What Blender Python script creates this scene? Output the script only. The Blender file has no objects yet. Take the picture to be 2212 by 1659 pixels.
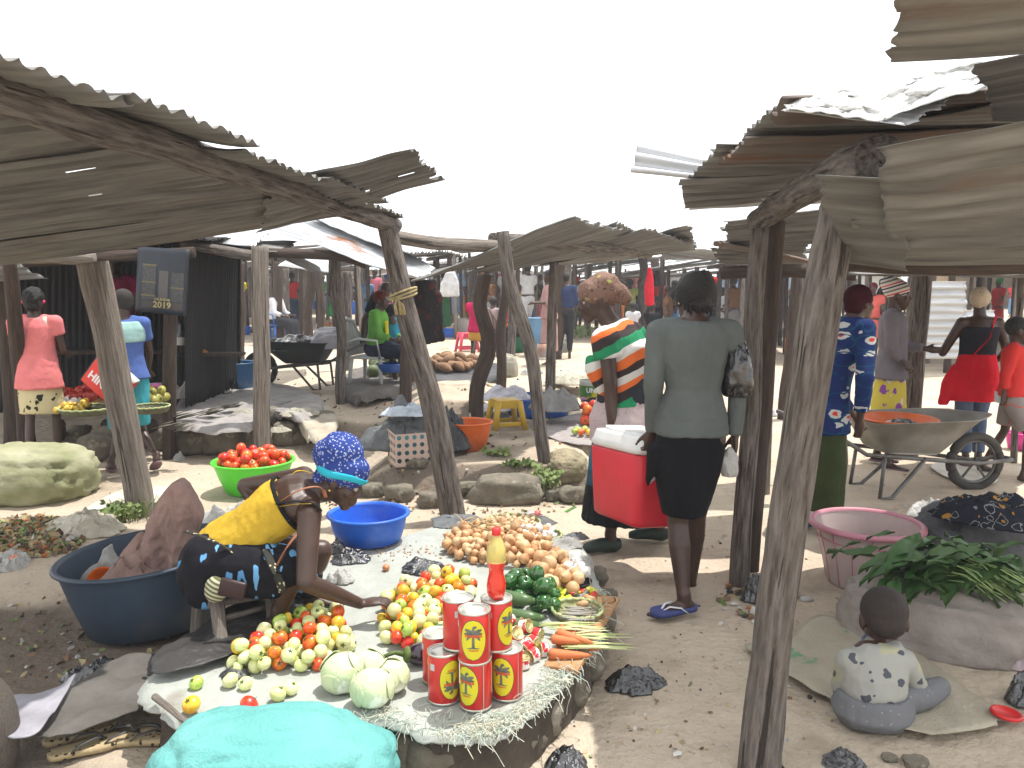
import bpy, bmesh, math, random
from mathutils import Vector as V, Matrix, noise, Euler
R = math.radians
random.seed(7)
SC = bpy.context.scene
COL = SC.collection
# ---------------------------------------------------------------- camera
CW, CH, CF = 2212.0, 1659.0, 1788.0      # photo coordinates used for surveying
CAMZ, PITCH = 1.6, R(7.0)
cam = bpy.data.cameras.new('camera'); camo = bpy.data.objects.new('camera', cam); COL.objects.link(camo)
camo.location = (0, 0, CAMZ); camo.rotation_euler = (R(90) - PITCH, 0, 0)
cam.sensor_width = 36; cam.lens = 36 * CF / CW; cam.clip_start = 0.05; cam.clip_end = 2000
SC.camera = camo
# ---------------------------------------------------------------- light
SUN = V((.28, .16, 1.0)).normalized()
sl = bpy.data.lights.new('sun', 'SUN'); sl.energy = 4.1; sl.angle = R(0.6); sl.color = (1, .96, .9)
so = bpy.data.objects.new('sun', sl); COL.objects.link(so); so.rotation_euler = SUN.to_track_quat('Z', 'Y').to_euler()
wd = bpy.data.worlds.new('World'); SC.world = wd; wd.use_nodes = True
nt = wd.node_tree; nt.nodes.clear()
o_ = nt.nodes.new('ShaderNodeOutputWorld'); bg = nt.nodes.new('ShaderNodeBackground')
sky = nt.nodes.new('ShaderNodeTexSky'); sky.sky_type = 'NISHITA'; sky.sun_disc = False
sky.sun_elevation = math.asin(SUN.z); sky.sun_rotation = math.atan2(SUN.x, SUN.y)
tc = nt.nodes.new('ShaderNodeTexCoord'); mp = nt.nodes.new('ShaderNodeMapping'); mp.inputs['Scale'].default_value = (1.2, 1.2, 7)
nz = nt.nodes.new('ShaderNodeTexNoise'); nz.inputs['Scale'].default_value = 2.2; nz.inputs['Detail'].default_value = 7
rp = nt.nodes.new('ShaderNodeValToRGB'); rp.color_ramp.elements[0].position = .28; rp.color_ramp.elements[1].position = .52
rp.color_ramp.elements[0].color = (.72, .72, .72, 1)
mx = nt.nodes.new('ShaderNodeMix'); mx.data_type = 'RGBA'
mx.inputs['B'].default_value = (11.5, 11.7, 12.0, 1)      # bright thin cloud, in the sky texture's own units
L = nt.links.new
L(tc.outputs['Generated'], mp.inputs['Vector']); L(mp.outputs[0], nz.inputs['Vector']); L(nz.outputs[0], rp.inputs[0])
L(sky.outputs[0], mx.inputs['A']); L(rp.outputs[0], mx.inputs['Factor']); L(mx.outputs['Result'], bg.inputs[0])
bg.inputs[1].default_value = .115; L(bg.outputs[0], o_.inputs[0])
SC.view_settings.view_transform = 'Standard'; SC.view_settings.look = 'None'
SC.view_settings.exposure = 0.6; SC.view_settings.gamma = 1.0
# ---------------------------------------------------------------- surveying helpers
X_, U_, F_ = V((1, 0, 0)), V((0, math.sin(PITCH), math.cos(PITCH))), V((0, math.cos(PITCH), -math.sin(PITCH)))
def ray(px, py): return X_ * ((px - CW / 2) / CF) - U_ * ((py - CH / 2) / CF) + F_
def AT(px, py, Y):
    d = ray(px, py); return V((0, 0, CAMZ)) + d * (Y / d.y)
def ss(t): t = max(0., min(1., t)); return t * t * (3 - 2 * t)
def nz3(x, y, z=0): return noise.noise(V((x, y, z)))
def hgt(x, y):
    h = .012 * nz3(x * 1.3, y * 1.3) + .012 * nz3(x * 4, y * 4, 3) + .004 * nz3(x * 11, y * 11, 5)
    wob = .12 * nz3(x * 1.7, 3.3)
    m = ss((x + 1.35) / .5) * ss((.78 - x) / .22)
    h += .2 * ss((y - 6.02 - wob) / .28) * m * (1 - ss((y - 9) / 3)) + .03 * m * abs(nz3(x * 3, y * 3, 9)) * ss((y - 6) / .3)
    m2 = ss((x + 3.2) / .6) * ss((-.15 - x) / .3)
    h += .2 * ss((y - 7.9 - wob) / .5) * m2 * (1 - ss((y - 9) / 3))
    h += .28 * ss((y - 8.6) / 3.5) * ss((3.2 - x) / 1.5)
    h += .06 * nz3(x * .25, y * .25, 8) * ss((y - 9) / 6)
    h -= .05 * ss((2.7 - y) / .8)
    return h
def GR(px, py, z=None):
    d = ray(px, py)
    zz = 0. if z is None else z
    for _ in range(12):
        t = (zz - CAMZ) / d.z; p = V((0, 0, CAMZ)) + d * t
        if z is not None: break
        zz = .5 * zz + .5 * hgt(p.x, p.y)
    return V((p.x, p.y, zz))
# ---------------------------------------------------------------- objects
def tag(o, label=None, cat=None, group=None, kind=None):
    if label: o['label'] = label
    if cat: o['category'] = cat
    if group: o['group'] = group
    if kind: o['kind'] = kind
    return o
def thing(name, label, cat, loc=(0, 0, 0), group=None, rz=0):
    o = bpy.data.objects.new(name, None); COL.objects.link(o); o.location = loc; o.rotation_euler = (0, 0, rz)
    o.empty_display_size = .1
    return tag(o, label, cat, group)
def org(T):
    while T is not None and T.parent is not None: T = T.parent
    return V(T.location) if T is not None else V((0, 0, 0))
class MB:
    def __init__(s): s.v = []; s.f = []; s.lc = []; s.mi = []; s.m = 0
    def add(s, vs, fs, lcs=None):
        b = len(s.v); s.v += [V(p) for p in vs]; s.lc += [V(q) for q in (lcs if lcs else vs)]
        s.f += [tuple(i + b for i in f) for f in fs]; s.mi += [s.m] * len(fs)
    def mesh(s, name, mats, o=V((0, 0, 0)), smooth=True):
        me = bpy.data.meshes.new(name); me.from_pydata([tuple(p - o) for p in s.v], [], s.f)
        a = me.attributes.new('lc', 'FLOAT_VECTOR', 'POINT')
        fl = []
        for q in s.lc: fl += [q[0], q[1], q[2]]
        a.data.foreach_set('vector', fl)
        for m in (mats if isinstance(mats, (list, tuple)) else [mats]): me.materials.append(m)
        me.polygons.foreach_set('material_index', s.mi)
        me.polygons.foreach_set('use_smooth', [smooth] * len(me.polygons)); me.update()
        return me
    def build(s, name, mats, parent=None, smooth=True, loc=None, label=None):
        o = org(parent) if parent is not None else (V(loc) if loc is not None else V((0, 0, 0)))
        me = s.mesh(name, mats, o, smooth)
        ob = bpy.data.objects.new(name, me); COL.objects.link(ob)
        if parent is not None: ob.parent = parent
        else: ob.location = o
        if label: ob['label'] = label
        return ob
    # ---- shapes
    def box(s, c, sz, rot=None, bev=0):
        c = V(c); x, y, z = [q / 2 for q in sz]; m = rot if rot is not None else Matrix.Identity(3)
        if bev <= 0:
            vs = [V((i * x, j * y, k * z)) for i in (-1, 1) for j in (-1, 1) for k in (-1, 1)]
            fs = [(0, 1, 3, 2), (4, 6, 7, 5), (0, 4, 5, 1), (2, 3, 7, 6), (0, 2, 6, 4), (1, 5, 7, 3)]
            s.add([c + m @ q for q in vs], fs, vs); return
        bm = bmesh.new(); bmesh.ops.create_cube(bm, size=1)
        for q in bm.verts: q.co = V((q.co.x * 2 * x, q.co.y * 2 * y, q.co.z * 2 * z))
        bmesh.ops.bevel(bm, geom=list(bm.edges), offset=bev, segments=3, profile=.5, affect='EDGES')
        s.bm(bm, c, m)
    def bm(s, bm, c=V((0, 0, 0)), m=Matrix.Identity(3)):
        bm.verts.ensure_lookup_table(); vs = [q.co.copy() for q in bm.verts]
        s.add([c + m @ q for q in vs], [tuple(w.index for w in f.verts) for f in bm.faces], vs); bm.free()
    def loft(s, rings, n=16, cap=True, close=False):
        """rings: (centre, A, B) with half-axis vectors A,B"""
        vs = []; lcs = []; fs = []; k = len(rings); ln = 0; pc = None
        for (c, A, B) in rings:
            c = V(c); A = V(A); B = V(B)
            if pc is not None: ln += (c - pc).length
            pc = c; ra, rb = A.length, B.length
            for i in range(n):
                a = 2 * math.pi * i / n
                vs.append(c + A * math.cos(a) + B * math.sin(a)); lcs.append(V((ra * math.cos(a), rb * math.sin(a), ln)))
        for j in range(k - 1):
            for i in range(n):
                a, b = j * n + i, j * n + (i + 1) % n
                fs.append((a, b, b + n, a + n))
        if cap:
            vs.append(V(rings[0][0])); lcs.append(V((0, 0, 0))); vs.append(V(rings[-1][0])); lcs.append(V((0, 0, ln)))
            c0, c1 = k * n, k * n + 1
            for i in range(n):
                fs.append((c0, (i + 1) % n, i)); fs.append((c1, (k - 1) * n + i, (k - 1) * n + (i + 1) % n))
        s.add(vs, fs, lcs)
    def tube(s, pts, rad, n=12, cap=True, flat=1.0, side=None, wob=0, seed=0):
        pts = [V(p) for p in pts]; k = len(pts)
        if not isinstance(rad, (list, tuple)): rad = [rad] * k
        rings = []
        for i, p in enumerate(pts):
            t = (pts[min(i + 1, k - 1)] - pts[max(i - 1, 0)]).normalized()
            ref = side if side is not None else (V((0, 0, 1)) if abs(t.z) < .9 else V((0, 1, 0)))
            a = t.cross(ref).normalized(); b = a.cross(t).normalized()
            rings.append((p, a * rad[i], b * rad[i] * flat))
        b0 = len(s.v); s.loft(rings, n, cap)
        if wob:
            for q in range(b0, b0 + n * k):
                l = s.lc[q]; c = pts[(q - b0) // n]; d = s.v[q] - c
                f = 1 + wob * (noise.noise(V((l.x * 14, l.y * 14, l.z * 2.2 + seed * 7))) + .6 * noise.noise(V((l.x * 40, l.y * 40, l.z * 5 + seed))))
                s.v[q] = c + d * f
    def sph(s, c, r, n=12, m=8, rot=None):
        if not isinstance(r, (list, tuple, V)): r = (r, r, r)
        c = V(c); vs = []; fs = []; mt = rot if rot is not None else Matrix.Identity(3)
        for j in range(1, m):
            t = math.pi * j / m
            for i in range(n):
                a = 2 * math.pi * i / n
                vs.append(V((r[0] * math.sin(t) * math.cos(a), r[1] * math.sin(t) * math.sin(a), r[2] * math.cos(t))))
        vs += [V((0, 0, r[2])), V((0, 0, -r[2]))]; tp = (m - 1) * n
        for j in range(m - 2):
            for i in range(n):
                a, b = j * n + i, j * n + (i + 1) % n; fs.append((a, a + n, b + n, b))
        for i in range(n):
            fs.append((tp, i, (i + 1) % n)); fs.append((tp + 1, (m - 2) * n + (i + 1) % n, (m - 2) * n + i))
        s.add([c + mt @ q for q in vs], fs, vs)
    def cap(s, a, b, ra, rb, n=12, e0=True, e1=True):
        a, b = V(a), V(b); s.tube([a, b], [ra, rb], n)
        if e0: s.sph(a, ra, n, 8)
        if e1: s.sph(b, rb, n, 8)
    def lathe(s, prof, c=(0, 0, 0), n=32, rot=None, cap=False, jit=0):
        c = V(c); vs = []; fs = []; lcs = []; m = rot if rot is not None else Matrix.Identity(3); k = len(prof)
        for (r, z) in prof:
            for i in range(n):
                a = 2 * math.pi * i / n; q = V((r * math.cos(a), r * math.sin(a), z)); lcs.append(q); vs.append(c + m @ q)
        for j in range(k - 1):
            for i in range(n):
                a, b = j * n + i, j * n + (i + 1) % n; fs.append((a, b, b + n, a + n))
        s.add(vs, fs, lcs)
    def grid(s, fn, nu, nv, th=0):
        P = [[None] * (nv + 1) for _ in range(nu + 1)]; Lc = []
        vs = []
        for i in range(nu + 1):
            for j in range(nv + 1):
                p, l = fn(i / nu, j / nv); P[i][j] = p; vs.append(p); Lc.append(l)
        idx = lambda i, j: i * (nv + 1) + j
        fs = [(idx(i, j), idx(i + 1, j), idx(i + 1, j + 1), idx(i, j + 1)) for i in range(nu) for j in range(nv)]
        if th:
            N = len(vs); v2 = []
            for i in range(nu + 1):
                for j in range(nv + 1):
                    du = P[min(i + 1, nu)][j] - P[max(i - 1, 0)][j]; dv = P[i][min(j + 1, nv)] - P[i][max(j - 1, 0)]
                    nn = du.cross(dv); nn = nn.normalized() if nn.length > 1e-9 else V((0, 0, 1)); v2.append(P[i][j] - nn * th)
            fs += [tuple(q + N for q in reversed(f)) for f in fs]
            for i in range(nu):
                for j in (0, nv):
                    a, b = idx(i, j), idx(i + 1, j); fs.append((a, b, b + N, a + N) if j else (b, a, a + N, b + N))
            for j in range(nv):
                for i in (0, nu):
                    a, b = idx(i, j), idx(i, j + 1); fs.append((b, a, a + N, b + N) if i else (a, b, b + N, a + N))
            vs = vs + v2; Lc = Lc + Lc
        s.add(vs, fs, Lc)
    def noise_disp(s, amp, fr, seed=0, i0=0, ridge=False, sq=1):
        c = V((0, 0, 0)); n = len(s.v) - i0
        for q in s.v[i0:]: c += q / n
        for k in range(i0, len(s.v)):
            p = s.v[k]; q = p * fr + V((seed * 13.1, seed * 7.7, seed * 3.3))
            if ridge: f = (1 - abs(noise.noise(q)) * 2) * .6 + (1 - abs(noise.noise(q * 2.3)) * 2) * .35 - .3
            else: f = noise.noise(q) + .5 * noise.noise(q * 2.1)
            d = p - c; s.v[k] = p + (d.normalized() if d.length > 1e-6 else V((0, 0, 1))) * f * amp
_tmp = []
def blob(raw, name, mt, parent, voxel=.012, smooth=3, disp=0, dfr=20, seed=0, fac=.5, attr=None):
    """union of overlapping closed shapes as one continuous skin"""
    o = org(parent)
    me = raw.mesh('tmp', mt, o); ob = bpy.data.objects.new('tmp', me); COL.objects.link(ob)
    md = ob.modifiers.new('r', 'REMESH'); md.mode = 'VOXEL'; md.voxel_size = voxel; md.use_smooth_shade = True
    if smooth:
        m2 = ob.modifiers.new('s', 'SMOOTH'); m2.factor = fac; m2.iterations = smooth
    dg = bpy.context.evaluated_depsgraph_get()
    m3 = bpy.data.meshes.new_from_object(ob.evaluated_get(dg)); m3.name = name
    bpy.data.objects.remove(ob); bpy.data.meshes.remove(me)
    m3.materials.clear()
    for q in (mt if isinstance(mt, (list, tuple)) else [mt]): m3.materials.append(q)
    if disp:
        ns = [v.normal.copy() for v in m3.vertices]
        for v, n_ in zip(m3.vertices, ns):
            q = v.co * dfr + V((seed, seed * 2.2, 0)); q.z *= .45
            v.co += n_ * disp * (.8 * noise.noise(q) + .8 * (.5 - abs(noise.noise(q * 1.5 + V((0, 0, 3))))) + .5 * (.4 - abs(noise.noise(q * 3.4))))
    m3.polygons.foreach_set('use_smooth', [True] * len(m3.polygons)); m3.update()
    ob = bpy.data.objects.new(name, m3); COL.objects.link(ob); ob.parent = parent
    if parent is None: ob.location = o
    return ob
def dup(o, parent=None):
    c = o.copy(); COL.objects.link(c)
    if parent is not None: c.parent = parent
    for ch in [q for q in CH_.get(o.name, [])]: dup(ch, c)
    return c
CH_ = {}
def reg(o):
    for ch in o.children: CH_.setdefault(o.name, []).append(ch); reg(ch)
# ---------------------------------------------------------------- materials
def srgb(r, g, b):
    f = lambda c: c / 12.92 if c <= .04045 else ((c + .055) / 1.055) ** 2.4
    return (f(r / 255), f(g / 255), f(b / 255))
_m = {}
def mat(name, c=(.5, .5, .5), c2=None, sc=6, rough=.8, bump=0., bsc=40, metal=0, lc=False, st=(1, 1, 1), rand=0,
        c3=None, s3=3, t3=.6, w3=.06, spec=.4, trans=0, alpha=1, lo=.35, hi=.65, st3=None, hue=0, sheen=0, bd=.02, coat=0, sss=0, tl=0):
    if name in _m: return _m[name]
    m = bpy.data.materials.new(name); m.use_nodes = True; nt = m.node_tree; N = nt.nodes; Lk = nt.links.new
    b = N['Principled BSDF']; b.inputs['Roughness'].default_value = rough; b.inputs['Metallic'].default_value = metal
    b.inputs['Specular IOR Level'].default_value = spec; b.inputs['Transmission Weight'].default_value = trans
    b.inputs['Alpha'].default_value = alpha; b.inputs['Coat Weight'].default_value = coat
    if sss: b.inputs['Subsurface Weight'].default_value = sss; b.inputs['Subsurface Radius'].default_value = (.02, .008, .004); b.inputs['Subsurface Scale'].default_value = .5
    if sheen: b.inputs['Sheen Weight'].default_value = sheen
    if lc: co = N.new('ShaderNodeAttribute'); co.attribute_name = 'lc'; vec = co.outputs['Vector']
    else: co = N.new('ShaderNodeTexCoord'); vec = co.outputs['Object']
    if rand or hue:
        oi = N.new('ShaderNodeObjectInfo'); va = N.new('ShaderNodeVectorMath'); va.operation = 'MULTIPLY_ADD'
        Lk(oi.outputs['Random'], va.inputs[0]); va.inputs[1].default_value = (37, 21, 53); Lk(vec, va.inputs[2]); vec = va.outputs[0]
    def noi(scale, stv, det=6):
        mp = N.new('ShaderNodeMapping'); mp.inputs['Scale'].default_value = stv; Lk(vec, mp.inputs['Vector'])
        n = N.new('ShaderNodeTexNoise'); n.inputs['Scale'].default_value = scale; n.inputs['Detail'].default_value = det
        n.inputs['Roughness'].default_value = .6; Lk(mp.outputs[0], n.inputs['Vector']); return n.outputs[0]
    def mix(fac, a, bb):
        x = N.new('ShaderNodeMix'); x.data_type = 'RGBA'; Lk(fac, x.inputs['Factor'])
        for k, q in (('A', a), ('B', bb)):
            if isinstance(q, tuple): x.inputs[k].default_value = (*q[:3], 1)
            else: Lk(q, x.inputs[k])
        return x.outputs['Result']
    def ramp(v, l, h):
        r = N.new('ShaderNodeMapRange'); r.inputs['From Min'].default_value = l; r.inputs['From Max'].default_value = h; Lk(v, r.inputs[0]); return r.outputs[0]
    col = tuple(c)
    if c2 is not None: col = mix(ramp(noi(sc, st), lo, hi), tuple(c), tuple(c2))
    if c3 is not None: col = mix(ramp(noi(s3, st3 or st), t3, t3 + w3), col, tuple(c3))
    if rand or hue:
        h = N.new('ShaderNodeHueSaturation')
        if isinstance(col, tuple): h.inputs['Color'].default_value = (*col, 1)
        else: Lk(col, h.inputs['Color'])
        mr = N.new('ShaderNodeMapRange'); mr.inputs['To Min'].default_value = 1 - rand; mr.inputs['To Max'].default_value = 1 + rand; Lk(oi.outputs['Random'], mr.inputs[0])
        Lk(mr.outputs[0], h.inputs['Value'])
        if hue:
            ml = N.new('ShaderNodeMath'); ml.operation = 'MULTIPLY'; ml.inputs[1].default_value = 7.77; Lk(oi.outputs['Random'], ml.inputs[0])
            fr = N.new('ShaderNodeMath'); fr.operation = 'FRACT'; Lk(ml.outputs[0], fr.inputs[0])
            m3 = N.new('ShaderNodeMapRange'); m3.inputs['To Min'].default_value = .5 - hue; m3.inputs['To Max'].default_value = .5 + hue; Lk(fr.outputs[0], m3.inputs[0]); Lk(m3.outputs[0], h.inputs['Hue'])
        col = h.outputs[0]
    if isinstance(col, tuple): b.inputs['Base Color'].default_value = (*col[:3], 1)
    else: Lk(col, b.inputs['Base Color'])
    if bump:
        bn = N.new('ShaderNodeBump'); bn.inputs['Strength'].default_value = bump; bn.inputs['Distance'].default_value = bd
        Lk(noi(bsc, st, 8), bn.inputs['Height']); Lk(bn.outputs[0], b.inputs['Normal'])
    if tl:      # thin plastic lets light through
        o = N['Material Output']; t = N.new('ShaderNodeBsdfTranslucent'); ms = N.new('ShaderNodeMixShader'); ms.inputs[0].default_value = tl
        if isinstance(col, tuple): t.inputs[0].default_value = (*col[:3], 1)
        else: Lk(col, t.inputs[0])
        Lk(b.outputs[0], ms.inputs[1]); Lk(t.outputs[0], ms.inputs[2]); Lk(ms.outputs[0], o.inputs[0])
    _m[name] = m; return m
def patt(name, base, spots, rough=.85, lc=False, st=(1, 1, 1), warp=.03, bump=.15):
    """printed cloth: spots = list of (colour, voronoi scale, lo, hi, offset)"""
    if name in _m: return _m[name]
    m = bpy.data.materials.new(name); m.use_nodes = True; nt = m.node_tree; N = nt.nodes; Lk = nt.links.new
    b = N['Principled BSDF']; b.inputs['Roughness'].default_value = rough; b.inputs['Specular IOR Level'].default_value = .2
    if lc: co = N.new('ShaderNodeAttribute'); co.attribute_name = 'lc'; vec = co.outputs['Vector']
    else: co = N.new('ShaderNodeTexCoord'); vec = co.outputs['Object']
    mp = N.new('ShaderNodeMapping'); mp.inputs['Scale'].default_value = st; Lk(vec, mp.inputs['Vector'])
    ns = N.new('ShaderNodeTexNoise'); ns.inputs['Scale'].default_value = 14; Lk(mp.outputs[0], ns.inputs['Vector'])
    wa = N.new('ShaderNodeVectorMath'); wa.operation = 'MULTIPLY_ADD'; Lk(ns.outputs['Color'], wa.inputs[0]); wa.inputs[1].default_value = (warp,) * 3; Lk(mp.outputs[0], wa.inputs[2])
    col = None
    for (c, s, lo, hi, of) in spots:
        v = N.new('ShaderNodeTexVoronoi'); v.inputs['Scale'].default_value = s
        m2 = N.new('ShaderNodeMapping'); m2.inputs['Location'].default_value = (of, of * 1.7, of * .6); Lk(wa.outputs[0], m2.inputs['Vector']); Lk(m2.outputs[0], v.inputs['Vector'])
        a = N.new('ShaderNodeMath'); a.operation = 'GREATER_THAN'; a.inputs[1].default_value = lo; Lk(v.outputs['Distance'], a.inputs[0])
        d = N.new('ShaderNodeMath'); d.operation = 'LESS_THAN'; d.inputs[1].default_value = hi; Lk(v.outputs['Distance'], d.inputs[0])
        e = N.new('ShaderNodeMath'); e.operation = 'MULTIPLY'; Lk(a.outputs[0], e.inputs[0]); Lk(d.outputs[0], e.inputs[1])
        x = N.new('ShaderNodeMix'); x.data_type = 'RGBA'; Lk(e.outputs[0], x.inputs['Factor'])
        if col is None: x.inputs['A'].default_value = (*base, 1)
        else: Lk(col, x.inputs['A'])
        x.inputs['B'].default_value = (*c, 1); col = x.outputs['Result']
    if col is None: b.inputs['Base Color'].default_value = (*base, 1)
    else: Lk(col, b.inputs['Base Color'])
    if bump:
        n2 = N.new('ShaderNodeTexNoise'); n2.inputs['Scale'].default_value = 30; Lk(vec, n2.inputs['Vector'])
        bn = N.new('ShaderNodeBump'); bn.inputs['Strength'].default_value = bump; bn.inputs['Distance'].default_value = .01; Lk(n2.outputs[0], bn.inputs['Height']); Lk(bn.outputs[0], b.inputs['Normal'])
    _m[name] = m; return m
def stripes(name, cols, period, direc, rough=.85, warp=.02):
    """cols: list of (pos, colour) constant bands along direction direc"""
    if name in _m: return _m[name]
    m = bpy.data.materials.new(name); m.use_nodes = True; nt = m.node_tree; N = nt.nodes; Lk = nt.links.new
    b = N['Principled BSDF']; b.inputs['Roughness'].default_value = rough; b.inputs['Specular IOR Level'].default_value = .2
    co = N.new('ShaderNodeTexCoord')
    ns = N.new('ShaderNodeTexNoise'); ns.inputs['Scale'].default_value = 5; Lk(co.outputs['Object'], ns.inputs['Vector'])
    wa = N.new('ShaderNodeVectorMath'); wa.operation = 'MULTIPLY_ADD'; Lk(ns.outputs['Color'], wa.inputs[0]); wa.inputs[1].default_value = (warp,) * 3; Lk(co.outputs['Object'], wa.inputs[2])
    dt = N.new('ShaderNodeVectorMath'); dt.operation = 'DOT_PRODUCT'; Lk(wa.outputs[0], dt.inputs[0]); dt.inputs[1].default_value = V(direc).normalized()
    dv = N.new('ShaderNodeMath'); dv.operation = 'DIVIDE'; dv.inputs[1].default_value = period; Lk(dt.outputs['Value'], dv.inputs[0])
    fr = N.new('ShaderNodeMath'); fr.operation = 'FRACT'; Lk(dv.outputs[0], fr.inputs[0])
    rp = N.new('ShaderNodeValToRGB'); rp.color_ramp.interpolation = 'CONSTANT'; el = rp.color_ramp.elements
    while len(el) > 1: el.remove(el[-1])
    el[0].position = cols[0][0]; el[0].color = (*cols[0][1], 1)
    for p, c in cols[1:]:
        e = el.new(p); e.color = (*c, 1)
    Lk(fr.outputs[0], rp.inputs[0]); Lk(rp.outputs[0], b.inputs['Base Color'])
    _m[name] = m; return m
WOOD = mat('weathered wood', (.225, .195, .17), (.075, .058, .047), sc=5.5, rough=.92, bump=1., bsc=14, lc=True, st=(9, 9, 1.1), c3=(.035, .026, .02), s3=4, t3=.585, w3=.03, st3=(11, 11, .55), bd=.03)
WOODP = mat('pale split wood', (.29, .25, .21), (.13, .108, .09), sc=5, rough=.92, bump=.9, bsc=13, lc=True, st=(14, 14, .8), bd=.02, c3=(.05, .04, .033), s3=3, t3=.61, w3=.03, st3=(11, 11, .4))
WOODD = mat('dark wood', (.075, .052, .04), (.035, .024, .018), sc=3.5, rough=.92, bump=.8, bsc=9, lc=True, st=(10, 10, 1.2))
TIN = mat('old corrugated iron', (.195, .19, .178), (.085, .082, .076), sc=3.4, rough=.62, metal=.25, lc=True, st=(.5, 4.5, 1), c3=(.125, .085, .06), s3=2.6, t3=.62, w3=.14, st3=(.6, 2.2, 1), bump=.15, bsc=30)
TINR = mat('rusty corrugated iron', (.15, .13, .115), (.095, .065, .05), sc=2.6, rough=.7, metal=.2, lc=True, st=(.5, 4, 1), c3=(.15, .075, .042), s3=2.2, t3=.56, w3=.15, st3=(.6, 2.2, 1), bump=.15)
TINB = mat('bright corrugated iron', (.50, .51, .52), (.34, .35, .36), sc=3, rough=.45, metal=.4, lc=True, st=(.5, 4, 1), c3=(.30, .13, .06), s3=1.3, t3=.62, w3=.08, st3=(.7, 1.6, 1))
BLACKP = mat('black plastic film', (.010, .010, .012), rough=.2, spec=.9, bump=.5, bsc=38, coat=.6)
WHITEP = mat('white plastic film', (.62, .62, .60), (.5, .49, .46), sc=8, rough=.4, bump=.5, bsc=35, tl=.35)
CLEARP = mat('cloudy plastic film', (.55, .56, .54), (.40, .40, .37), sc=10, rough=.3, bump=.5, bsc=45, tl=.4)
GREYC = mat('grey tarpaulin', (.13, .14, .145), (.075, .08, .085), sc=7, rough=.6, bump=.6, bsc=18, c3=(.24, .22, .19), s3=6, t3=.6)
ROCK = mat('rock', (.19, .165, .125), (.105, .095, .07), sc=7, rough=.95, bump=.9, bsc=16, c3=(.28, .25, .2), s3=5, t3=.6)
SKIN = mat('dark skin', (.058, .029, .020), (.041, .021, .014), sc=9, rough=.42, spec=.45, bump=.06, bsc=60, sss=.05)
HAIR = mat('black hair', (.008, .007, .007), (.016, .014, .013), sc=60, rough=.6, bump=.8, bsc=90)
EYE = mat('eye white', (.32, .28, .25), rough=.25); IRIS = mat('iris', (.01, .006, .004), rough=.2)
LIP = mat('lips', (.09, .03, .025), rough=.4)
def cloth(n, c, k=.75, **a): return mat(n, c, tuple(q * k for q in c), sc=a.pop('sc', 7), rough=.9, spec=.15, bump=.35, bsc=22, **a)
# ================================================================ ground
def axis(lo, hi, st, far, g=1.22):
    a = []; x = lo
    while x < hi: a.append(x); x += st
    a.append(hi); s = st
    while a[-1] < far: s *= g; a.append(a[-1] + s)
    return a
def make_ground():
    xs = axis(0, 5.5, .05, 420); xs = [-q for q in reversed(xs[1:])] + xs
    ys = axis(.2, 12, .05, 700); ys = [-30, -8, -2] + ys
    b = MB(); vs = [V((x, y, hgt(x, y))) for y in ys for x in xs]; nx = len(xs)
    fs = [(j * nx + i, j * nx + i + 1, (j + 1) * nx + i + 1, (j + 1) * nx + i) for j in range(len(ys) - 1) for i in range(nx - 1)]
    b.add(vs, fs)
    g = mat('sandy soil', (.50, .42, .325), (.41, .34, .26), sc=1.7, rough=.97, spec=.1, bump=1., bsc=9, c3=(.22, .175, .13), s3=1.3, t3=.56, w3=.16, bd=.05)
    N = g.node_tree.nodes; Lk = g.node_tree.links.new       # darker soil in the banks and small specks
    tcn = N.new('ShaderNodeTexCoord'); n2 = N.new('ShaderNodeTexNoise'); n2.inputs['Scale'].default_value = 45; n2.inputs['Detail'].default_value = 4; Lk(tcn.outputs['Object'], n2.inputs['Vector'])
    mr = N.new('ShaderNodeMapRange'); mr.inputs[1].default_value = .62; mr.inputs[2].default_value = .72; mr.inputs[4].default_value = .28; Lk(n2.outputs[0], mr.inputs[0])
    bs = N['Principled BSDF']; old = bs.inputs['Base Color'].links[0].from_socket
    mxn = N.new('ShaderNodeMix'); mxn.data_type = 'RGBA'; Lk(mr.outputs[0], mxn.inputs['Factor']); Lk(old, mxn.inputs['A']); mxn.inputs['B'].default_value = (.15, .115, .085, 1)
    at = N.new('ShaderNodeAttribute'); at.attribute_name = 'dark_soil'
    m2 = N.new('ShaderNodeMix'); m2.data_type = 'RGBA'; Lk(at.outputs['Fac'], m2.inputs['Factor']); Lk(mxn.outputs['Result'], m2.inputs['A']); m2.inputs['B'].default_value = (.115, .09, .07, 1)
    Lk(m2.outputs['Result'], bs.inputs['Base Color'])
    o = b.build('ground', g); tag(o, kind='structure')
    a = o.data.attributes.new('dark_soil', 'FLOAT', 'POINT'); vals = []
    for p in vs:       # darker soil on the left and on the bank face
        d = ss(1.6 - ((p.x + 2.2) / 1.0) ** 2 - ((p.y - 2.9) / .95) ** 2 + 1.4 * nz3(p.x * 2, p.y * 2, 1)) * .85
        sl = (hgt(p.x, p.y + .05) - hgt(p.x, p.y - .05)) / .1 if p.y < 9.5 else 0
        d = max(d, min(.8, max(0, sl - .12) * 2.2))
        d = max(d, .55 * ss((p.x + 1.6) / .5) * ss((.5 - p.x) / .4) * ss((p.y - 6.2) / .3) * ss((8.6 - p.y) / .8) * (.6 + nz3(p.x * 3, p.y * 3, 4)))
        vals.append(max(0, min(1, d)))
    a.data.foreach_set('value', vals)
make_ground()
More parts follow.
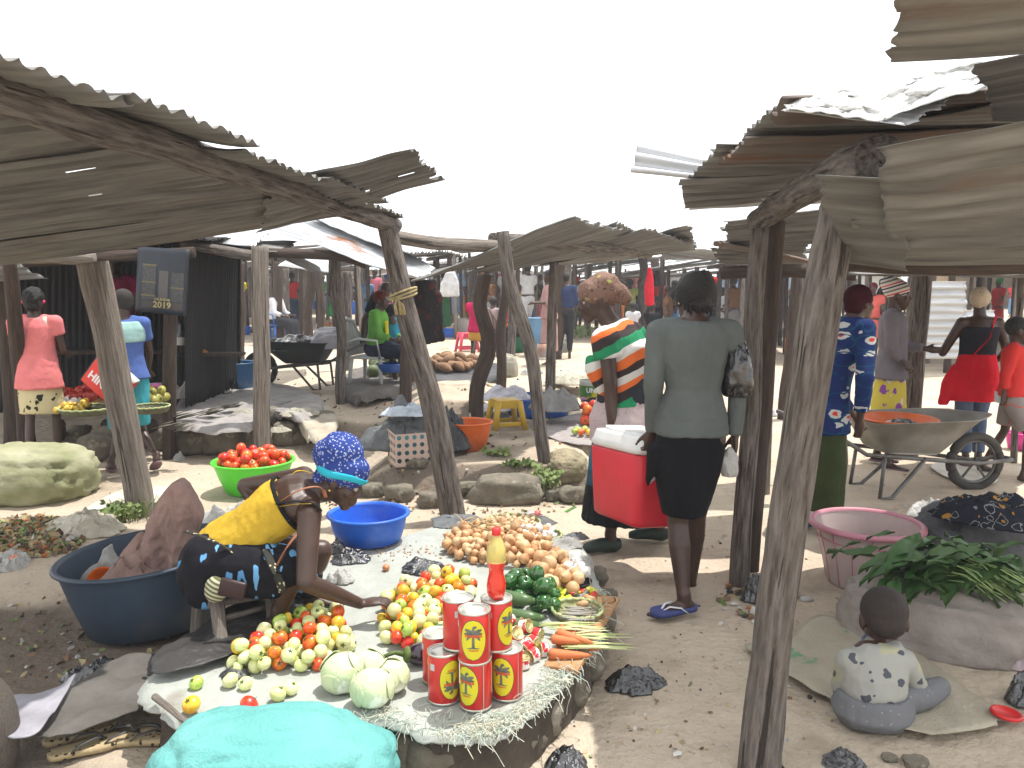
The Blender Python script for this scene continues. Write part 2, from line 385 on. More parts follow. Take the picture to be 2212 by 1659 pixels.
# ================================================================ timber and tin
def cat_(pts, t):
    n = len(pts) - 1; i = min(int(t * n), n - 1); f = t * n - i
    p0, p1, p2, p3 = pts[max(i - 1, 0)], pts[i], pts[i + 1], pts[min(i + 2, n)]
    return .5 * ((2 * p1) + (p2 - p0) * f + (2 * p0 - 5 * p1 + 4 * p2 - p3) * f * f + (3 * p1 - p0 - 3 * p2 + p3) * f ** 3)
_ls = [0]
def log(name, pts, r0, r1, m, parent, n=14, step=.07, wig=.2, wob=.10, label=None):
    _ls[0] += 1; sd = _ls[0]; pts = [V(p) for p in pts]
    ln = sum((pts[i + 1] - pts[i]).length for i in range(len(pts) - 1)); k = max(3, int(ln / step))
    P = []; Rr = []
    for i in range(k + 1):
        t = i / k; p = cat_(pts, t) if len(pts) > 2 else pts[0].lerp(pts[1], t)
        e = wig * (r0 + r1) * .5 * math.sin(math.pi * t) ** .5 if 0 < t < 1 else 0
        p = p + V((noise.noise(V((t * ln * 1.6, sd, 0))), noise.noise(V((t * ln * 1.6, sd, 9))), 0)) * e
        P.append(p); Rr.append((r0 + (r1 - r0) * t) * (1 + .07 * noise.noise(V((t * ln * 2.5, sd, 4)))))
    b = MB(); b.tube(P, Rr, n, True, wob=wob, seed=sd); return b.build(name, m, parent, label=label)
_sh = [0]
def sheet(name, c00, c10, c11, c01, parent, m=TIN, wl=.076, amp=.011, nu=22, sag=.0, jag=.03, warp=.03, th=.002, holes=0, label=None, prof=None):
    """corrugated sheet: ridges run c00->c10 ; c01,c11 the other long side"""
    _sh[0] += 1; sd = _sh[0]; c00, c10, c11, c01 = [V(q) for q in (c00, c10, c11, c01)]
    Wd = ((c01 - c00).length + (c11 - c10).length) / 2; Ln = ((c10 - c00).length + (c11 - c01).length) / 2
    nw = max(2, round(Wd / wl)); nv = nw * 8; up = (c10 - c00).cross(c01 - c00).normalized()
    if up.z < 0: up = -up
    def fn(u, v):
        j0 = jag * (noise.noise(V((v * Wd * 9, sd, 0))) + .6 * noise.noise(V((v * Wd * 30, sd, 2)))) / Ln
        j1 = jag * (noise.noise(V((v * Wd * 9, sd, 5))) + .6 * noise.noise(V((v * Wd * 30, sd, 7)))) / Ln
        uu = u + (1 - u) * j0 + u * j1
        p = (c00 * (1 - uu) + c10 * uu) * (1 - v) + (c01 * (1 - uu) + c11 * uu) * v
        h = amp * math.sin(2 * math.pi * nw * v) * (1 + .3 * noise.noise(V((uu * Ln * 2, v * Wd * 4, sd))))
        h += warp * (noise.noise(V((uu * Ln * .9, v * Wd * 1.3, sd + .5)))) - sag * 4 * uu * (1 - uu)
        h += .25 * warp * noise.noise(V((uu * Ln * 4, v * Wd * 5, sd + 9)))
        if prof: h += prof(u)
        return p + up * h, V((uu * Ln + sd * 3.7, v * Wd + sd * 1.3, sd * .9))
    b = MB(); b.grid(fn, nu, nv, 0 if holes else th)
    if holes:
        rr = random.Random(sd); kill = set(rr.randrange(len(b.f)) for _ in range(holes)); kill |= {k + nv for k in list(kill)[:max(1, holes // 3)]}
        b.f = [f for i, f in enumerate(b.f) if i not in kill]; b.mi = [0] * len(b.f)
    return b.build(name, m, parent, label=label)
def rock(parent, name, c, r, seed, m=ROCK, flat=.0):
    b = MB(); b.sph((0, 0, 0), 1, 20, 14)
    for i, p in enumerate(b.v):
        q = p * 1.3 + V((seed * 3.3, seed, 0)); f = 1 + .28 * noise.noise(q) + .12 * noise.noise(q * 2.7) + .04 * noise.noise(q * 7)
        s = max(abs(p.x), abs(p.y), abs(p.z)); f *= (1 / max(s, .01)) ** .45
        b.v[i] = V((p.x * f * r[0] * .9, p.y * f * r[1] * .9, p.z * f * r[2] * .85)); b.lc[i] = b.v[i].copy()
    c = V(c); b.v = [q + c for q in b.v]
    return b.build(name, m, parent, loc=c)
# ---- S1 : the big roof on the left -------------------------------------------------
S = thing('market_stall', 'open stall on the left under a long corrugated roof on one thick log beam', 'market stall', (-1.4, 4.6, 0))
bA, bB = V((-1.62, 2.0, 2.17)), V((-.80, 5.55, 1.985))
bm_ = lambda Y: bA.lerp(bB, (Y - 2.0) / 3.55)
log('beam', [bm_(.9), bm_(2.2), bm_(3.4) + V((0, 0, .012)), bm_(4.6), bm_(5.62)], .072, .055, WOOD, S, n=20, wob=.16, step=.04)
yy = 1.95
for i in range(5):
    w = .76; y0, y1 = yy, yy + w
    dz = .072 + .012 * (i % 2); ov = .25 + .03 * math.sin(i * 2.1)
    if i == 4: ov = .12
    def pt(Y, s):
        q = bm_(min(Y, 5.4)); q = V((q.x, Y, q.z + dz))
        return q + V((ov, 0, .03)) if s else V((q.x - 2.6, Y, q.z - .36))
    sheet('roof_sheet', pt(y0, 0), pt(y0, 1), pt(y1, 1), pt(y1, 0), S, TIN, warp=.02, jag=.018, nu=44, holes=3 if i in (2, 4) else 0, prof=lambda u: -.075 * ss((u - .88) / .12))
    yy += w - .05
sheet('roof_sheet', AT(560, 500, 5.15), AT(955, 385, 4.55), AT(890, 325, 4.0), AT(590, 385, 4.15), S, TIN, warp=.035, jag=.06, holes=2, label='torn roof sheet hanging out over the lane')
ca = GR(985, 1128)
log('post', [ca + V((0, 0, -.1)), ca.lerp(AT(838, 492, 5.5), .33) + V((.02, 0, 0)), ca.lerp(AT(838, 492, 5.5), .66), AT(836, 490, 5.5)], .088, .062, WOOD, S, n=18, step=.05)
la = GR(308, 1112)
log('post', [la + V((0, 0, -.1)), la.lerp(AT(200, 567, 5.55), .5) + V((.01, 0, 0)), AT(200, 567, 5.55)], .092, .098, WOODP, S, n=18, step=.05, label='thick grey post with a sawn flat top and a long crack')
log('beam', [AT(-120, 556, 5.7), AT(60, 553, 5.75), AT(205, 560, 5.8)], .05, .04, WOODP, S, wob=.3)
log('post', [GR(60, 985), AT(20, 560, 6.4)], .07, .05, WOODD, S)
# twine round the centre post
c0 = AT(873, 640, 5.5); mt_tw = mat('straw twine', (.42, .34, .16), (.25, .2, .1), sc=30, rough=.8)
b = MB()
pa = ca.lerp(AT(836, 490, 5.5), .77)
for k in range(3):
    b.tube([pa + V((.088 * math.cos(a), .088 * math.sin(a), .012 * k + .014 * math.sin(a + k) + .02 * math.cos(a))) for a in [2 * math.pi * i / 20 for i in range(21)]], .008, 6)
for dx in (-.02, .01, .03): b.tube([pa + V((-.03, -.09, -.01)), pa + V((-.02 + dx, -.105, -.06)), pa + V((-.01 + dx, -.10, -.12))], [.006, .009, .012], 6, flat=.3)
tag(b.build('twine', mt_tw), 'twist of yellow straw twine tied round the leaning post in the middle', 'twine')
# ---- S4 : roof in the middle distance with a row of posts --------------------------
S = thing('market_stall', 'stall in the middle distance with crooked posts and jagged tin sheets tilting up', 'market stall', GR(1183, 1035))
A = AT(850, 512, 5.75)
log('beam', [A, AT(960, 527, 6.2), AT(1100, 533, 6.75)], .045, .05, WOODP, S, wob=.15)
log('beam', [AT(1066, 515, 6.75), AT(1150, 522, 7.3), AT(1260, 530, 8.2), AT(1400, 545, 9.6)], .05, .07, WOOD, S, wob=.2)
for (l0, r0, r1, l1, m_) in (((885, 606, 6.3), (1245, 470, 6.7), (1290, 488, 7.4), (960, 575, 7.2), TIN),
                         ((930, 590, 7.0), (1290, 486, 7.3), (1345, 500, 8.1), (1040, 578, 8.0), TIN),
                         ((1010, 590, 7.8), (1335, 478, 7.9), (1392, 512, 8.8), (1110, 575, 8.8), TIN),
                         ((1090, 585, 8.6), (1395, 492, 8.3), (1502, 534, 9.1), (1180, 568, 9.8), TIN),
                         ((1150, 575, 9.6), (1490, 487, 8.6), (1503, 538, 9.4), (1250, 565, 10.6), TIN)):
    sheet('roof_sheet', AT(*l0), AT(*r0), AT(*r1), AT(*l1), S, m_, warp=.05, jag=.06, nu=26)
def post(parent, px, py, qx, qy, w, m=WOOD, bend=0, Y=None, n=12, dY=0, top=.9, **k):
    """post with its foot on the ground at (px,py) and its top seen at (qx,qy)"""
    g = GR(px, py) if Y is None else AT(px, py, Y)
    r = w * g.y / CF / 2; t = AT(qx, qy, g.y + dY)
    mid = g.lerp(t, .5) + V((bend * g.y / CF, 0, 0)); mid2 = g.lerp(t, .78) - V((bend * .4 * g.y / CF, 0, 0))
    return log('post', [g - V((0, 0, .08)), g.lerp(t, .2), mid, mid2, t], r, r * top, m, parent, n=n, step=.09, **k)
post(S, 1184, 1036, 1086, 500, 30, WOOD, 12)
post(S, 1028, 893, 1048, 592, 34, WOODD, 18)
post(S, 1082, 838, 1093, 580, 22, WOODD, -6)
post(S, 1104, 800, 1106, 582, 18, WOOD, 2)
post(S, 1186, 905, 1197, 566, 22, WOOD, 0)
post(S, 1202, 775, 1212, 568, 22, WOODD, 3)
post(S, 1222, 760, 1228, 560, 16, WOOD, 0)
post(S, 874, 880, 884, 600, 28, WOODD, 0)
post(S, 1400, 735, 1385, 546, 20, WOOD, -8); post(S, 1424, 720, 1412, 550, 20, WOODD, -4)
# ---- S3 : white lit roof at mid left ---------------------------------------------
S = thing('market_stall', 'stall at mid left with a sunlit white roof streaked with rust', 'market stall', GR(725, 872))
sheet('roof_sheet', AT(545, 492, 9.6), AT(905, 600, 7.6), AT(940, 575, 8.8), AT(690, 468, 10.4), S, TINB, warp=.05, jag=.04, nu=30)
sheet('roof_sheet', AT(660, 468, 10.0), AT(880, 545, 8.4), AT(1010, 548, 9.6), AT(800, 505, 11.5), S, TINB, warp=.05)
sheet('roof_sheet', AT(455, 520, 8.6), AT(545, 528, 8.4), AT(580, 505, 9.4), AT(470, 500, 9.6), S, TINB, warp=.03)
sheet('roof_sheet', AT(400, 530, 8.2), AT(600, 545, 8.6), AT(640, 520, 9.8), AT(420, 512, 9.6), S, TIN, warp=.04, jag=.06)
sheet('roof_sheet', AT(600, 575, 10.5), AT(725, 590, 12.0), AT(730, 560, 13), AT(640, 550, 12.5), S, TINB, warp=.02)
sheet('roof_sheet', AT(610, 560, 9), AT(700, 600, 10.5), AT(690, 575, 10.8), AT(620, 540, 9.6), S, TIN, warp=.02)
log('beam', [AT(540, 545, 8.6), AT(720, 552, 8.8), AT(790, 570, 8.8)], .05, .05, WOODD, S)
log('beam', [AT(395, 528, 8.0), AT(470, 540, 7.9), AT(560, 555, 7.7)], .045, .05, WOOD, S)
post(S, 566, 986, 561, 532, 38, WOODP, 0, n=10, top=.98)
post(S, 602, 745, 600, 565, 22, WOODD, -2); post(S, 618, 740, 616, 580, 18, WOOD)
post(S, 664, 760, 672, 580, 22, WOODD, -3); post(S, 691, 762, 692, 562, 17, WOODD, 3)
post(S, 738, 872, 722, 556, 24, WOOD, 9); post(S, 745, 800, 750, 586, 24, WOOD, 2)
post(S, 516, 785, 518, 565, 24, WOODD, 3); post(S, 500, 775, 500, 560, 20, WOODP, 2)
post(S, 780, 705, 782, 590, 11, WOOD); post(S, 647, 700, 650, 590, 9, WOOD); post(S, 632, 720, 634, 585, 14, WOODP)
# ---- S5 : right hand roof over the lane --------------------------------------------
S = thing('market_stall', 'stall right of the lane with a knotty beam under ragged roof sheets', 'market stall', GR(1600, 1262))
rA, rB = V((1.11, 2.35, 2.03)), V((1.315, 4.5, 1.93))
rm = lambda Y: rA.lerp(rB, (Y - 2.35) / 2.15)
log('beam', [rm(2.62) - V((0, 0, .04)), rm(2.8) - V((0, 0, .02)), rm(3.4), rm(4.5)], .075, .056, WOOD, S, n=20, wob=.25, step=.04)
k = 0
for (l0, l1, Y0, Y1, m_) in (((1475, 408), (1490, 452), 4.3, 4.75, TINB), ((1468, 390), (1482, 445), 4.05, 4.6, TIN), ((1550, 318), (1478, 405), 3.6, 4.2, TIN),
                       ((1608, 290), (1552, 352), 3.2, 3.75, TINR), ((1672, 245), (1600, 300), 2.9, 3.4, TIN), ((1690, 214), (1665, 262), 2.6, 3.0, TINR)):
    a, b_ = AT(*l0, Y0), AT(*l1, Y1); k += 1
    q0, q1 = rm(Y0) + V((2.2, 0, .02 + .22)), rm(Y1) + V((2.2, 0, .02 + .22))  # right ends lengthened out of view to shade the seated child
    sheet('roof_sheet', a, V((q0.x, a.y, q0.z)), V((q1.x, b_.y, q1.z)), b_, S, m_, warp=.03, jag=.035, nu=40)
sheet('roof_sheet', AT(1690, 228, 2.55), AT(1960, 262, 2.45), AT(2060, 215, 2.7), AT(1720, 212, 3.0), S, TINB, amp=.004, warp=.04, jag=.05, label='bright white sheet on top of the roof')
post(S, 1596, 1262, 1642, 495, 44, WOOD, 4, dY=.1, n=16); post(S, 1618, 1232, 1678, 478, 42, WOODD, 2, dY=.2, n=14)
post(S, 1652, 1066, 1668, 545, 24, WOODP, 0)
g = V(GR(1630, 1690)); 
log('post', [g - V((0, 0, .1)), AT(1655, 1500, 2.60), AT(1700, 1130, 2.66), AT(1755, 800, 2.72), AT(1795, 560, 2.8), AT(1812, 440, 2.85)], .062, .068, WOOD, S, n=20, step=.04, wob=.2)
# plastic sheeting thrown over the roof
b = MB()
def fn(u, v):
    tp = [(1692, 226), (1790, 198), (1900, 190), (2010, 158), (2120, 132)]; bt = [(1705, 236), (1800, 248), (1895, 264), (2010, 222), (2165, 180)]
    k = min(3, int(u * 4)); f = u * 4 - k; L2 = lambda P: (P[k][0] * (1 - f) + P[k + 1][0] * f, P[k][1] * (1 - f) + P[k + 1][1] * f); a, c = L2(tp), L2(bt)
    p = AT(a[0] * (1 - v) + c[0] * v, a[1] * (1 - v) + c[1] * v + 8 * nz3(u * 14, v * 2) , 2.62 - .16 * v + .05 * nz3(u * 7, v * 3) + .03 * abs(nz3(u * 22, v * 7, 3)))
    return p, V((u, v * .3, 0))
b.grid(fn, 50, 26, .003)
tag(b.build('plastic_sheet', mat('speckled white sheeting', (.72, .72, .70), (.6, .6, .58), sc=6, rough=.5, bump=.4, c3=(.12, .11, .1), s3=22, t3=.66, w3=.03, tl=.2)), 'crumpled white plastic sheet speckled with dirt on top of the right hand roof', 'plastic sheet')
# ---- S6 : nearest roof at the top right --------------------------------------------
S = thing('market_stall', 'nearest stall at the right edge with big grey tin sheets hanging low overhead', 'market stall', (2.2, 3.0, 0))
sheet('roof_sheet', AT(1758, 382, 2.45), AT(1960, 395, 2.35), AT(1960, 580, 2.75), AT(1836, 562, 2.9), S, TIN, amp=.003, warp=.03, jag=.03, wl=.15, label='smooth bent grey sheet drooping over the post')
sheet('roof_sheet', AT(1892, 306, 2.15), AT(2420, 190, 1.9), AT(2460, 520, 2.5), AT(1925, 545, 2.7), S, TIN, amp=.010, warp=.05, wl=.1, jag=.03, nu=30)
sheet('roof_sheet', AT(1835, 470, 2.6), AT(2400, 380, 2.35), AT(2460, 565, 3.0), AT(1895, 562, 3.1), S, TIN, amp=.006, warp=.05, wl=.1, jag=.03, nu=30)
sheet('roof_sheet', AT(1955, -60, 1.5), AT(2500, -120, 1.4), AT(2500, 95, 1.9), AT(1922, 135, 2.0), S, TIN, amp=.006, warp=.04, wl=.11, jag=.028, nu=30, label='rusty sheet jutting out overhead')
sheet('roof_sheet', AT(2105, 140, 2.1), AT(2450, 80, 1.9), AT(2450, 240, 2.5), AT(2150, 250, 2.6), S, TIN, amp=.004, warp=.05, wl=.1, jag=.03)
sheet('roof_sheet', AT(1900, 262, 2.9), AT(2420, 195, 2.6), AT(2440, 120, 3.3), AT(2120, 178, 3.5), S, TIN, amp=.004, warp=.06)
log('beam', [AT(1830, 560, 3.3), AT(2050, 566, 3.3), AT(2330, 560, 3.3)], .05, .055, WOODD, S)
post(S, 1958, 985, 1992, 566, 48, WOOD, 0, n=14)
post(S, 2190, 1000, 2206, 570, 14, WOOD, 0)
sheet('roof_sheet', AT(1835, 595, 5.2), AT(2300, 590, 4.8), AT(2330, 560, 7.5), AT(1870, 560, 7.5), S, TIN, warp=.04)
# ---- right roofs further back -------------------------------------------------------
S = thing('market_stall', 'stall behind the right hand posts with overlapping brown and grey tin sheets', 'market stall', GR(1700, 900))
for (l0, l1, r1, r0, m_) in (((1560, 475, 5.0), (1580, 528, 5.6), (1800, 520, 5.6), (1800, 455, 5.0), TIN),
                         ((1545, 528, 6.0), (1548, 570, 6.6), (1740, 575, 6.8), (1740, 520, 6.0), TIN),
                         ((1548, 525, 5.7), (1560, 512, 5.4), (1760, 560, 5.6), (1760, 570, 5.9), TINR)):
    sheet('roof_sheet', AT(*l0), AT(*r0), AT(*r1), AT(*l1), S, m_, warp=.04, jag=.08)
sheet('roof_sheet', AT(1362, 372, 5.3), AT(1540, 392, 5.2), AT(1545, 352, 5.25), AT(1378, 314, 5.36), S, TINB, warp=.02, wl=.1, amp=.02, jag=.02, label='rust striped white sheet sticking out against the sky')
log('beam', [AT(1560, 590, 6.4), AT(1700, 585, 6.2), AT(1850, 592, 6.0)], .05, .05, WOODD, S)
post(S, 1688, 905, 1722, 570, 20, WOODD, 3); post(S, 1706, 905, 1732, 590, 17, WOOD, 0)
post(S, 1570, 700, 1588, 570, 18, WOOD, -4); post(S, 1590, 705, 1612, 570, 18, WOODD, -3); post(S, 1735, 690, 1742, 600, 12, WOODD)
# ---- S2 : dark shack at the left ----------------------------------------------------
DT = mat('shade darkened iron', (.018, .017, .016), (.010, .009, .009), sc=3, rough=.8, lc=True, st=(.6, 4, 1), bump=.2)  # the shack's inner darkness is put into this near-black colour
S = thing('market_shack', 'dark open fronted shack of shade darkened corrugated iron behind the two walking children', 'shack', GR(365, 985))
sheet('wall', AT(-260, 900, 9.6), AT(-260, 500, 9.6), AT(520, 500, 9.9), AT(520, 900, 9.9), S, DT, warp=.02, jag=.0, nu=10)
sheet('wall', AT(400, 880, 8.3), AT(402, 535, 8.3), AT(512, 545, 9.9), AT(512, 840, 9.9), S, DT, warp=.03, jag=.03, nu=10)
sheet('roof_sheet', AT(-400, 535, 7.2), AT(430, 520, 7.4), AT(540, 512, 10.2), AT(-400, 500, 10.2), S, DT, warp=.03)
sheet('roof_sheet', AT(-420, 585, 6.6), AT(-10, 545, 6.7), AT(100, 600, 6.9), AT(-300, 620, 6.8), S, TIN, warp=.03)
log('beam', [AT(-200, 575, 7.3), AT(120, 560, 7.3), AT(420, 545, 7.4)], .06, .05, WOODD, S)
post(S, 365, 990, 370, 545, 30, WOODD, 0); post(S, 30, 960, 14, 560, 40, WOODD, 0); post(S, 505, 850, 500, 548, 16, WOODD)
b = MB(); b.box(AT(448, 765, 8.9), (.75, .25, .03)); b.box(AT(200, 760, 9.3), (2.6, .3, .04)); b.build('shelf', WOODD, S)
S = thing('tin_wall', 'pale grey corrugated tin walls of a shed beyond the woman with the red jacket', 'shed', GR(2060, 790))
for (x0, x1, y0, y1, Y) in ((1975, 2085, 775, 608, 10.5), (2085, 2150, 760, 670, 10.6)):
    sheet('wall_sheet', AT(x0, y0, Y), AT(x1, y0, Y), AT(x1, y1, Y), AT(x0, y1, Y), S, TINB, wl=.1, amp=.015, nu=8, jag=.02)
# ================================================================ far stalls
def far_stall(x, y, w, d, rot, h, i):
    g = V((x, y, hgt(x, y))); rr = random.Random(i * 17 + 3)
    return g, w, d, rot, h, rr
FS = [(-11.5, 20, 3, 4), (-8, 21, 2.6, 4), (-4.6, 20, 2.4, 3.4), (-1.5, 21, 2.4, 3.4), (1.5, 20, 2.2, 3), (5.0, 18.5, 2.6, 4), (8.4, 16.5, 2.8, 4), (11.6, 18, 3, 5),
      (-6, 24.5, 2.4, 3), (-.2, 24.5, 2.2, 3), (3.2, 23, 2.2, 3), (7.2, 22, 2.4, 3), (10.6, 22.5, 2.6, 3), (14.5, 21.5, 2.8, 4),
      (-13, 28, 4, 5), (-8, 29, 3.6, 5), (-3.6, 28, 3.2, 4), (.6, 29, 3.2, 4.6), (5, 27, 3.4, 5), (9.4, 27, 3.6, 5), (14, 26, 4, 6),
      (-14, 37, 5, 7), (-8, 38, 5, 7), (-2.5, 37, 4.6, 7), (3, 36, 5, 7), (9, 37, 5, 7), (15, 36, 5, 7), (-5, 52, 8, 9), (6, 52, 8, 9), (17, 50, 8, 9), (-16, 52, 8, 9), (-24, 70, 14, 8), (-8, 72, 14, 8), (8, 72, 14, 8), (24, 70, 14, 8), (34, 55, 12, 8)]
lab = ['bright tin roofs', 'rusty low roof', 'sagging grey roof', 'white sunlit roof']
for i, (x, y, w, d) in enumerate(FS):
    rr = random.Random(i * 17 + 3); g = V((x, y, hgt(x, y))); rot = rr.uniform(-.35, .35); h = rr.uniform(1.9, 2.25)
    T = thing('market_stall', 'far stall with %s between the nearer posts, %s row of the background' % (lab[i % 4], ['first', 'second', 'third', 'last'][0 if i < 8 else 1 if i < 21 else 2 if i < 27 else 3]), 'market stall', g, 'stalls of the far market')
    rm_ = Matrix.Rotation(rot, 3, 'Z'); P = lambda a, b_, c: g + rm_ @ V((a, b_, c))
    for sx in (-.5, -.08, .42):
        for sy in (-.5, 0, .5):
            jx, jy = rr.uniform(-.15, .15), rr.uniform(-.2, .2)
            log('post', [P(sx * w + jx, sy * d + jy, -.1), P(sx * w + jx + rr.uniform(-.06, .06), sy * d + jy, h + .02 + .16 * sx)], rr.uniform(.045, .075), .045, rr.choice([WOOD, WOODD, WOODP]), T, n=7, step=.6, wob=.05)
    log('beam', [P(-.1 * w, -.6 * d, h), P(-.1 * w, .6 * d, h)], .05, .05, WOOD, T, n=7, step=.8)
    ns = max(2, round(d / 1.1)); tl = rr.uniform(-.09, .1)
    for k in range(ns):
        y0 = -.55 * d + k * d * 1.1 / ns; y1 = y0 + d * 1.1 / ns + .1
        e = rr.uniform(-.25, .25); z0 = h + .12 - tl * w + rr.uniform(-.04, .04); z1 = h + .12 + tl * w + rr.uniform(-.04, .06)
        sheet('roof_sheet', P(-.62 * w + e, y0, z0), P(.6 * w + e, y0, z1), P(.6 * w + e, y1, z1 + .02), P(-.62 * w + e, y1, z0), T, rr.choice([TINB, TIN, TINB, TINR]), wl=.16, amp=.02, nu=5, warp=.06, jag=.1, th=0)
# ================================================================ trees beyond the market
LEAF = mat('tree leaves', (.045, .075, .025), (.02, .04, .012), sc=2, rough=.7, rand=.2)
BARK = mat('bark', (.09, .07, .055), (.05, .04, .03), sc=5, rough=.95)
TREES = [(-14, 78, 6.0, 5), (-4, 82, 4.5, 4), (2.2, 80, 4.3, 3.2), (6.5, 78, 4.6, 4.2), (11.3, 74, 7.0, 5), (14.5, 80, 7.4, 5.6), (17.6, 76, 6.4, 4.6), (24, 80, 6, 5), (33, 78, 7, 6), (-26, 80, 6.4, 6)]
TL = ['broad round crowned', 'low bushy', 'small pointed', 'low spreading', 'tall flat topped', 'tall dense', 'leaning open crowned', 'wide', 'large', 'broad dark']
TW = ['above the shack at far left', 'left of the middle roof', 'seen through the gap left of the head wrap', 'just right of that gap', 'left of the right hand stall', 'highest behind the grey shirted woman', 'beside the right hand roof edge', 'behind the right hand posts', 'at the far right', 'at the far left']
SW_ = [mat('shed wall ' + n, c_, tuple(q * .8 for q in c_), sc=3, rough=.9) for n, c_ in (('grey', (.32, .32, .31)), ('white', (.55, .54, .5)), ('blue', (.2, .3, .42)), ('ochre', (.40, .27, .15)), ('red', (.42, .08, .06)))]
for i, (x, w, c_) in enumerate(((-30, 9, 0), (-19, 7, 1), (-10.5, 6, 3), (-3.5, 5, 0), (2.5, 5, 1), (8, 4, 4), (12.5, 4.5, 0), (18, 6, 2), (26, 8, 1), (36, 9, 3))):
    g = V((x, 62 + 3 * (i % 3), hgt(x, 62))); T = thing('shed', ['grey', 'white', 'pale blue', 'ochre', 'red'][c_] + ' walled low shed on the horizon, ' + ['first', 'second', 'third', 'fourth', 'fifth', 'sixth', 'seventh', 'eighth', 'ninth', 'tenth'][i] + ' from the left', 'shed', g, 'low sheds on the horizon'); b = MB(); b.box(g + V((0, 0, 1.1)), (w, 4, 2.3)); b.build('wall', SW_[c_], T, smooth=False)
    sheet('roof_sheet', g + V((-w * .56, -2.6, 2.3)), g + V((-w * .56, 2.6, 2.9)), g + V((w * .56, 2.6, 2.9)), g + V((w * .56, -2.6, 2.3)), T, [TINB, TINR][i % 2], wl=.4, amp=.04, nu=3, jag=.1)
    b = MB(); b.box(g + V((.1 * w, -2.03, .95)), (1., .06, 1.9)); b.build('door', WOODD, T, smooth=False)
for i, (x, y, h, w) in enumerate(TREES):
    h *= .68
    rr = random.Random(i + 50); g = V((x, y, hgt(x, y)))
    T = thing('tree', TL[i] + ' green tree on the horizon ' + TW[i], 'tree', g, 'trees beyond the market')
    log('trunk', [g, g + V((.1, 0, h * .5)), g + V((0, .1, h * .8))], .22, .1, BARK, T, n=8, step=.8)
    b = MB(); cl = [(V((rr.uniform(-.5, .5) * w, rr.uniform(-.5, .5) * w, h * rr.uniform(.5, .95))), rr.uniform(.16, .3) * w) for _ in range(16)]
    for c, r in cl:
        for _ in range(150):
            d = V((rr.gauss(0, 1), rr.gauss(0, 1), rr.gauss(0, 1))).normalized() * r * rr.uniform(.6, 1.1); d.z *= .7
            p = g + c + d; a = V((rr.gauss(0, 1), rr.gauss(0, 1), rr.gauss(0, 1))).normalized(); e = a.orthogonal().normalized() * .22; f_ = a.cross(e).normalized() * .14
            b.add([p - e, p + f_, p + e, p - f_], [(0, 1, 2, 3)])
    b.build('crown', LEAF, T, smooth=False)
# ================================================================ goods helpers
MZ = .2          # height of the seller's mat
def poly_in(p, poly):
    x, y = p; c = False; n = len(poly)
    for i in range(n):
        x1, y1 = poly[i][:2]; x2, y2 = poly[(i + 1) % n][:2]
        if (y1 > y) != (y2 > y) and x < (x2 - x1) * (y - y1) / (y2 - y1) + x1: c = not c
    return c
def edge_d(p, poly):
    d = 1e9; P = V((p[0], p[1], 0)); n = len(poly)
    for i in range(n):
        a = V((poly[i][0], poly[i][1], 0)); b = V((poly[(i + 1) % n][0], poly[(i + 1) % n][1], 0)); ab = b - a
        t = max(0, min(1, (P - a).dot(ab) / ab.dot(ab))); d = min(d, (P - a - ab * t).length)
    return d
def smooth_poly(P, k=6):
    P = [V(q) for q in P]; n = len(P); out = []
    for i in range(n):
        p0, p1, p2, p3 = P[i - 1], P[i], P[(i + 1) % n], P[(i + 2) % n]
        for j in range(k):
            f = j / k; out.append(.5 * ((2 * p1) + (p2 - p0) * f + (2 * p0 - 5 * p1 + 4 * p2 - p3) * f * f + (3 * p1 - p0 - 3 * p2 + p3) * f ** 3))
    return out
def mat_sheet(name, pts, m, th=.006, drop=.0, zf=None, ns=14, amp=.006, parent=None, rag=.012, seed=0):
    """cloth lying on something: rings from the centre to an irregular outline; pts are world points"""
    O = smooth_poly(pts); n = len(O); c = V((0, 0, 0))
    for q in O: c += q / n
    b = MB(); vs = []; fs = []
    for k in range(ns + 1):
        f = k / ns
        for i, q in enumerate(O):
            r = 1 + (rag * (noise.noise(V((i * .9, seed, 0))) + noise.noise(V((i * .31, seed, 3)))) if k == ns else 0)
            p = c.lerp(q, f * r); z = p.z if zf is None else zf(p.x, p.y)
            z += amp * (noise.noise(V((p.x * 5, p.y * 5, seed))) + .5 * noise.noise(V((p.x * 14, p.y * 14, seed + 4)))) + amp * 1.0 + .004
            if drop and k == ns: z -= drop * (.5 + .7 * abs(noise.noise(V((i * .4, seed, 8)))))
            elif drop and k == ns - 1: z -= drop * .12
            vs.append(V((p.x, p.y, z)))
    for k in range(ns):
        for i in range(n):
            a, d = k * n + i, k * n + (i + 1) % n; fs.append((a, a + n, d + n, d))
    N = len(vs); vs += [q - V((0, 0, th)) for q in vs]; fs += [tuple(x + N for x in reversed(f)) for f in fs]
    for i in range(n):
        a, d = ns * n + i, ns * n + (i + 1) % n; fs.append((a, a + N, d + N, d))
    b.add(vs, fs); return b.build(name, m, parent, loc=c if parent is None else None)
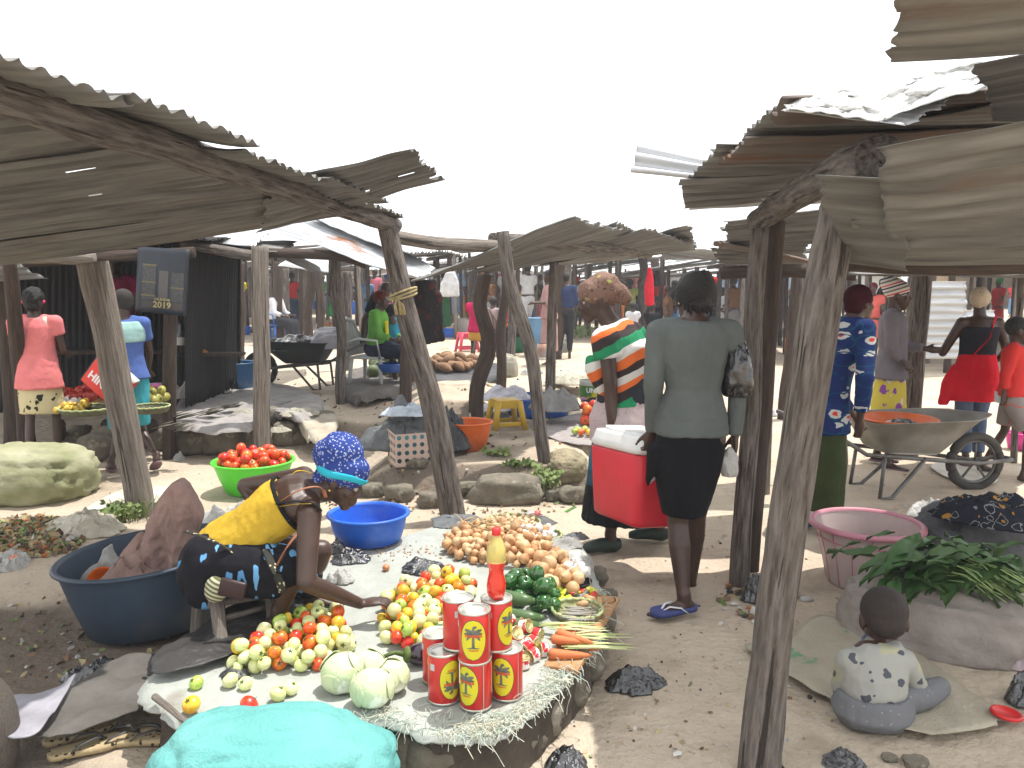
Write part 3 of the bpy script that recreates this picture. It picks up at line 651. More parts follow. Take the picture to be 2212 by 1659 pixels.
def pile(E, z, r, n, seed=0, rj=.15, zf=None, tries=34, squash=.92):
    """E: list of ellipses (cx,cy,rx,ry,rot). balls are laid one after another where they come to rest lowest"""
    rr = random.Random(seed); out = []; w = [e[2] * e[3] for e in E]
    for _ in range(n):
        best = None; rad = r * (1 + rr.uniform(-rj, rj))
        for _ in range(tries):
            e = rr.choices(E, w)[0]; a = rr.uniform(0, 6.283); q = math.sqrt(rr.random())
            lx, ly = e[2] * q * math.cos(a), e[3] * q * math.sin(a); cr, sr = math.cos(e[4]), math.sin(e[4])
            x, y = e[0] + lx * cr - ly * sr, e[1] + lx * sr + ly * cr
            zz = (z if zf is None else zf(x, y)) + rad * squash
            for (X, Y, Z, Rd) in out:
                d2 = (X - x) ** 2 + (Y - y) ** 2; s = (rad + Rd) * .93
                if d2 < s * s: zz = max(zz, Z + math.sqrt(s * s - d2) * squash)
            sc = zz + .10 * q * q * r * 8
            if best is None or sc < best[0]: best = (sc, x, y, zz, rad)
        out.append(best[1:])
    return out
def px_ell(x0, y0, x1, y1, z, ry=None):
    a = GR(x0, y0, z); b = GR(x1, y1, z); return a, b
# ---- fruit and vegetable prototypes
def veg_mesh(kind, seed, mats):
    b = MB(); rr = random.Random(seed)
    if kind == 'tomato':
        lob = rr.choice([0, 0, 5, 6]); am = .05 if lob else 0; ph = rr.uniform(0, 6)
        b.sph((0, 0, 0), (1, 1, .86), 20, 14)
        for i, p in enumerate(b.v):
            a = math.atan2(p.y, p.x); f = 1 + am * math.cos(lob * a + ph) * (abs(p.z) * .8 + .4) + .04 * noise.noise(p * 1.2 + V((seed, 0, 0)))
            z = p.z - (.16 * math.exp(-(p.x ** 2 + p.y ** 2) * 14) if p.z > 0 else 0); b.v[i] = V((p.x * f, p.y * f, z))
        b.m = 1
        for k in range(5):
            a = k * 1.257 + ph; b.add([V((0, 0, .74)), V((.18 * math.cos(a - .5), .18 * math.sin(a - .5), .80)), V((.42 * math.cos(a), .42 * math.sin(a), .82)), V((.18 * math.cos(a + .5), .18 * math.sin(a + .5), .80))], [(0, 1, 2, 3)])
        b.tube([(0, 0, .72), (.03, 0, .86), (.1, .04, 1.02)], [.05, .04, .05], 6)
    elif kind == 'onion':
        b.sph((0, 0, 0), (1, 1, .9), 18, 12)
        for i, p in enumerate(b.v):
            t = math.exp(-(p.x ** 2 + p.y ** 2) * 9); b.v[i] = V((p.x, p.y, p.z + (.42 * t if p.z > 0 else -.1 * t)))
        b.tube([(0, 0, 1.2), (.05, 0, 1.4)], [.08, .03], 6)
    elif kind == 'pepper':
        b.sph((0, 0, 0), (.9, .9, 1.15), 24, 16)
        for i, p in enumerate(b.v):
            a = math.atan2(p.y, p.x); f = (1 + .13 * abs(math.cos(2 * a + seed)) - .06) * (1 - .16 * max(0, -p.z)); q = p.x ** 2 + p.y ** 2
            b.v[i] = V((p.x * f, p.y * f, p.z - (.35 * math.exp(-q * 7) if p.z > 0 else -.2 * math.exp(-q * 9))))
        b.m = 1; b.tube([(0, 0, .75), (.04, 0, 1.05), (.14, .05, 1.3)], [.12, .08, .09], 8)
    elif kind == 'cucumber':
        b.tube([(-2.4, .25, 0), (-1.2, .05, 0), (0, -.03, 0), (1.3, .05, 0), (2.5, .3, 0)], [.55, .85, .92, .85, .45], 16); b.sph((-2.4, .25, 0), .55, 14, 10); b.sph((2.5, .3, 0), .45, 14, 10)
    elif kind == 'carrot':
        b.tube([(0, 0, 0), (.25, 0, 0), (1.3, .06, 0), (2.8, 0, 0), (4.2, .12, 0), (4.9, .2, 0)], [.3, .62, .55, .42, .25, .03], 16)
        for i, p in enumerate(b.v): b.v[i] = p + V((0, 0, .03 * math.sin(p.x * 9)))
        b.m = 1; b.tube([(-.15, 0, 0), (.1, 0, 0)], [.18, .25], 8)
    elif kind == 'tuber':
        b.tube([(-1.7, 0, 0), (-1.1, .1, 0), (0, .2, .05), (1, .05, 0), (1.8, -.15, 0)], [.15, .72, .95, .7, .12], 14)
        b.noise_disp(.22, 1.1, seed)
    elif kind == 'bulb':
        b.sph((0, 0, 0), (1, 1, .85), 18, 10)
        for i, p in enumerate(b.v):
            a = math.atan2(p.y, p.x); q = p.x ** 2 + p.y ** 2; b.v[i] = V((p.x * (1 + .07 * math.cos(8 * a)), p.y * (1 + .07 * math.cos(8 * a)), p.z + (.5 * math.exp(-q * 8) if p.z > 0 else 0)))
        b.tube([(0, 0, 1.1), (.04, 0, 1.6)], [.1, .07], 6)
    return b.mesh(kind, mats)
STEM = mat('green stem', (.10, .15, .03), (.05, .08, .02), sc=20, rough=.7)
def tm(n, c, c2, t=(.4, .6)): return mat(n, c, c2, sc=1.1, rough=.28, spec=.5, lo=t[0], hi=t[1], rand=.14, hue=.012)
TOM = [tm('ripe red tomato skin', (.62, .03, .015), (.66, .09, .015)), tm('orange tomato skin', (.75, .22, .015), (.62, .07, .015)),
       tm('yellow tomato skin', (.72, .52, .03), (.75, .38, .03)), tm('pale green tomato skin', (.56, .62, .22), (.66, .68, .34)),
       tm('green tomato skin', (.26, .42, .05), (.45, .55, .12)), tm('cream tomato skin', (.70, .68, .36), (.62, .66, .30))]
TNAME = ['ripe red', 'orange', 'yellow', 'pale green', 'green', 'cream coloured']
TM = [[veg_mesh('tomato', i * 7 + k, [TOM[i], STEM]) for k in range(3)] for i in range(6)]
def scatter(P, meshes, name, label, cat, group, seed=0, up=.0, scale=1, tilt=1.2):
    rr = random.Random(seed); out = []
    for (x, y, z, r) in P:
        me, lb = meshes(rr) if callable(meshes) else (rr.choice(meshes), label)
        o = bpy.data.objects.new(name, me); COL.objects.link(o); o.location = (x, y, z); o.scale = (r * scale,) * 3
        o.rotation_euler = (rr.gauss(0, tilt), rr.gauss(0, tilt), rr.uniform(0, 6.28)); tag(o, lb, cat, group); out.append(o)
    return out
# ================================================================ the seller's platform
MATP = [(300, 1500), (345, 1440), (470, 1385), (560, 1345), (655, 1270), (700, 1215), (760, 1190), (860, 1160), (960, 1128), (1050, 1118), (1120, 1112), (1215, 1150), (1275, 1195), (1285, 1240), (1305, 1275), (1300, 1330), (1286, 1390), (1262, 1428), (1215, 1480), (1150, 1545), (1080, 1590), (1000, 1600), (900, 1590), (820, 1562), (700, 1600), (560, 1630), (440, 1575), (345, 1545)]
MATW = [GR(x, y, MZ) for x, y in MATP]
TARP = mat('pale green grey tarpaulin', (.37, .39, .355), (.30, .315, .285), sc=6, rough=.8, bump=.8, bsc=9, c3=(.24, .225, .19), s3=3.5, t3=.58, w3=.12)
tag(mat_sheet('ground_cloth', MATW, TARP, drop=.035, amp=.007, ns=26, rag=.02), 'large pale grey green cloth spread under the vegetables with a ragged edge', 'cloth')
T = thing('stone_platform', 'low platform of dark stones and earth carrying the cloth with the vegetables', 'platform', (.1, 3.4, 0))
inner = [V((p.x, p.y, 0)) for p in smooth_poly(MATW, 4)]; cen = V((.05, 3.5, 0))
b = MB(); n = len(inner); vs = []
for k, (f, z) in enumerate(((.975, -.08), (.955, .07), (.95, .17), (.90, .192), (0.01, .192))):
    for i, p in enumerate(inner):
        q = cen.lerp(p, f + (.02 * nz3(i * .7, k * 2) if k < 3 else 0)); vs.append(V((q.x, q.y, z)))
b.add(vs, [(k * n + i, k * n + (i + 1) % n, (k + 1) * n + (i + 1) % n, (k + 1) * n + i) for k in range(4) for i in range(n)])
SOIL = mat('dark packed earth', (.085, .068, .05), (.05, .04, .03), sc=9, rough=.95, bump=.9, bsc=25)
b.build('earth_fill', SOIL, T)
for i, (x, y, r) in enumerate(((1275, 1450, .09), (1235, 1500, .10), (1190, 1560, .09), (1130, 1600, .11), (1060, 1640, .10), (960, 1650, .12), (870, 1640, .11), (1300, 1400, .07), (1312, 1345, .08), (1322, 1300, .06), (1300, 1255, .07), (800, 1650, .1))):
    p = GR(x, y, .06); rock(T, 'stone', p + V((-.03, .03, .01)), (r, r * .8, r * .85), i + 3)
# plank along the right edge
PLK = mat('orange brown plank', (.42, .23, .10), (.30, .15, .06), sc=3, rough=.7, lc=False, bump=.3)
b = MB(); pts = [GR(1262, 1430, .225), GR(1328, 1305, .225), GR(1300, 1290, .225), GR(1200, 1425, .225), ]
p0, p1 = GR(1215, 1440, .21), GR(1305, 1295, .21); d = (p1 - p0).normalized(); s_ = d.cross(V((0, 0, 1))).normalized()
m3 = Matrix((d, -s_, V((0, 0, 1)))).transposed(); b.box((p0 + p1) / 2 + s_ * .0, ((p1 - p0).length + .06, .13, .02), m3, .004)
tag(b.build('plank', PLK, loc=p0), 'flat orange brown plank along the right edge of the cloth under the carrots', 'plank')
# frayed fringe
FR = mat('frayed green thread', (.42, .50, .44), (.55, .52, .40), sc=30, rough=.9)
b = MB(); rr = random.Random(4); O = smooth_poly(MATW, 12)
for i, p in enumerate(O):
    fx = i / len(O)
    if not (.50 < fx < .86): continue
    dense = 22 if fx < .74 else 8
    for _ in range(dense):
        q = p.lerp(O[(i + 1) % len(O)], rr.random()); out = (V((q.x, q.y, 0)) - cen).normalized()
        a = q + V((0, 0, .012)) - out * rr.uniform(0, .12); l = rr.uniform(.02, .07) * (2.2 if rr.random() < .06 else 1)
        pt = [a]; dr = (out * rr.uniform(-.3, 1) + V((rr.gauss(0, .5), rr.gauss(0, .5), rr.uniform(0, .5)))).normalized()
        for k in range(4):
            dr = (dr + V((rr.gauss(0, .45), rr.gauss(0, .45), rr.gauss(0, .3) - .28))).normalized(); nx = pt[-1] + dr * l / 4
            if (V((nx.x, nx.y, 0)) - cen).length < (V((q.x, q.y, 0)) - cen).length - .015: nx.z = max(nx.z, MZ + .008)
            pt.append(nx)
        b.tube(pt, rr.choice([.0011, .0016]), 3, False)
tag(b.build('fringe', FR, loc=O[0]), 'frayed green and straw coloured threads along the front edge of the cloth', 'fringe', kind='stuff')
# ================================================================ tomatoes
def w_ell(cx, cy, rx, ry, z=MZ, rot=0):
    c = GR(cx, cy, z); a = GR(cx + rx, cy, z); f = GR(cx, cy - ry, z); n_ = GR(cx, cy + ry, z)
    return ((c.x), (f.y + n_.y) / 2, abs(a.x - c.x), (f.y - n_.y) / 2, rot)
def tomset(wt, where):
    def f(rr):
        i = rr.choices(range(6), wt)[0]; return rr.choice(TM[i]), TNAME[i] + ' tomato ' + where
    return f
zt = MZ + .012
E1 = [w_ell(680, 1372, 62, 30, zt), w_ell(650, 1415, 105, 42, zt), w_ell(560, 1435, 60, 28, zt)]
scatter(pile(E1, zt, .0265, 98, 1), tomset([12, 12, 12, 34, 10, 20], "in the heap by the seller's bare foot"), 'tomato', None, 'tomato', "tomatoes heaped by the seller's foot", 1)
E2 = [w_ell(925, 1320, 95, 48, zt), w_ell(900, 1375, 72, 36, zt), w_ell(960, 1285, 65, 26, zt)]
scatter(pile(E2, zt, .0275, 112, 2), tomset([18, 16, 22, 14, 8, 24], 'in the big heap under her outstretched hand'), 'tomato', None, 'tomato', 'tomatoes heaped under her hand', 2)
for (x, y, i, r, lb) in ((424, 1474, 4, .026, 'single green tomato lying alone near the stick at the left of the cloth'), (413, 1520, 2, .03, 'lumpy yellow and white tomato alone at the left front of the cloth'), (538, 1520, 0, .031, 'single bright red tomato alone beside the turquoise sack'),
                     (600, 1497, 3, .028, 'pale green tomato just behind the turquoise sack, left of a pair'), (628, 1484, 5, .027, 'cream tomato just behind the turquoise sack, right of a pair'),
                     (825, 1334, 2, .022, 'small yellow tomato lying loose at the left of the big heap'), (720, 1320, 0, .018, 'small red tomato by the toes of the far foot'), (497, 1468, 5, .029, 'cream tomato at the far left end of the near heap'), (530, 1475, 3, .025, 'pale tomato beside the left end of the near heap')):
    g = GR(x, y, zt + r); o = scatter([(g.x, g.y, zt + r * .9, r)], [TM[i][1]], 'tomato', lb, 'tomato', None, x, tilt=.5)
tag(scatter([(GR(834, 1234, zt).x, GR(834, 1234, zt).y, zt + .018, .018)], [veg_mesh('onion', 2, [mat('lone onion', (.5, .2, .09), rough=.4)])], 'onion', 'single small reddish onion left of the black bag', 'onion', None)[0])
# ================================================================ onions
ON = [mat('onion skin ' + n, c, c2, sc=2.5, rough=.38, spec=.4, rand=.18, bump=.2, bsc=12, st=(1, 1, .3)) for n, c, c2 in (('tan', (.55, .33, .16), (.42, .22, .10)), ('pale', (.66, .47, .26), (.52, .32, .16)), ('brown', (.42, .20, .09), (.56, .32, .15)))]
OM = [veg_mesh('onion', i, [ON[i % 3]]) for i in range(3)]
E3 = [w_ell(1075, 1185, 110, 38, zt), w_ell(1130, 1205, 55, 26, zt), w_ell(1020, 1190, 60, 20, zt)]
scatter(pile(E3, zt, .023, 225, 3, .3), OM, 'onion', 'brown skinned onion in the long heap behind the bottle', 'onion', 'onions heaped behind the bottle', 3, tilt=.8)
E4 = [w_ell(1195, 1245, 34, 36, zt), w_ell(1225, 1272, 26, 14, zt)]
scatter(pile(E4, zt, .033, 22, 4, .2), OM, 'onion', 'large brown onion in the small heap behind the green peppers', 'onion', 'large onions behind the green peppers', 4, tilt=.8)
# ================================================================ green peppers, cucumbers, aubergine, carrots
GP = mat('glossy green pepper skin', (.015, .075, .015), (.03, .12, .02), sc=2, rough=.12, spec=.6, rand=.2, coat=.4)
PM = [veg_mesh('pepper', i, [GP, STEM]) for i in range(3)]
E5 = [w_ell(1120, 1292, 34, 22, zt), w_ell(1172, 1310, 32, 26, zt)]
scatter(pile(E5, zt, .036, 20, 5, .12), PM, 'green_pepper', 'glossy dark green pepper in the heap beside the cucumbers', 'green pepper', 'green peppers on the cloth', 5, tilt=1.3)
CU = mat('cucumber skin', (.045, .10, .03), (.09, .15, .05), sc=3, rough=.35, st=(.4, 2, 2), rand=.15); cm = veg_mesh('cucumber', 1, [CU])
for i, (x, y, z, a, lb) in enumerate(((1120, 1330, 0, -.35, 'lowest cucumber right of the tin stack'), (1108, 1308, .035, -.5, 'cucumber lying on top of the others right of the bottle'), (1115, 1350, 0, -.2, 'cucumber nearest the crumpled red tins'), (960, 1338, 0, .35, 'upper cucumber left of the tin stack'), (950, 1362, 0, .15, 'lower cucumber left of the tin stack'), (962, 1385, 0, .1, 'cucumber half hidden behind the left tin'))):
    g = GR(x, y, zt + .03); o = bpy.data.objects.new('cucumber', cm); COL.objects.link(o); o.location = (g.x, g.y, zt + .028 + z); o.scale = (.037, .034, .032); o.rotation_euler = (.2, 0, a); tag(o, lb, 'cucumber', 'cucumbers on the cloth')
g = GR(905, 1420, zt + .03); b = MB(); b.sph((0, 0, 0), (.06, .042, .042), 20, 14); b.m = 1; b.sph((-.052, 0, 0), (.018, .03, .03), 12, 8); b.tube([(-.06, 0, 0), (-.10, 0, .01), (-.16, -.02, .0)], [.011, .008, .006], 8)
me = b.mesh('aubergine', [mat('aubergine skin', (.018, .006, .016), rough=.15, coat=.5), STEM]); o = bpy.data.objects.new('aubergine', me); COL.objects.link(o); o.location = (g.x + .01, g.y, zt + .042); o.rotation_euler = (0, .1, .3); tag(o, 'dark purple aubergine with a long green stalk left of the red tins', 'aubergine')
CA = mat('carrot skin', (.62, .20, .07), (.50, .13, .04), sc=3, rough=.5, bump=.3, bsc=9, st=(3, 1, 1), c3=(.3, .15, .08), s3=2, t3=.66); km = veg_mesh('carrot', 1, [CA, STEM])
for i, (x, y, z, a, s, lb) in enumerate(((1185, 1416, .0, -.02, .034, 'lowest carrot nearest the frayed threads'), (1200, 1385, .0, -.45, .037, 'thick carrot in the middle of the bunch'), (1208, 1362, .0, -.75, .034, 'rear carrot pointing at the plank edge'), (1203, 1390, .036, -.55, .032, 'carrot lying on top of the others'), (1190, 1400, .03, -.15, .03, 'carrot laid across the two front ones'))):
    g = GR(x, y, zt + .02); o = bpy.data.objects.new('carrot', km); COL.objects.link(o); o.location = (g.x, g.y, zt + .026 + z); o.scale = (s,) * 3; o.rotation_euler = (0, .04, a); tag(o, lb, 'carrot', 'carrots on the plank')
# spring greens on the plank
GRN = mat('pale green stalks', (.38, .46, .14), (.55, .58, .30), sc=9, rough=.5, st=(.3, 3, 3))
for k, (x, y, a) in enumerate(((1180, 1355, -.03), (1225, 1378, .05), (1235, 1400, -.02))):
    b = MB(); rr = random.Random(k); c = GR(x, y, .245)
    for j in range(12):
        p = c + V((rr.uniform(-.05, .03), rr.gauss(0, .014), rr.uniform(0, .012))); L_ = rr.uniform(.14, .24)
        d = V((math.cos(a + rr.gauss(0, .08)), math.sin(a + rr.gauss(0, .08)), .0)); b.tube([p, p + d * L_ * .5 + V((0, 0, .006)), p + d * L_], [.004, .006, .0015], 6, flat=.4)
    tag(b.build('okra_bundle', GRN, loc=c), ['bundle of pale green stalks under the round basket', 'bundle of green stalks behind the carrots', 'thin bundle of stalks sticking out past the plank edge'][k], 'green stalks')
# round basket with dried fish
def basket(c, R_, h, m, name, label, fill=None, rz=0):
    T = thing(name, label, 'basket', c); b = MB()
    prof = [(.0, .004), (R_ * .8, .004), (R_ * .93, h * .5), (R_, h), (R_ * 1.03, h), (R_ * .98, h * .45), (R_ * .84, -.002)]
    b.lathe([(r if r else .001, z) for r, z in prof], c, 48)
    for i, p in enumerate(b.v):
        q = p - V(c); a = math.atan2(q.y, q.x); f = 1 + .012 * math.sin(a * 34 + q.z * 500); b.v[i] = V(c) + V((q.x * f, q.y * f, q.z + .0015 * math.sin(a * 40)))
    b.build('bowl', m, T); b = MB()
    N_ = 60; b.tube([V(c) + V((R_ * 1.01 * math.cos(a), R_ * 1.01 * math.sin(a), h + .003 * math.sin(a * 20))) for a in [6.2832 * i / N_ for i in range(N_ + 1)]], .007, 6, False); b.build('rim', mat('basket rim', (.22, .33, .14), (.45, .40, .2), sc=40, rough=.8), T)
    return T
BSK = mat('woven basket', (.36, .32, .17), (.20, .24, .10), sc=38, rough=.85, bump=.6, bsc=60)
basket(GR(1247, 1322, MZ + .03) - V((0, 0, .015)), .105, .03, BSK, 'basket', 'small round woven basket with a green rim holding strips of dried fish')
FISH = mat('dried fish', (.30, .28, .24), (.14, .13, .11), sc=12, rough=.5, st=(1, 4, 4), bump=.4)
c = GR(1250, 1325, MZ + .05)
for k in range(9):
    b = MB(); rr = random.Random(k + 30); p = c + V((rr.uniform(-.03, .03), (k - 4) * .015, rr.uniform(-.005, .006))); a = rr.gauss(-.15, .18); d = V((math.cos(a), math.sin(a), 0)) * rr.uniform(.055, .07)
    b.tube([p - d, p - d * .7, p, p + d * .6, p + d * .8, p + d], [.002, .007, .009, .004, .003, .009], 8, flat=.5)
    tag(b.build('dried_fish', FISH, loc=p), 'thin grey dried fish in the small round basket', 'dried fish', 'dried fish in the round basket')
# garlic, small yellow and red packets
GAR = veg_mesh('bulb', 1, [mat('garlic skin', (.78, .76, .72), (.66, .62, .58), sc=4, rough=.5)])
scatter(pile([w_ell(1247, 1252, 22, 16, zt + .01)], zt + .01, .021, 20, 6), [GAR], 'garlic_bulb', 'white garlic bulb in the little heap at the right edge of the cloth', 'garlic', 'garlic bulbs', 6, tilt=.7)
b = MB(); p = GR(1247, 1262, zt); b.lathe([(.001, .002), (.062, .002), (.07, .018), (.066, .018)], p, 32); tag(b.build('dish', mat('dark dish', (.05, .045, .04), rough=.5), loc=p), 'dark shallow dish under the garlic bulbs', 'dish')
rr = random.Random(9)
PKC = [('yellow', (.72, .66, .03)), ('red', (.6, .06, .03)), ('orange', (.72, .28, .03)), ('lime yellow', (.6, .72, .05))]
for k in range(26):
    nm, cc = rr.choice(PKC); g = GR(rr.uniform(1200, 1285), rr.uniform(1272, 1300), zt + .012); b = MB()
    b.box(g + V((0, 0, .004 * (k % 4))), (.03, .022, .012), Euler((rr.gauss(0, .3), rr.gauss(0, .3), rr.uniform(0, 3))).to_matrix(), .003)
    tag(b.build('packet', mat(nm + ' packet foil', cc, tuple(q * .7 for q in cc), sc=40, rough=.25, spec=.6), loc=g), 'small shiny ' + nm + ' seasoning packet by the rim of the round basket', 'packet', 'seasoning packets')
GING = veg_mesh('tuber', 5, [mat('ginger root', (.50, .32, .16), (.40, .24, .12), sc=3, rough=.7)])
scatter(pile([w_ell(1275, 1308, 26, 8, zt)], zt, .016, 9, 8), [GING], 'ginger_root', 'knobbly tan ginger root at the right edge of the cloth', 'ginger', 'ginger roots', 8)
b = MB(); p = GR(1305, 1318, .17); b.lathe([(.001, 0), (.03, 0), (.05, .03), (.052, .05), (.046, .05)], p, 24); tag(b.build('clay_bowl', mat('brown clay', (.14, .08, .05), rough=.7), loc=p), 'small dark brown bowl on the stones at the right edge of the platform', 'bowl')
# baskets of shallots, dried stuff and plastic bags at the back of the cloth
basket(GR(1105, 1140, MZ + .02) - V((0, 0, .01)), .16, .045, BSK, 'basket', 'wide woven basket of pale garlic cloves at the back of the cloth')
scatter(pile([w_ell(1105, 1138, 52, 15, MZ + .03)], MZ + .03, .013, 120, 11, .3), [veg_mesh('bulb', 3, [mat('pale clove', (.66, .52, .34), (.55, .38, .22), sc=3, rough=.6, rand=.2)])], 'garlic_clove', 'tiny pale clove in the wide woven basket at the back of the cloth', 'garlic', 'cloves in the wide basket', 11)
basket(GR(1165, 1165, MZ + .02) - V((0, 0, .01)), .12, .04, BSK, 'basket', 'second woven basket behind the onions heaped with white cloves')
scatter(pile([w_ell(1165, 1160, 36, 12, MZ + .04)], MZ + .04, .015, 60, 12, .3), [GAR], 'garlic_clove', 'tiny white clove heaped in the second basket behind the onions', 'garlic', 'cloves in the second basket', 12)
HUSK = mat('dry straw', (.56, .40, .20), (.40, .27, .13), sc=20, rough=.85)
b = MB(); rr = random.Random(3)
for k in range(130):
    p = GR(rr.gauss(1050, 30), rr.gauss(1148, 8), MZ + .05) + V((0, 0, rr.uniform(-.01, .04))); a = rr.gauss(2.6, .6); d = V((math.cos(a), math.sin(a), rr.gauss(-.1, .25))) * rr.uniform(.04, .10)
    b.tube([p - d, p + V((0, 0, .008)), p + d], [.002, .005, .001], 4, flat=.4)
tag(b.build('dry_husks', HUSK, loc=GR(1050, 1148, MZ)), 'heap of dry straw coloured husks behind the onions', 'husks', kind='stuff')
def lump(name, label, cat, c, r, seed, m, amp=.35, fr=3.2, flat=.3, res=52, group=None, ridge=True, rot=0, parent=None, full=False, sm=True):
    """crumpled bag or sack shape resting on its base at c"""
    b = MB(); c = V(c); M_ = Matrix.Rotation(rot, 3, 'Z'); rr = random.Random(seed)
    if ridge and not full and flat < .65:      # a crumpled sheet or bag slumped on what carries it
        ns, n = 34, 110; vs = []; fs = []; hh = 1 + flat; pk = [(rr.uniform(-.45, .45), rr.uniform(-.45, .45), rr.uniform(.25, .6)) for _ in range(4)]
        for k in range(ns + 1):
            fr_ = k / ns
            for i in range(n):
                a = 2 * math.pi * i / n; ca, sa = math.cos(a), math.sin(a); Rm = 1.04 + .30 * noise.noise(V((ca * 1.1, sa * 1.1, seed * 3.1))) + .16 * noise.noise(V((ca * 3.3, sa * 3.3, seed))) + .06 * noise.noise(V((ca * 9, sa * 9, seed)))
                x, y = fr_ * Rm * ca, fr_ * Rm * sa; q = V((x * 1.5 + seed * 5.3, y * 1.5, seed * 1.7)); w = noise.noise(q * 1.2) * .5
                r1 = 1 - 2.2 * abs(noise.noise(q * 1.1 + V((w, 0, 0)))); r2 = 1 - 2.2 * abs(noise.noise(q * 2.5 + V((0, w, 4)))); r3 = 1 - 2.2 * abs(noise.noise(q * 6 + V((0, 0, 9))))
                e = min(1, (1 - fr_) * 3.2); z = (1 - fr_ ** 2.4) ** .8 * (.50 + .5 * noise.noise(q * .9)) + amp * e * (.55 * r1 + .40 * r2 + .22 * r3) * .75 + .05 * (1 - fr_)
                for (u_, v_, h_) in pk: z += h_ * .5 * max(0, 1 - 3.2 * math.hypot(x - u_, y - v_)) ** 1.5
                x += (.16 * noise.noise(q * 2.1 + V((5, 0, 0))) + .05 * r3) * e; y += (.16 * noise.noise(q * 2.1 + V((0, 6, 0))) + .05 * r2) * e
                vs.append(c + M_ @ V((x * r[0], y * r[1], max(z, .0) * hh * r[2] * .66 + .003 + .012 * r3 * r[2]))); b.lc.append(V((x, y, z)))
        N = len(vs); vs.append(c + V((0, 0, 0)))
        for k in range(ns):
            for i in range(n):
                a_, d_ = k * n + i, k * n + (i + 1) % n; fs.append((a_, a_ + n, d_ + n, d_))
        for i in range(n): fs.append((N, ns * n + (i + 1) % n, ns * n + i))
        b.lc = []; b.add(vs, fs); o = b.build(name, m, parent, smooth=sm, loc=c)
        if label: tag(o, label, cat, group)
        return o
    if not ridge: res = 60
    b.sph((0, 0, 0), 1, res, res // 2 + 6)
    sp = [(V((rr.gauss(0, 1), rr.gauss(0, 1), rr.uniform(-.3, .8))).normalized(), rr.uniform(.25, .7) * amp * 1.3) for _ in range(7)] if ridge else []
    for i, p in enumerate(b.v):
        q = p * fr * .62 + V((seed * 5.3, seed * 1.7, seed))
        if ridge:
            w = V((noise.noise(q * 1.1), noise.noise(q * 1.1 + V((7, 0, 0))), noise.noise(q * 1.1 + V((0, 9, 0))))) * .5
            d = noise.voronoi((q + w) * .8)[0]; e = noise.voronoi(q * 1.9 + w)[0]
            f = amp * (.62 * (1 - min((d[1] - d[0]) * 1.7, 1)) + .26 * (1 - min((e[1] - e[0]) * 1.6, 1)) - .30 + .5 * noise.noise(q * .6))
            for dr, k in sp:
                t = (p.dot(dr) - .80) / .20
                if t > 0: f += k * t * t
        else:
            if True:      # squarish sack with drawn-in, creased ends
                p = V((math.copysign(abs(p.x) ** .82, p.x), math.copysign(abs(p.y) ** .85, p.y), math.copysign(abs(p.z) ** .8, p.z)))
            d = noise.voronoi(V((q.x * .9, q.y * 1.9, q.z * 1.9)))[0]
            f = amp * (noise.noise(q * .8) * .8) + .055 * min((d[1] - d[0]) * 1.6, 1) * (.35 + abs(p.x)) + .08 * (1 - 2.2 * abs(noise.noise(V((q.x * 1.2, q.y * 2.6, q.z * 2.0))))) + .02 * (1 - 2 * abs(noise.noise(q * 4)))
        p = p * (1 + f); z = p.z
        if z < -flat: z = -flat - (z + flat) * .02
        b.v[i] = c + M_ @ V((p.x * r[0], p.y * r[1], (z + flat) * r[2] + .003)); b.lc[i] = p
    o = b.build(name, m, parent, smooth=sm, loc=c)
    if label: tag(o, label, cat, group)
    return o
def lpx(name, label, cat, cx, ybase, w, h, seed, m, z=None, dr=.8, **k):
    g = GR(cx, ybase, z); s = g.y / CF; rx = w * s / 2; ry = rx * dr; fl = k.pop('flat', .3)
    return lump(name, label, cat, g + V((0, ry * .8, 0)), (rx * .92, ry, h * s / (1 + fl) * .95), seed, m, flat=fl, **k)
lpx('plastic_bag', 'shiny black plastic bag lying crumpled on the cloth above the tomatoes', 'plastic bag', 912, 1242, 108, 34, 1, BLACKP, zt)
lpx('plastic_bag', 'black plastic bag crumpled against the foot of the blue tub', 'plastic bag', 750, 1218, 100, 34, 2, BLACKP, zt)
lpx('plastic_bag', 'black plastic bag half open under the rim side of the blue tub', 'plastic bag', 722, 1200, 50, 50, 12, BLACKP, zt)
lpx('plastic_bag', 'black plastic scrap under the stool by the left end of the tomatoes', 'plastic bag', 500, 1470, 70, 30, 3, BLACKP, zt)
lpx('plastic_bag', 'tied black plastic bag on the ground below the big dark tub', 'plastic bag', 190, 1490, 145, 75, 4, BLACKP)
lpx('plastic_bag', 'crumpled black plastic bag on the bare ground right of the platform', 'plastic bag', 1378, 1500, 150, 62, 5, BLACKP, amp=.36)
lpx('plastic_bag', 'black plastic bag at the bottom edge right of the platform front', 'plastic bag', 1225, 1672, 110, 62, 6, BLACKP)
lpx('plastic_bag', 'black plastic bag at the bottom edge below the seated child', 'plastic bag', 1838, 1675, 120, 50, 7, BLACKP)
lpx('plastic_bag', 'white plastic bag full of white pieces at the right rim of the cloth', 'plastic bag', 1215, 1232, 145, 46, 8, WHITEP, zt, amp=.22)
lpx('plastic_bag', 'thin clear plastic bag folded behind the white cloves', 'plastic bag', 1205, 1188, 120, 30, 9, CLEARP, zt, amp=.3)
lpx('plastic_bag', 'white plastic bag by her knee with a few orange crumbs', 'plastic bag', 732, 1262, 66, 46, 10, WHITEP, zt, amp=.4)
lpx('plastic_bag', 'black plastic bag and rags at the foot of the double posts', 'plastic bag', 1640, 1305, 75, 85, 11, BLACKP, amp=.5)
lpx('cloth', 'dark grey rag folded at the back corner of the platform', 'cloth', 1245, 1168, 60, 18, 13, GREYC, zt)
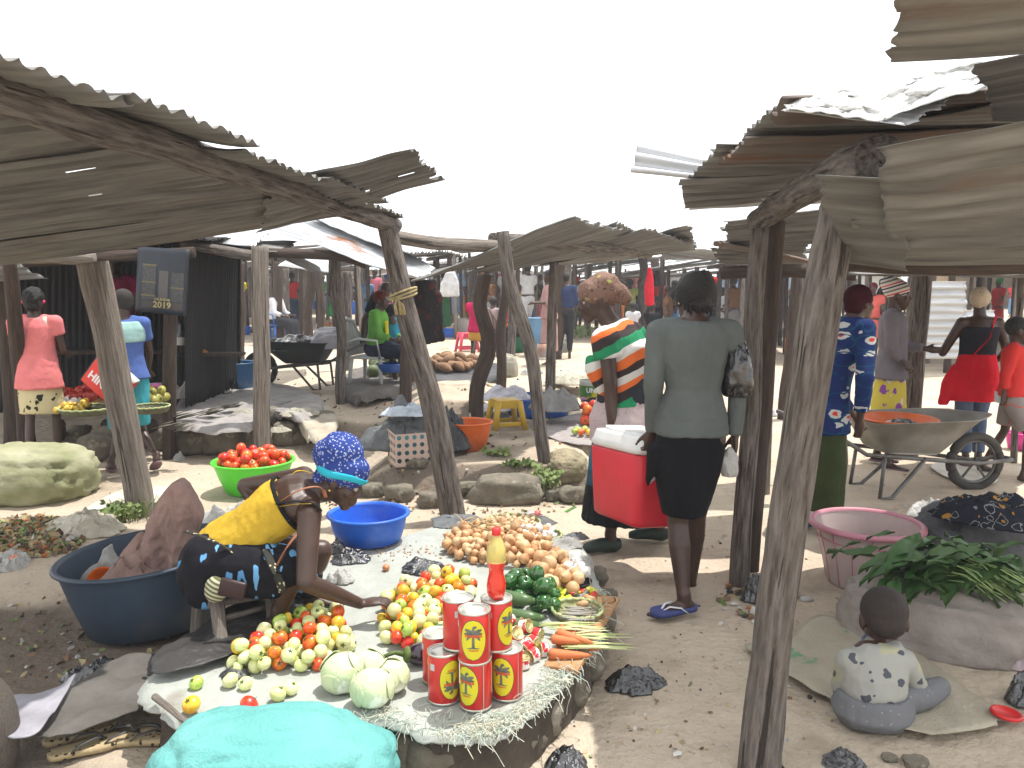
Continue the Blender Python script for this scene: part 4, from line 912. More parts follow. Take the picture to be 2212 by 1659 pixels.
lpx('cloth', 'dark grey sheet bunched behind the blue tub by the leaning post', 'cloth', 985, 1140, 130, 18, 14, GREYC, zt)
# printed bag reading TOP
def text_bm(s, size=1, mat_=None, bold=0.0, extr=0):
    cu = bpy.data.curves.new('t', 'FONT'); cu.body = s; cu.size = size; cu.align_x = 'CENTER'; cu.align_y = 'CENTER'; cu.offset = bold; cu.resolution_u = 2
    o = bpy.data.objects.new('t', cu); COL.objects.link(o); dg = bpy.context.evaluated_depsgraph_get()
    me = bpy.data.meshes.new_from_object(o.evaluated_get(dg)); bm = bmesh.new(); bm.from_mesh(me)
    bpy.data.objects.remove(o); bpy.data.curves.remove(cu); bpy.data.meshes.remove(me)
    return bm
def text_obj(name, s, size, place, m, parent, bold=.0, sub=0):
    bm = text_bm(s, size, bold=bold)
    if sub: bmesh.ops.subdivide_edges(bm, edges=list(bm.edges), cuts=sub); bmesh.ops.triangulate(bm, faces=list(bm.faces))
    b = MB(); vs = [place(q.co.x, q.co.y) for q in bm.verts]; bm.verts.index_update()
    b.add(vs, [tuple(w.index for w in f.verts) for f in bm.faces]); bm.free(); return b.build(name, m, parent, smooth=False)
T = thing('printed_bag', 'flat white plastic bag printed TOP in red lying behind the baskets', 'plastic bag', GR(1160, 1130, MZ))
q = [GR(1112, 1125, MZ + .01), GR(1150, 1105, MZ + .01), GR(1205, 1135, MZ + .01), GR(1165, 1150, MZ + .01)]
b = MB(); b.grid(lambda u, v: ((q[0] * (1 - u) + q[1] * u) * (1 - v) + (q[3] * (1 - u) + q[2] * u) * v + V((0, 0, .012 + .008 * nz3(u * 4, v * 4))), V((u, v, 0))), 12, 12, .004); b.build('sheet', WHITEP, T)
ex = (q[1] - q[0]).normalized(); ey = (q[0] - q[3]).normalized(); cc = (q[0] + q[1] + q[2] + q[3]) / 4 + V((0, 0, .026))
text_obj('lettering', 'TOP', .12, lambda x, y: cc - ex.cross(ey).normalized() * 0 + ex * x + ey * (y + .03) + V((0, 0, .002)), mat('red print', (.5, .04, .03), rough=.5), T, .003)
b = MB(); b.box(cc - ey * .09, (.02, .02, .002)); b.v = [cc + ex * (p.x - cc.x) * 7 + ey * ((p.y - cc.y) * 1.5) + V((0, 0, p.z - cc.z)) for p in b.v]; b.build('band', mat('green print', (.2, .5, .1), rough=.5), T)
# ================================================================ tins
TINRED = mat('red tin paint', (.55, .022, .018), (.48, .016, .014), sc=6, rough=.28, spec=.5, metal=.1, coat=.2)
TINM = mat('bare tin', (.58, .57, .50), (.48, .47, .40), sc=9, rough=.3, metal=.7)
YEL = mat('yellow label', (.62, .55, .02), (.55, .48, .02), sc=5, rough=.35); PALM = mat('palm print', (.05, .085, .065), (.16, .16, .14), sc=70, rough=.4); REDP = mat('red lettering', (.55, .08, .02), rough=.4); BAR = mat('white sticker', (.6, .6, .62), (.2, .2, .2), sc=160, st=(1, .02, .02), rough=.4); BROW = mat('label outline', (.05, .04, .02), rough=.5)
CRr, CHh = .052, .172
def wrapf(T, phi, Rr): return lambda s, z: T + V((Rr * math.cos(phi + s / Rr), Rr * math.sin(phi + s / Rr), z))
def can(c, phi, label, flip=False, alt=False):
    c = V(c); T = thing('tin', label, 'tin', c, 'large red palm tins')
    b = MB(); b.lathe([(CRr - .001, .006), (CRr, .008), (CRr, CHh - .008), (CRr - .001, CHh - .006)], c, 56); b.build('body', TINRED, T)
    b = MB(); b.lathe([(.001, .003), (CRr - .004, .003), (CRr - .003, .0), (CRr + .0015, .0), (CRr + .0015, .006), (CRr - .001, .0075)], c, 56); b.build('base_rim', TINM, T); b = MB()
    b.lathe([(CRr - .001, CHh - .0075), (CRr + .0015, CHh - .006), (CRr + .0015, CHh), (CRr - .003, CHh), (CRr - .004, CHh - .004), (CRr * .8, CHh - .0045), (CRr * .78, CHh - .003), (CRr * .5, CHh - .0035), (.001, CHh - .003)], c, 56); b.build('lid', TINM, T)
    cz = CHh * .5; hy, hx = .066, .042; sg = -1 if flip else 1
    def oval(Rr, k, name, m):
        w = wrapf(c, phi, Rr); b = MB(); N_ = 16
        b.grid(lambda u, v: (w(hx * k * (2 * u - 1) * math.sqrt(max(0, 1 - (2 * v - 1) ** 2)), cz + (2 * v - 1) * hy * k), V((u, v, 0))), N_, 28); return b.build(name, m, T)
    oval(CRr + .0004, 1.04, 'label_outline', BROW); lb = oval(CRr + .0008, 1, 'label', YEL)
    w = wrapf(c, phi, CRr + .0014); b = MB()
    def strip(pts, ww):
        for i in range(len(pts) - 1):
            (x0, y0), (x1, y1) = pts[i], pts[i + 1]; dx, dy = x1 - x0, y1 - y0; l = math.hypot(dx, dy) or 1; nx_, ny_ = -dy / l, dx / l; a, d = ww[i], ww[i + 1]
            n_ = 3
            for k in range(n_):
                f0, f1 = k / n_, (k + 1) / n_; A0, A1 = a + (d - a) * f0, a + (d - a) * f1
                P = [(x0 + dx * f0 - nx_ * A0, y0 + dy * f0 - ny_ * A0), (x0 + dx * f1 - nx_ * A1, y0 + dy * f1 - ny_ * A1), (x0 + dx * f1 + nx_ * A1, y0 + dy * f1 + ny_ * A1), (x0 + dx * f0 + nx_ * A0, y0 + dy * f0 + ny_ * A0)]
                b.add([w(x * sg, cz + y * sg) for x, y in P], [(0, 1, 2, 3)])
    strip([(0, -.026), (0, .02)], [.005, .0035])
    strip([(-.022, -.028), (0, -.025), (.022, -.028)], [.0005, .003, .0005])
    for s in (-1, 1):
        strip([(0, .022), (.014 * s, .03), (.028 * s, .034)], [.004, .007, .003]); strip([(0, .022), (.016 * s, .022), (.031 * s, .020)], [.003, .006, .001])
        strip([(0, .018), (.014 * s, .012), (.022 * s, -.002)], [.003, .006, .001])
    strip([(0, .022), (0, .036), (.004, .046), (.011, .042)], [.004, .005, .004, .002])
    b.build('palm', PALM, lb)
    text_obj('lettering', 'TROPIMAR', .0125, lambda x, y: wrapf(c, phi, CRr + .0020)(x * sg, cz + (y + .013) * sg), REDP, lb, .0007, 1)
    text_obj('lettering', 'TOMATE', .008, lambda x, y: wrapf(c, phi, CRr + .0020)(x * sg, cz + (y - .034) * sg), REDP, lb, .0003, 1)
    w2 = wrapf(c, phi + 2.2, CRr + .0006)
    for ph, nm, m_, (s0, s1, z0, z1) in ((phi - 1.35, 'sticker', BAR, (-.010, .010, .118, .140)), (phi + 1.15, 'seam', TINM, (-.0018, .0018, .008, .164))):
        w3 = wrapf(c, ph, CRr + .0008); b = MB(); b.grid(lambda u, v: (w3(s0 + (s1 - s0) * u, z0 + (z1 - z0) * v), V((u, v, 0))), 5, 2); b.build(nm, m_, T)
zb = MZ + .016; zt2 = zb + CHh + .0005
can((-.119, 2.584, zb), R(-125), 'front middle tin of the bottom row with its yellow palm oval turned to the left')
can((-.229, 2.625, zb), R(-52), 'front left tin of the bottom row standing upside down with the palm upside down', flip=True)
can((-.016, 2.650, zb), R(-112), 'right hand tin of the bottom row under the tin that carries the bottle')
can((-.262, 2.764, zb), R(-80), 'rear left tin of the bottom row half hidden behind the front left tin')
can((-.125, 2.715, zb), R(-60), 'hidden tin at the back of the bottom row under the left upper tin')
can((-.121, 2.553, zt2), R(-92), 'upper front tin with its palm label facing the viewer')
can((-.180, 2.655, zt2), R(-10), 'upper left tin showing only plain red paint and a small white sticker')
can((-.052, 2.648, zt2), R(-38), 'upper right tin that carries the oil bottle')
# oil bottle
c = V((-.052, 2.645, zt2 + CHh)); T = thing('bottle', 'plastic bottle of red palm oil with a red cap standing on top of the tins', 'bottle', c)
PET = mat('yellowed clear plastic', (.80, .70, .22), rough=.15, trans=.55, spec=.5); OIL = mat('red palm oil', (.62, .02, .005), (.55, .015, .004), sc=4, rough=.08, spec=.6, coat=.5)
pr = [(.001, .0), (.024, .0), (.031, .012), (.0325, .04), (.030, .062), (.0245, .085), (.025, .10), (.031, .118), (.0325, .125)]; pr2 = [(.0325, .125), (.031, .128), (.0325, .133), (.033, .150), (.031, .170), (.024, .190), (.015, .205), (.0115, .210), (.0115, .222)]
b = MB(); b.lathe(pr, c, 40); b.lathe([(.0325, .125), (.001, .125)], c, 40)
for i, p in enumerate(b.v):
    q = p - c
    if q.z < .02: a = math.atan2(q.y, q.x); f = 1 - .08 * abs(math.cos(a * 2.5)); b.v[i] = c + V((q.x * f, q.y * f, q.z))
b.build('oil', OIL, T); b = MB(); b.lathe(pr2, c, 40); b.build('upper_shell', PET, T)
b = MB(); b.lathe([(.0145, .215), (.015, .218), (.015, .236), (.013, .238), (.001, .238)], c, 30); b.build('cap', mat('red cap', (.55, .02, .02), rough=.35), T)
# small red and white tins thrown in a heap
T0 = None; rr = random.Random(12); spots = []
for k, (x, y, zz, tl) in enumerate(((1068, 1408, 0, 0), (1095, 1398, 0, 1), (1120, 1405, 0, 1), (1152, 1412, 0, 1), (1088, 1430, 0, 0), (1118, 1432, 0, 1), (1140, 1428, .02, 1), (1108, 1448, 0, 0), (1128, 1455, 0, 0), (1100, 1468, 0, 0), (1112, 1415, .04, 1), (1135, 1398, .04, 1), (1160, 1395, 0, 1), (1098, 1380, .03, 1), (1150, 1440, 0, 1), (1085, 1395, .045, 0), (1170, 1428, 0, 1), (1128, 1375, 0, 1))):
    g = GR(x, y - 12, zt); r_, h_ = .027, .036; M_ = Euler((rr.uniform(.9, 1.9) * tl, rr.uniform(-.6, .6) * tl, rr.uniform(0, 6))).to_matrix(); c = g + V((0, 0, .022 + zz))
    T = thing('tin', 'small red and white tin with gold lid jumbled right of the big tins', 'tin', g, 'small red and white tins')
    b = MB(); b.lathe([(r_, -h_ / 2 + .003), (r_, h_ / 2 - .003)], c, 28, M_); b.build('body', mat('red and white tin print', (.55, .02, .03), (.75, .72, .72), sc=28, lo=.5, hi=.53, rough=.3), T)
    for s in (-1, 1): b = MB(); b.lathe([(r_, s * (h_ / 2 - .003)), (r_ + .001, s * h_ / 2), (r_ - .003, s * h_ / 2), (r_ - .004, s * (h_ / 2 - .003)), (.001, s * (h_ / 2 - .002))], c, 28, M_); b.build('lid', mat('gold tin', (.66, .58, .28), rough=.25, metal=.7), T)
# cabbages
CB = mat('cabbage leaf', (.46, .55, .28), (.60, .63, .43), sc=5, rough=.5, bump=.35, bsc=18, c3=(.80, .82, .66), s3=9, t3=.56, w3=.04, sss=.1)
for k, (x, y, r, lb) in enumerate(((805, 1515, .070, 'nearest round cabbage in front of the other three'), (738, 1480, .070, 'left cabbage beside the tomatoes with loose outer leaves'), (795, 1468, .064, 'rear middle cabbage with wrinkled leaves'), (846, 1485, .060, 'right cabbage nearest the red tins'))):
    g = GR(x, y + 8, zt); T = thing('cabbage', lb, 'cabbage', g, 'cabbages on the cloth'); b = MB(); c = g + V((0, .0, r * .86))
    b.sph((0, 0, 0), (r, r * .97, r * .9), 32, 22)
    for i, p in enumerate(b.v):
        a = math.atan2(p.y, p.x); q = p / r * 1.6 + V((k * 3.1, 0, 0)); b.v[i] = c + p * (1 + .05 * noise.noise(q) + .025 * (1 - 2 * abs(noise.noise(q * 2.2))))
    b.build('head', CB, T); b = MB(); rr = random.Random(k)
    for j in range(7):
        a0 = j * .9 + rr.random(); el = rr.uniform(-.3, .7) if k != 0 else rr.uniform(-.6, .2); cd = V((math.cos(a0) * math.cos(el), math.sin(a0) * math.cos(el), math.sin(el))); t1 = cd.orthogonal().normalized(); t2 = cd.cross(t1)
        rad = rr.uniform(.75, 1.0)
        def lf(u, v):
            s, t = (u - .5) * 2 * rad, (v - .5) * 2 * rad; k_ = max(abs(s), abs(t)); l_ = math.hypot(s, t) or 1; s, t = s * k_ / l_ * .8, t * k_ / l_ * .8
            d = (cd + t1 * s + t2 * t).normalized(); e = 1.055 + .012 * j / 7 + .06 * max(0, k_ - .75) * (1 + 2 * noise.noise(V((s * 6, t * 6, j)))) + .018 * noise.noise(V((s * 5, t * 5, j + 3)))
            return c + d * r * e, V((s, t, j))
        b.grid(lf, 12, 12, .0015)
    b.build('outer_leaves', CB, T)
g = GR(830, 1445, zt); b = MB(); b.tube([g, g + V((.008, 0, .05))], [.011, .008], 10); tag(b.build('stalk_stub', WOODP, loc=g), 'short brown stick standing upright behind the cabbages', 'stick')
# stick lying at the left of the cloth
b = MB(); P = [GR(x, y, MZ + .03) for x, y in ((335, 1505), (372, 1535), (400, 1558), (440, 1572), (490, 1575), (540, 1560))]; b.tube([cat_(P, i / 24) for i in range(25)], [.012 - .0003 * i for i in range(25)], 10, wob=.2)
tag(b.build('stick', WOODP, loc=P[0]), 'thin crooked grey stick lying on the left edge of the cloth', 'stick')
# scattered onion skins
b = MB(); rr = random.Random(5)
for _ in range(120):
    g = GR(rr.gauss(880, 75), rr.gauss(1190, 9), zt + .004); s = rr.uniform(.005, .014); a = rr.uniform(0, 6); b.box(g, (s, s * .6, .002), Euler((rr.gauss(0, .5), rr.gauss(0, .5), a)).to_matrix())
tag(b.build('onion_skins', mat('onion skin flakes', (.5, .26, .1), (.35, .17, .07), sc=20, rough=.6), loc=GR(880, 1190, MZ)), 'scattered brown onion skins on the cloth', 'onion skins', kind='stuff')
# ================================================================ tubs
def tub(c, R0, R1, h, m, label, name='basin', tilt=(0, 0), cat='basin', rim=.012, n=56, handle=0, group=None, oval=1.0):
    c = V(c); T = thing(name, label, cat, c, group); Mx_ = Euler((tilt[0], tilt[1], 0)).to_matrix()
    b = MB(); b.lathe([(.001, .004), (R0 * .9, .004), (R0, .018), (R0 + (R1 - R0) * .5 + .004, h * .5), (R1, h - .01)], c, n, Mx_)
    b.lathe([(.001, .0), (R0 * .9, .0), (R0 + .008, .014), (R0 + (R1 - R0) * .5 + .012, h * .5), (R1 + .006, h - .012)], c, n, Mx_)
    if oval != 1:
        b.v = [V((p.x, c.y + (p.y - c.y) * oval, p.z)) for p in b.v]
    b.build('wall', m, T)
    b = MB(); b.lathe([(R1 - .002, h - .012), (R1 + rim * .3, h), (R1 + rim, h + .003), (R1 + rim * 1.8, h - .001), (R1 + rim * 2, h - rim * .8), (R1 + rim * 1.6, h - rim), (R1 + rim * .3, h - rim * 1.1)], c, n, Mx_)
    if oval != 1: b.v = [V((p.x, c.y + (p.y - c.y) * oval, p.z)) for p in b.v]
    b.build('rim', m, T)
    return T
def pl(n, c=(.5, .5, .5), k=.8, **a): return mat(n, c, tuple(q * k for q in c), sc=3, rough=.42, spec=.4, bump=.1, bsc=30, c3=tuple(q * .62 + .10 for q in c), s3=3.5, t3=.57, w3=.2, **a)
NAVY = mat('shade darkened navy plastic', (.022, .038, .062), (.035, .055, .082), sc=3, rough=.5, c3=(.085, .08, .075), s3=2.2, t3=.6, w3=.2)  # navy made darker, the basin's shade is in the colour
g = GR(262, 1412); TB = V((g.x + .02, g.y + .34, .02)); tub(TB, .30, .385, .34, NAVY, 'very large navy blue basin holding mauve sacks, standing left of the seller', tilt=(0, R(-5)), rim=.014)
BLUE = pl('bright blue plastic', (.02, .13, .62)); c = GR(785, 1190, zt); tub((c.x, c.y + .17, zt), .165, .20, .16, BLUE, 'bright blue basin standing on the cloth in front of her face')
GREEN = pl('lime green plastic', (.10, .66, .04), .85); c = GR(530, 1078); tub((c.x, c.y + .22, c.z), .20, .29, .25, GREEN, 'lime green basin heaped with red tomatoes behind the seller'); tc_ = V((c.x, c.y + .22, c.z + .20))
scatter(pile([(tc_.x, tc_.y, .24, .24, 0)], tc_.z, .040, 46, 21, .12), lambda r: ((lambda i: (r.choice(TM[i]), TNAME[i] + ' tomato in the lime green basin'))(r.choices([0, 1], [9, 2])[0])), 'tomato', None, 'tomato', 'tomatoes in the lime green basin', 21)
# mauve sacks in the navy tub
SACK = mat('mauve sackcloth', (.30, .195, .165), (.21, .135, .115), sc=5, rough=.85, bump=.7, bsc=22)
SACK2 = mat('brown grey sackcloth', (.31, .275, .245), (.22, .19, .17), sc=4, rough=.9, bump=.6, bsc=30)
def standing_cloth(name, label, cat, pts, yv, m, seed, thk=.07):
    P = smooth_poly([AT(x, y, yv) for x, y in pts], 9); c = V((0, 0, 0)); n = len(P)
    for q in P: c += q / n
    b = MB(); vs = []; fs = []; ns = 26
    for s in (-1, 1):
        for k in range(ns + 1):
            f = k / ns
            for i, q in enumerate(P):
                p = c.lerp(q, f); d = thk * math.sqrt(max(0, 1 - f ** 2.5)) * (1 + .9 * noise.noise(V((p.x * 9, p.z * 3, seed))) ) + .03 * (1 - 2 * abs(noise.noise(V((p.x * 13, p.z * 4, seed + 3))))) + .010 * (1 - 2 * abs(noise.noise(V((p.x * 35, p.z * 16, seed)))))
                vs.append(p + V((0, s * d, 0)))
    N = (ns + 1) * n
    for h in (0, 1):
        for k in range(ns):
            for i in range(n):
                a, d = h * N + k * n + i, h * N + k * n + (i + 1) % n; f = (a, d, d + n, a + n); fs.append(f if h == 0 else tuple(reversed(f)))
    for i in range(n):
        a, d = ns * n + i, ns * n + (i + 1) % n; fs.append((a, d, d + N, a + N))
    b.add(vs, fs); return tag(b.build(name, m, loc=c), label, cat)
standing_cloth('sack', 'folded mauve sack standing up tall out of the navy basin', 'sack', [(372, 1045), (395, 1038), (418, 1070), (437, 1110), (425, 1160), (408, 1235), (375, 1262), (335, 1225), (308, 1180), (335, 1100)], 3.62, SACK, 1, .05)
lump('sack', 'mauve sack lying over the near side of the navy basin', 'sack', V((TB.x + .05, TB.y - .05, .25)), (.25, .21, .22), 5, SACK, amp=.35, fr=3.4, flat=.5, rot=.3)
standing_cloth('plastic_bag', 'translucent grey plastic bag poking up inside the navy basin', 'plastic bag', [(232, 1180), (246, 1205), (262, 1235), (240, 1265), (205, 1275), (175, 1262), (195, 1225), (222, 1210)], 3.75, CLEARP, 4, .03)
b = MB(); q = TB + V((-.19, -.10, .22)); b.lathe([(.001, 0), (.045, .0), (.065, .06), (.07, .06)], q, 28, Euler((1.2, .7, 0)).to_matrix()); tag(b.build('bowl', pl('orange plastic', (.72, .13, .01)), loc=q), 'orange plastic bowl tipped over inside the navy basin', 'bowl')
# dark sheets, slippers, sticks at lower left
DK = mat('dark wet plastic sheet', (.045, .042, .040), (.025, .024, .024), sc=6, rough=.45, bump=.7, bsc=14)
DG = mat('muddy grey sheet', (.12, .112, .10), (.075, .068, .06), sc=5, rough=.8, bump=.6, bsc=16)
def gsheet(name, label, cat, pts, m, zz, amp=.012, seed=0, zf=None, th=.005, drop=0):
    return tag(mat_sheet(name, [GR(x, y, zz) for x, y in pts], m, th=th, amp=amp, seed=seed, zf=zf, drop=drop, rag=.03, ns=20), label, cat)
gsheet('plastic_sheet', 'dark wet plastic sheet spread under the wooden stool', 'plastic sheet', [(330, 1440), (440, 1360), (560, 1310), (650, 1290), (640, 1350), (560, 1400), (470, 1440), (360, 1470)], DK, MZ + .02, .03, 2)
gsheet('cloth', 'muddy grey cloth spread on the ground below the big tub', 'cloth', [(70, 1590), (150, 1520), (240, 1450), (350, 1440), (390, 1480), (300, 1560), (210, 1600), (110, 1630)], DG, .05, .045, 3)
gsheet('plastic_sheet', 'lilac grey plastic sheet crumpled at the bottom left corner', 'plastic sheet', [(0, 1530), (60, 1515), (130, 1500), (165, 1480), (120, 1550), (80, 1600), (20, 1610), (-40, 1570)], mat('lilac grey plastic', (.34, .33, .37), (.24, .235, .26), sc=6, rough=.5, bump=.5, bsc=20), .12, .03, 5)
lump('earth_clod', 'brown wooden block standing at the bottom left corner', 'block', GR(-15, 1690, -.03), (.09, .08, .2), 3, WOODP, amp=.05, flat=.9)
SLP = patt('slipper print', (.36, .28, .16), [((.03, .02, .015), 38, .0, .28, 1), ((.55, .45, .25), 60, .0, .16, 3)])
for k, (x, y, a, lb) in enumerate(((188, 1622, .5, 'patterned flip flop at far left below the lilac sheet'), (262, 1605, .3, 'patterned flip flop second from the left'), (318, 1602, .15, 'patterned flip flop with a light strap nearest the turquoise sack'), (175, 1590, .6, 'patterned flip flop partly under another one'))):
    g = GR(x, y, .01); T = thing('flip_flop', lb, 'flip flop', g); m3 = Euler((0, 0, a)).to_matrix(); b = MB()
    b.grid(lambda u, v: (g + m3 @ V(((u - .5) * .24, (v - .5) * 2 * (.040 * math.sqrt(max(.0001, 1 - (2 * u - 1) ** 4)) * (1 + .18 * math.sin(u * 6.3 + 3))), .022 + .006 * u)), V((u * .24, v * .09, 0))), 24, 8, .02); b.build('sole', SLP, T)
    b = MB()
    for s in (-1, 1): b.tube([g + m3 @ V(p) for p in ((.06, 0, .03), (.03, .018 * s, .05), (-.02, .036 * s, .045), (-.045, .04 * s, .028))], [.004, .007, .007, .005], 6, flat=.5)
    b.build('strap', mat('dark strap', (.05, .05, .05), rough=.5), T)
# turquoise sack in front
TQ = mat('turquoise woven sack', (.095, .32, .305), (.13, .37, .35), sc=4, rough=.6, bump=.5, bsc=90, c3=(.30, .40, .33), s3=2.6, t3=.58, w3=.14)
b = MB(); b.sph((0, 0, 0), 1, 110, 76)
for i, p in enumerate(b.v):
    e = .75; sx = math.copysign(abs(p.x) ** e, p.x); sy = math.copysign(abs(p.y) ** .85, p.y); sz = math.copysign(abs(p.z) ** .8, p.z)
    q = V((sx * .345, sy * .225, sz * .17)); q *= 1 + .12 * noise.noise(p * 1.5 + V((4, 0, 0))); vd = noise.voronoi(V((p.x * 1.6 + 3, p.y * 2.6, p.z * 2.6)))[0]; fold = .018 * min(1, (vd[1] - vd[0]) * 1.5) + .010 * (1 - 2 * abs(noise.noise(V((p.x * 3, p.y * 9, p.z * 4))))) * (1 if p.x < -.3 else .35)
    q += p * fold; b.v[i] = Euler((0, .10, .28)).to_matrix() @ q + V((-.70, 2.27, .15))
tag(b.build('sack', TQ, loc=(-.70, 2.27, 0)), 'full turquoise woven sack lying in the foreground', 'sack')
lump('sack', 'pale stained sack end sticking out below the turquoise sack', 'sack', V((-.33, 2.10, -.05)), (.16, .12, .13), 9, mat('dirty white sack', (.42, .40, .33), (.30, .28, .22), sc=6, rough=.7, bump=.4), amp=.1, ridge=False)
# ================================================================ people
def raw(): return MB()
def basis(f, u):
    f = V(f).normalized(); u = V(u); r = f.cross(u).normalized(); u = r.cross(f).normalized(); return r, f, u      # right, forward, up
def head_prims(b, c, f, u, s, face=True):
    r, f, u = basis(f, u); M3 = Matrix((r, f, u)).transposed()
    W = lambda x, y, z: c + (r * x + f * y + u * z) * s
    b.sph(W(0, -.008, .028), (.073 * s, .090 * s, .082 * s), 20, 14, M3)
    b.sph(W(0, .030, -.030), (.056 * s, .058 * s, .075 * s), 16, 12, M3)
    b.sph(W(0, .064, -.095), (.026 * s, .024 * s, .023 * s), 12, 8, M3)
    if face:
        b.cap(W(-.034, .074, .020), W(.034, .074, .020), .013 * s, .013 * s, 10)
        b.tube([W(0, .084, .012), W(0, .098, -.012), W(0, .109, -.031)], [.009 * s, .012 * s, .015 * s], 10)
        for q in (-1, 1):
            b.sph(W(.013 * q, .092, -.034), (.010 * s,) * 3, 10, 8); b.sph(W(.036 * q, .058, -.026), (.024 * s,) * 3, 12, 8)
            b.sph(W(.073 * q, -.008, -.008), (.011 * s, .019 * s, .031 * s), 12, 8, M3)
        b.sph(W(0, .089, -.057), (.024 * s, .016 * s, .0095 * s), 12, 8, M3); b.sph(W(0, .086, -.074), (.022 * s, .016 * s, .0105 * s), 12, 8, M3)
    else:
        b.sph(W(0, .088, -.020), (.016 * s, .018 * s, .026 * s), 10, 8, M3)
        for q in (-1, 1): b.sph(W(.073 * q, -.008, -.008), (.013 * s, .02 * s, .031 * s), 10, 8, M3)
def eyes(c, f, u, s, T):
    r, f, u = basis(f, u)
    for q in (-1, 1):
        e = c + (r * .030 * q + f * .0775 + u * .002) * s; b = MB(); b.sph(e, .0112 * s, 14, 10); b.build('eye', EYE, T)
        b = MB(); b.sph(e + f * .0050 * s, .0072 * s, 12, 8); b.build('iris', IRIS, T)
def hand_prims(b, w, d, n, side, s=1, curl=.5, spread=.10, thumb=True):
    """w wrist, d pointing direction, n palm normal, side=+1/-1 thumb side along d x n"""
    d = V(d).normalized(); n = V(n); n = (n - d * n.dot(d)).normalized(); t = d.cross(n) * side; k = s * .95
    A = lambda x, y, z: w + (t * x + d * y + n * z) * k
    b.loft([(A(0, -.02, 0), t * .024 * k, n * .018 * k), (A(0, .02, 0), t * .032 * k, n * .017 * k), (A(0, .06, 0), t * .040 * k, n * .016 * k), (A(0, .092, .002), t * .038 * k, n * .012 * k)], 14)
    for i, (x, L_, rr) in enumerate(((.029, .070, .0088), (.010, .078, .0090), (-.010, .073, .0087), (-.029, .058, .0078))):
        p = A(x, .086, 0); a = 0; dd = (d + t * spread * x * 18).normalized()
        for j, q in enumerate((.45, .32, .23)):
            a += curl * (.55 if j == 0 else .75) * (1 + .15 * i); dr = dd * math.cos(a) + n * math.sin(a); p2 = p + dr * L_ * q * k
            b.cap(p, p2, rr * k * (1 - .08 * j), rr * k * (1 - .08 * (j + 1)), 9); p = p2
    if thumb:
        p = A(.022, .018, .006); dr = (d * .72 + t * .62 + n * .35).normalized()
        for q, rr in ((.040, .0125), (.032, .0105), (.024, .009)):
            p2 = p + dr * q * k; b.cap(p, p2, rr * k, rr * k * .88, 9); p = p2; dr = (dr + d * .35 + n * .25 * curl - t * .18).normalized()
def foot_prims(b, ank, d, s=1, toes=True, up=V((0, 0, 1))):
    d = V(d).normalized(); t = d.cross(up).normalized(); k = s
    A = lambda x, y, z: ank + (t * x + d * y + up * z) * k
    b.loft([(A(0, -.058, -.045), t * .018 * k, up * .018 * k), (A(0, -.045, -.045), t * .030 * k, up * .030 * k), (A(0, -.01, -.038), t * .033 * k, up * .040 * k), (A(0, .05, -.048), t * .034 * k, up * .030 * k), (A(0, .11, -.060), t * .043 * k, up * .018 * k), (A(0, .145, -.064), t * .040 * k, up * .013 * k)], 14)
    b.cap(A(0, 0, .02), A(0, -.01, -.04), .036 * k, .034 * k, 12)
    if toes:
        for x, L_, rr in ((.028, .035, .013), (.010, .034, .0095), (-.004, .030, .009), (-.017, .026, .0085), (-.029, .02, .008)):
            p = A(x, .142, -.064); b.cap(p, p + (d * L_ - up * .002) * k, rr * k, rr * k * .85, 8)
def torso_rings(J, s, inf=0., lo=0., hi=1., fl=None):
    """rings from pelvis up to the neck base"""
    ax0 = (J['hR'] - J['hL']); ax1 = (J['sR'] - J['sL']); ax0 = ax0.normalized(); ax1 = ax1.normalized()
    P = [J['pel'], J['waist'], J['chest'], J['nb']]
    prof = [(0., .150, .105), (.14, .155, .112), (.38, .118, .090), (.62, .142, .105), (.72, .152, .104), (.82, .158, .100), (.93, .125, .075), (1., .062, .058)]
    sx = J.get('fat', 1.); out = []
    for t, w, d in prof:
        if t < lo - 1e-6 or t > hi + 1e-6: continue
        if inf >= .0115 and t == .38: w, d = .136, .100
        c = cat_(P, t); c2 = cat_(P, min(1, t + .04)); c1 = cat_(P, max(0, t - .04)); tg = (c2 - c1).normalized()
        A = ax0.lerp(ax1, t); A = (A - tg * A.dot(tg)).normalized(); B = tg.cross(A).normalized()
        out.append((c, A * (w * s * sx + inf), B * (d * s * sx + inf)))
    return out
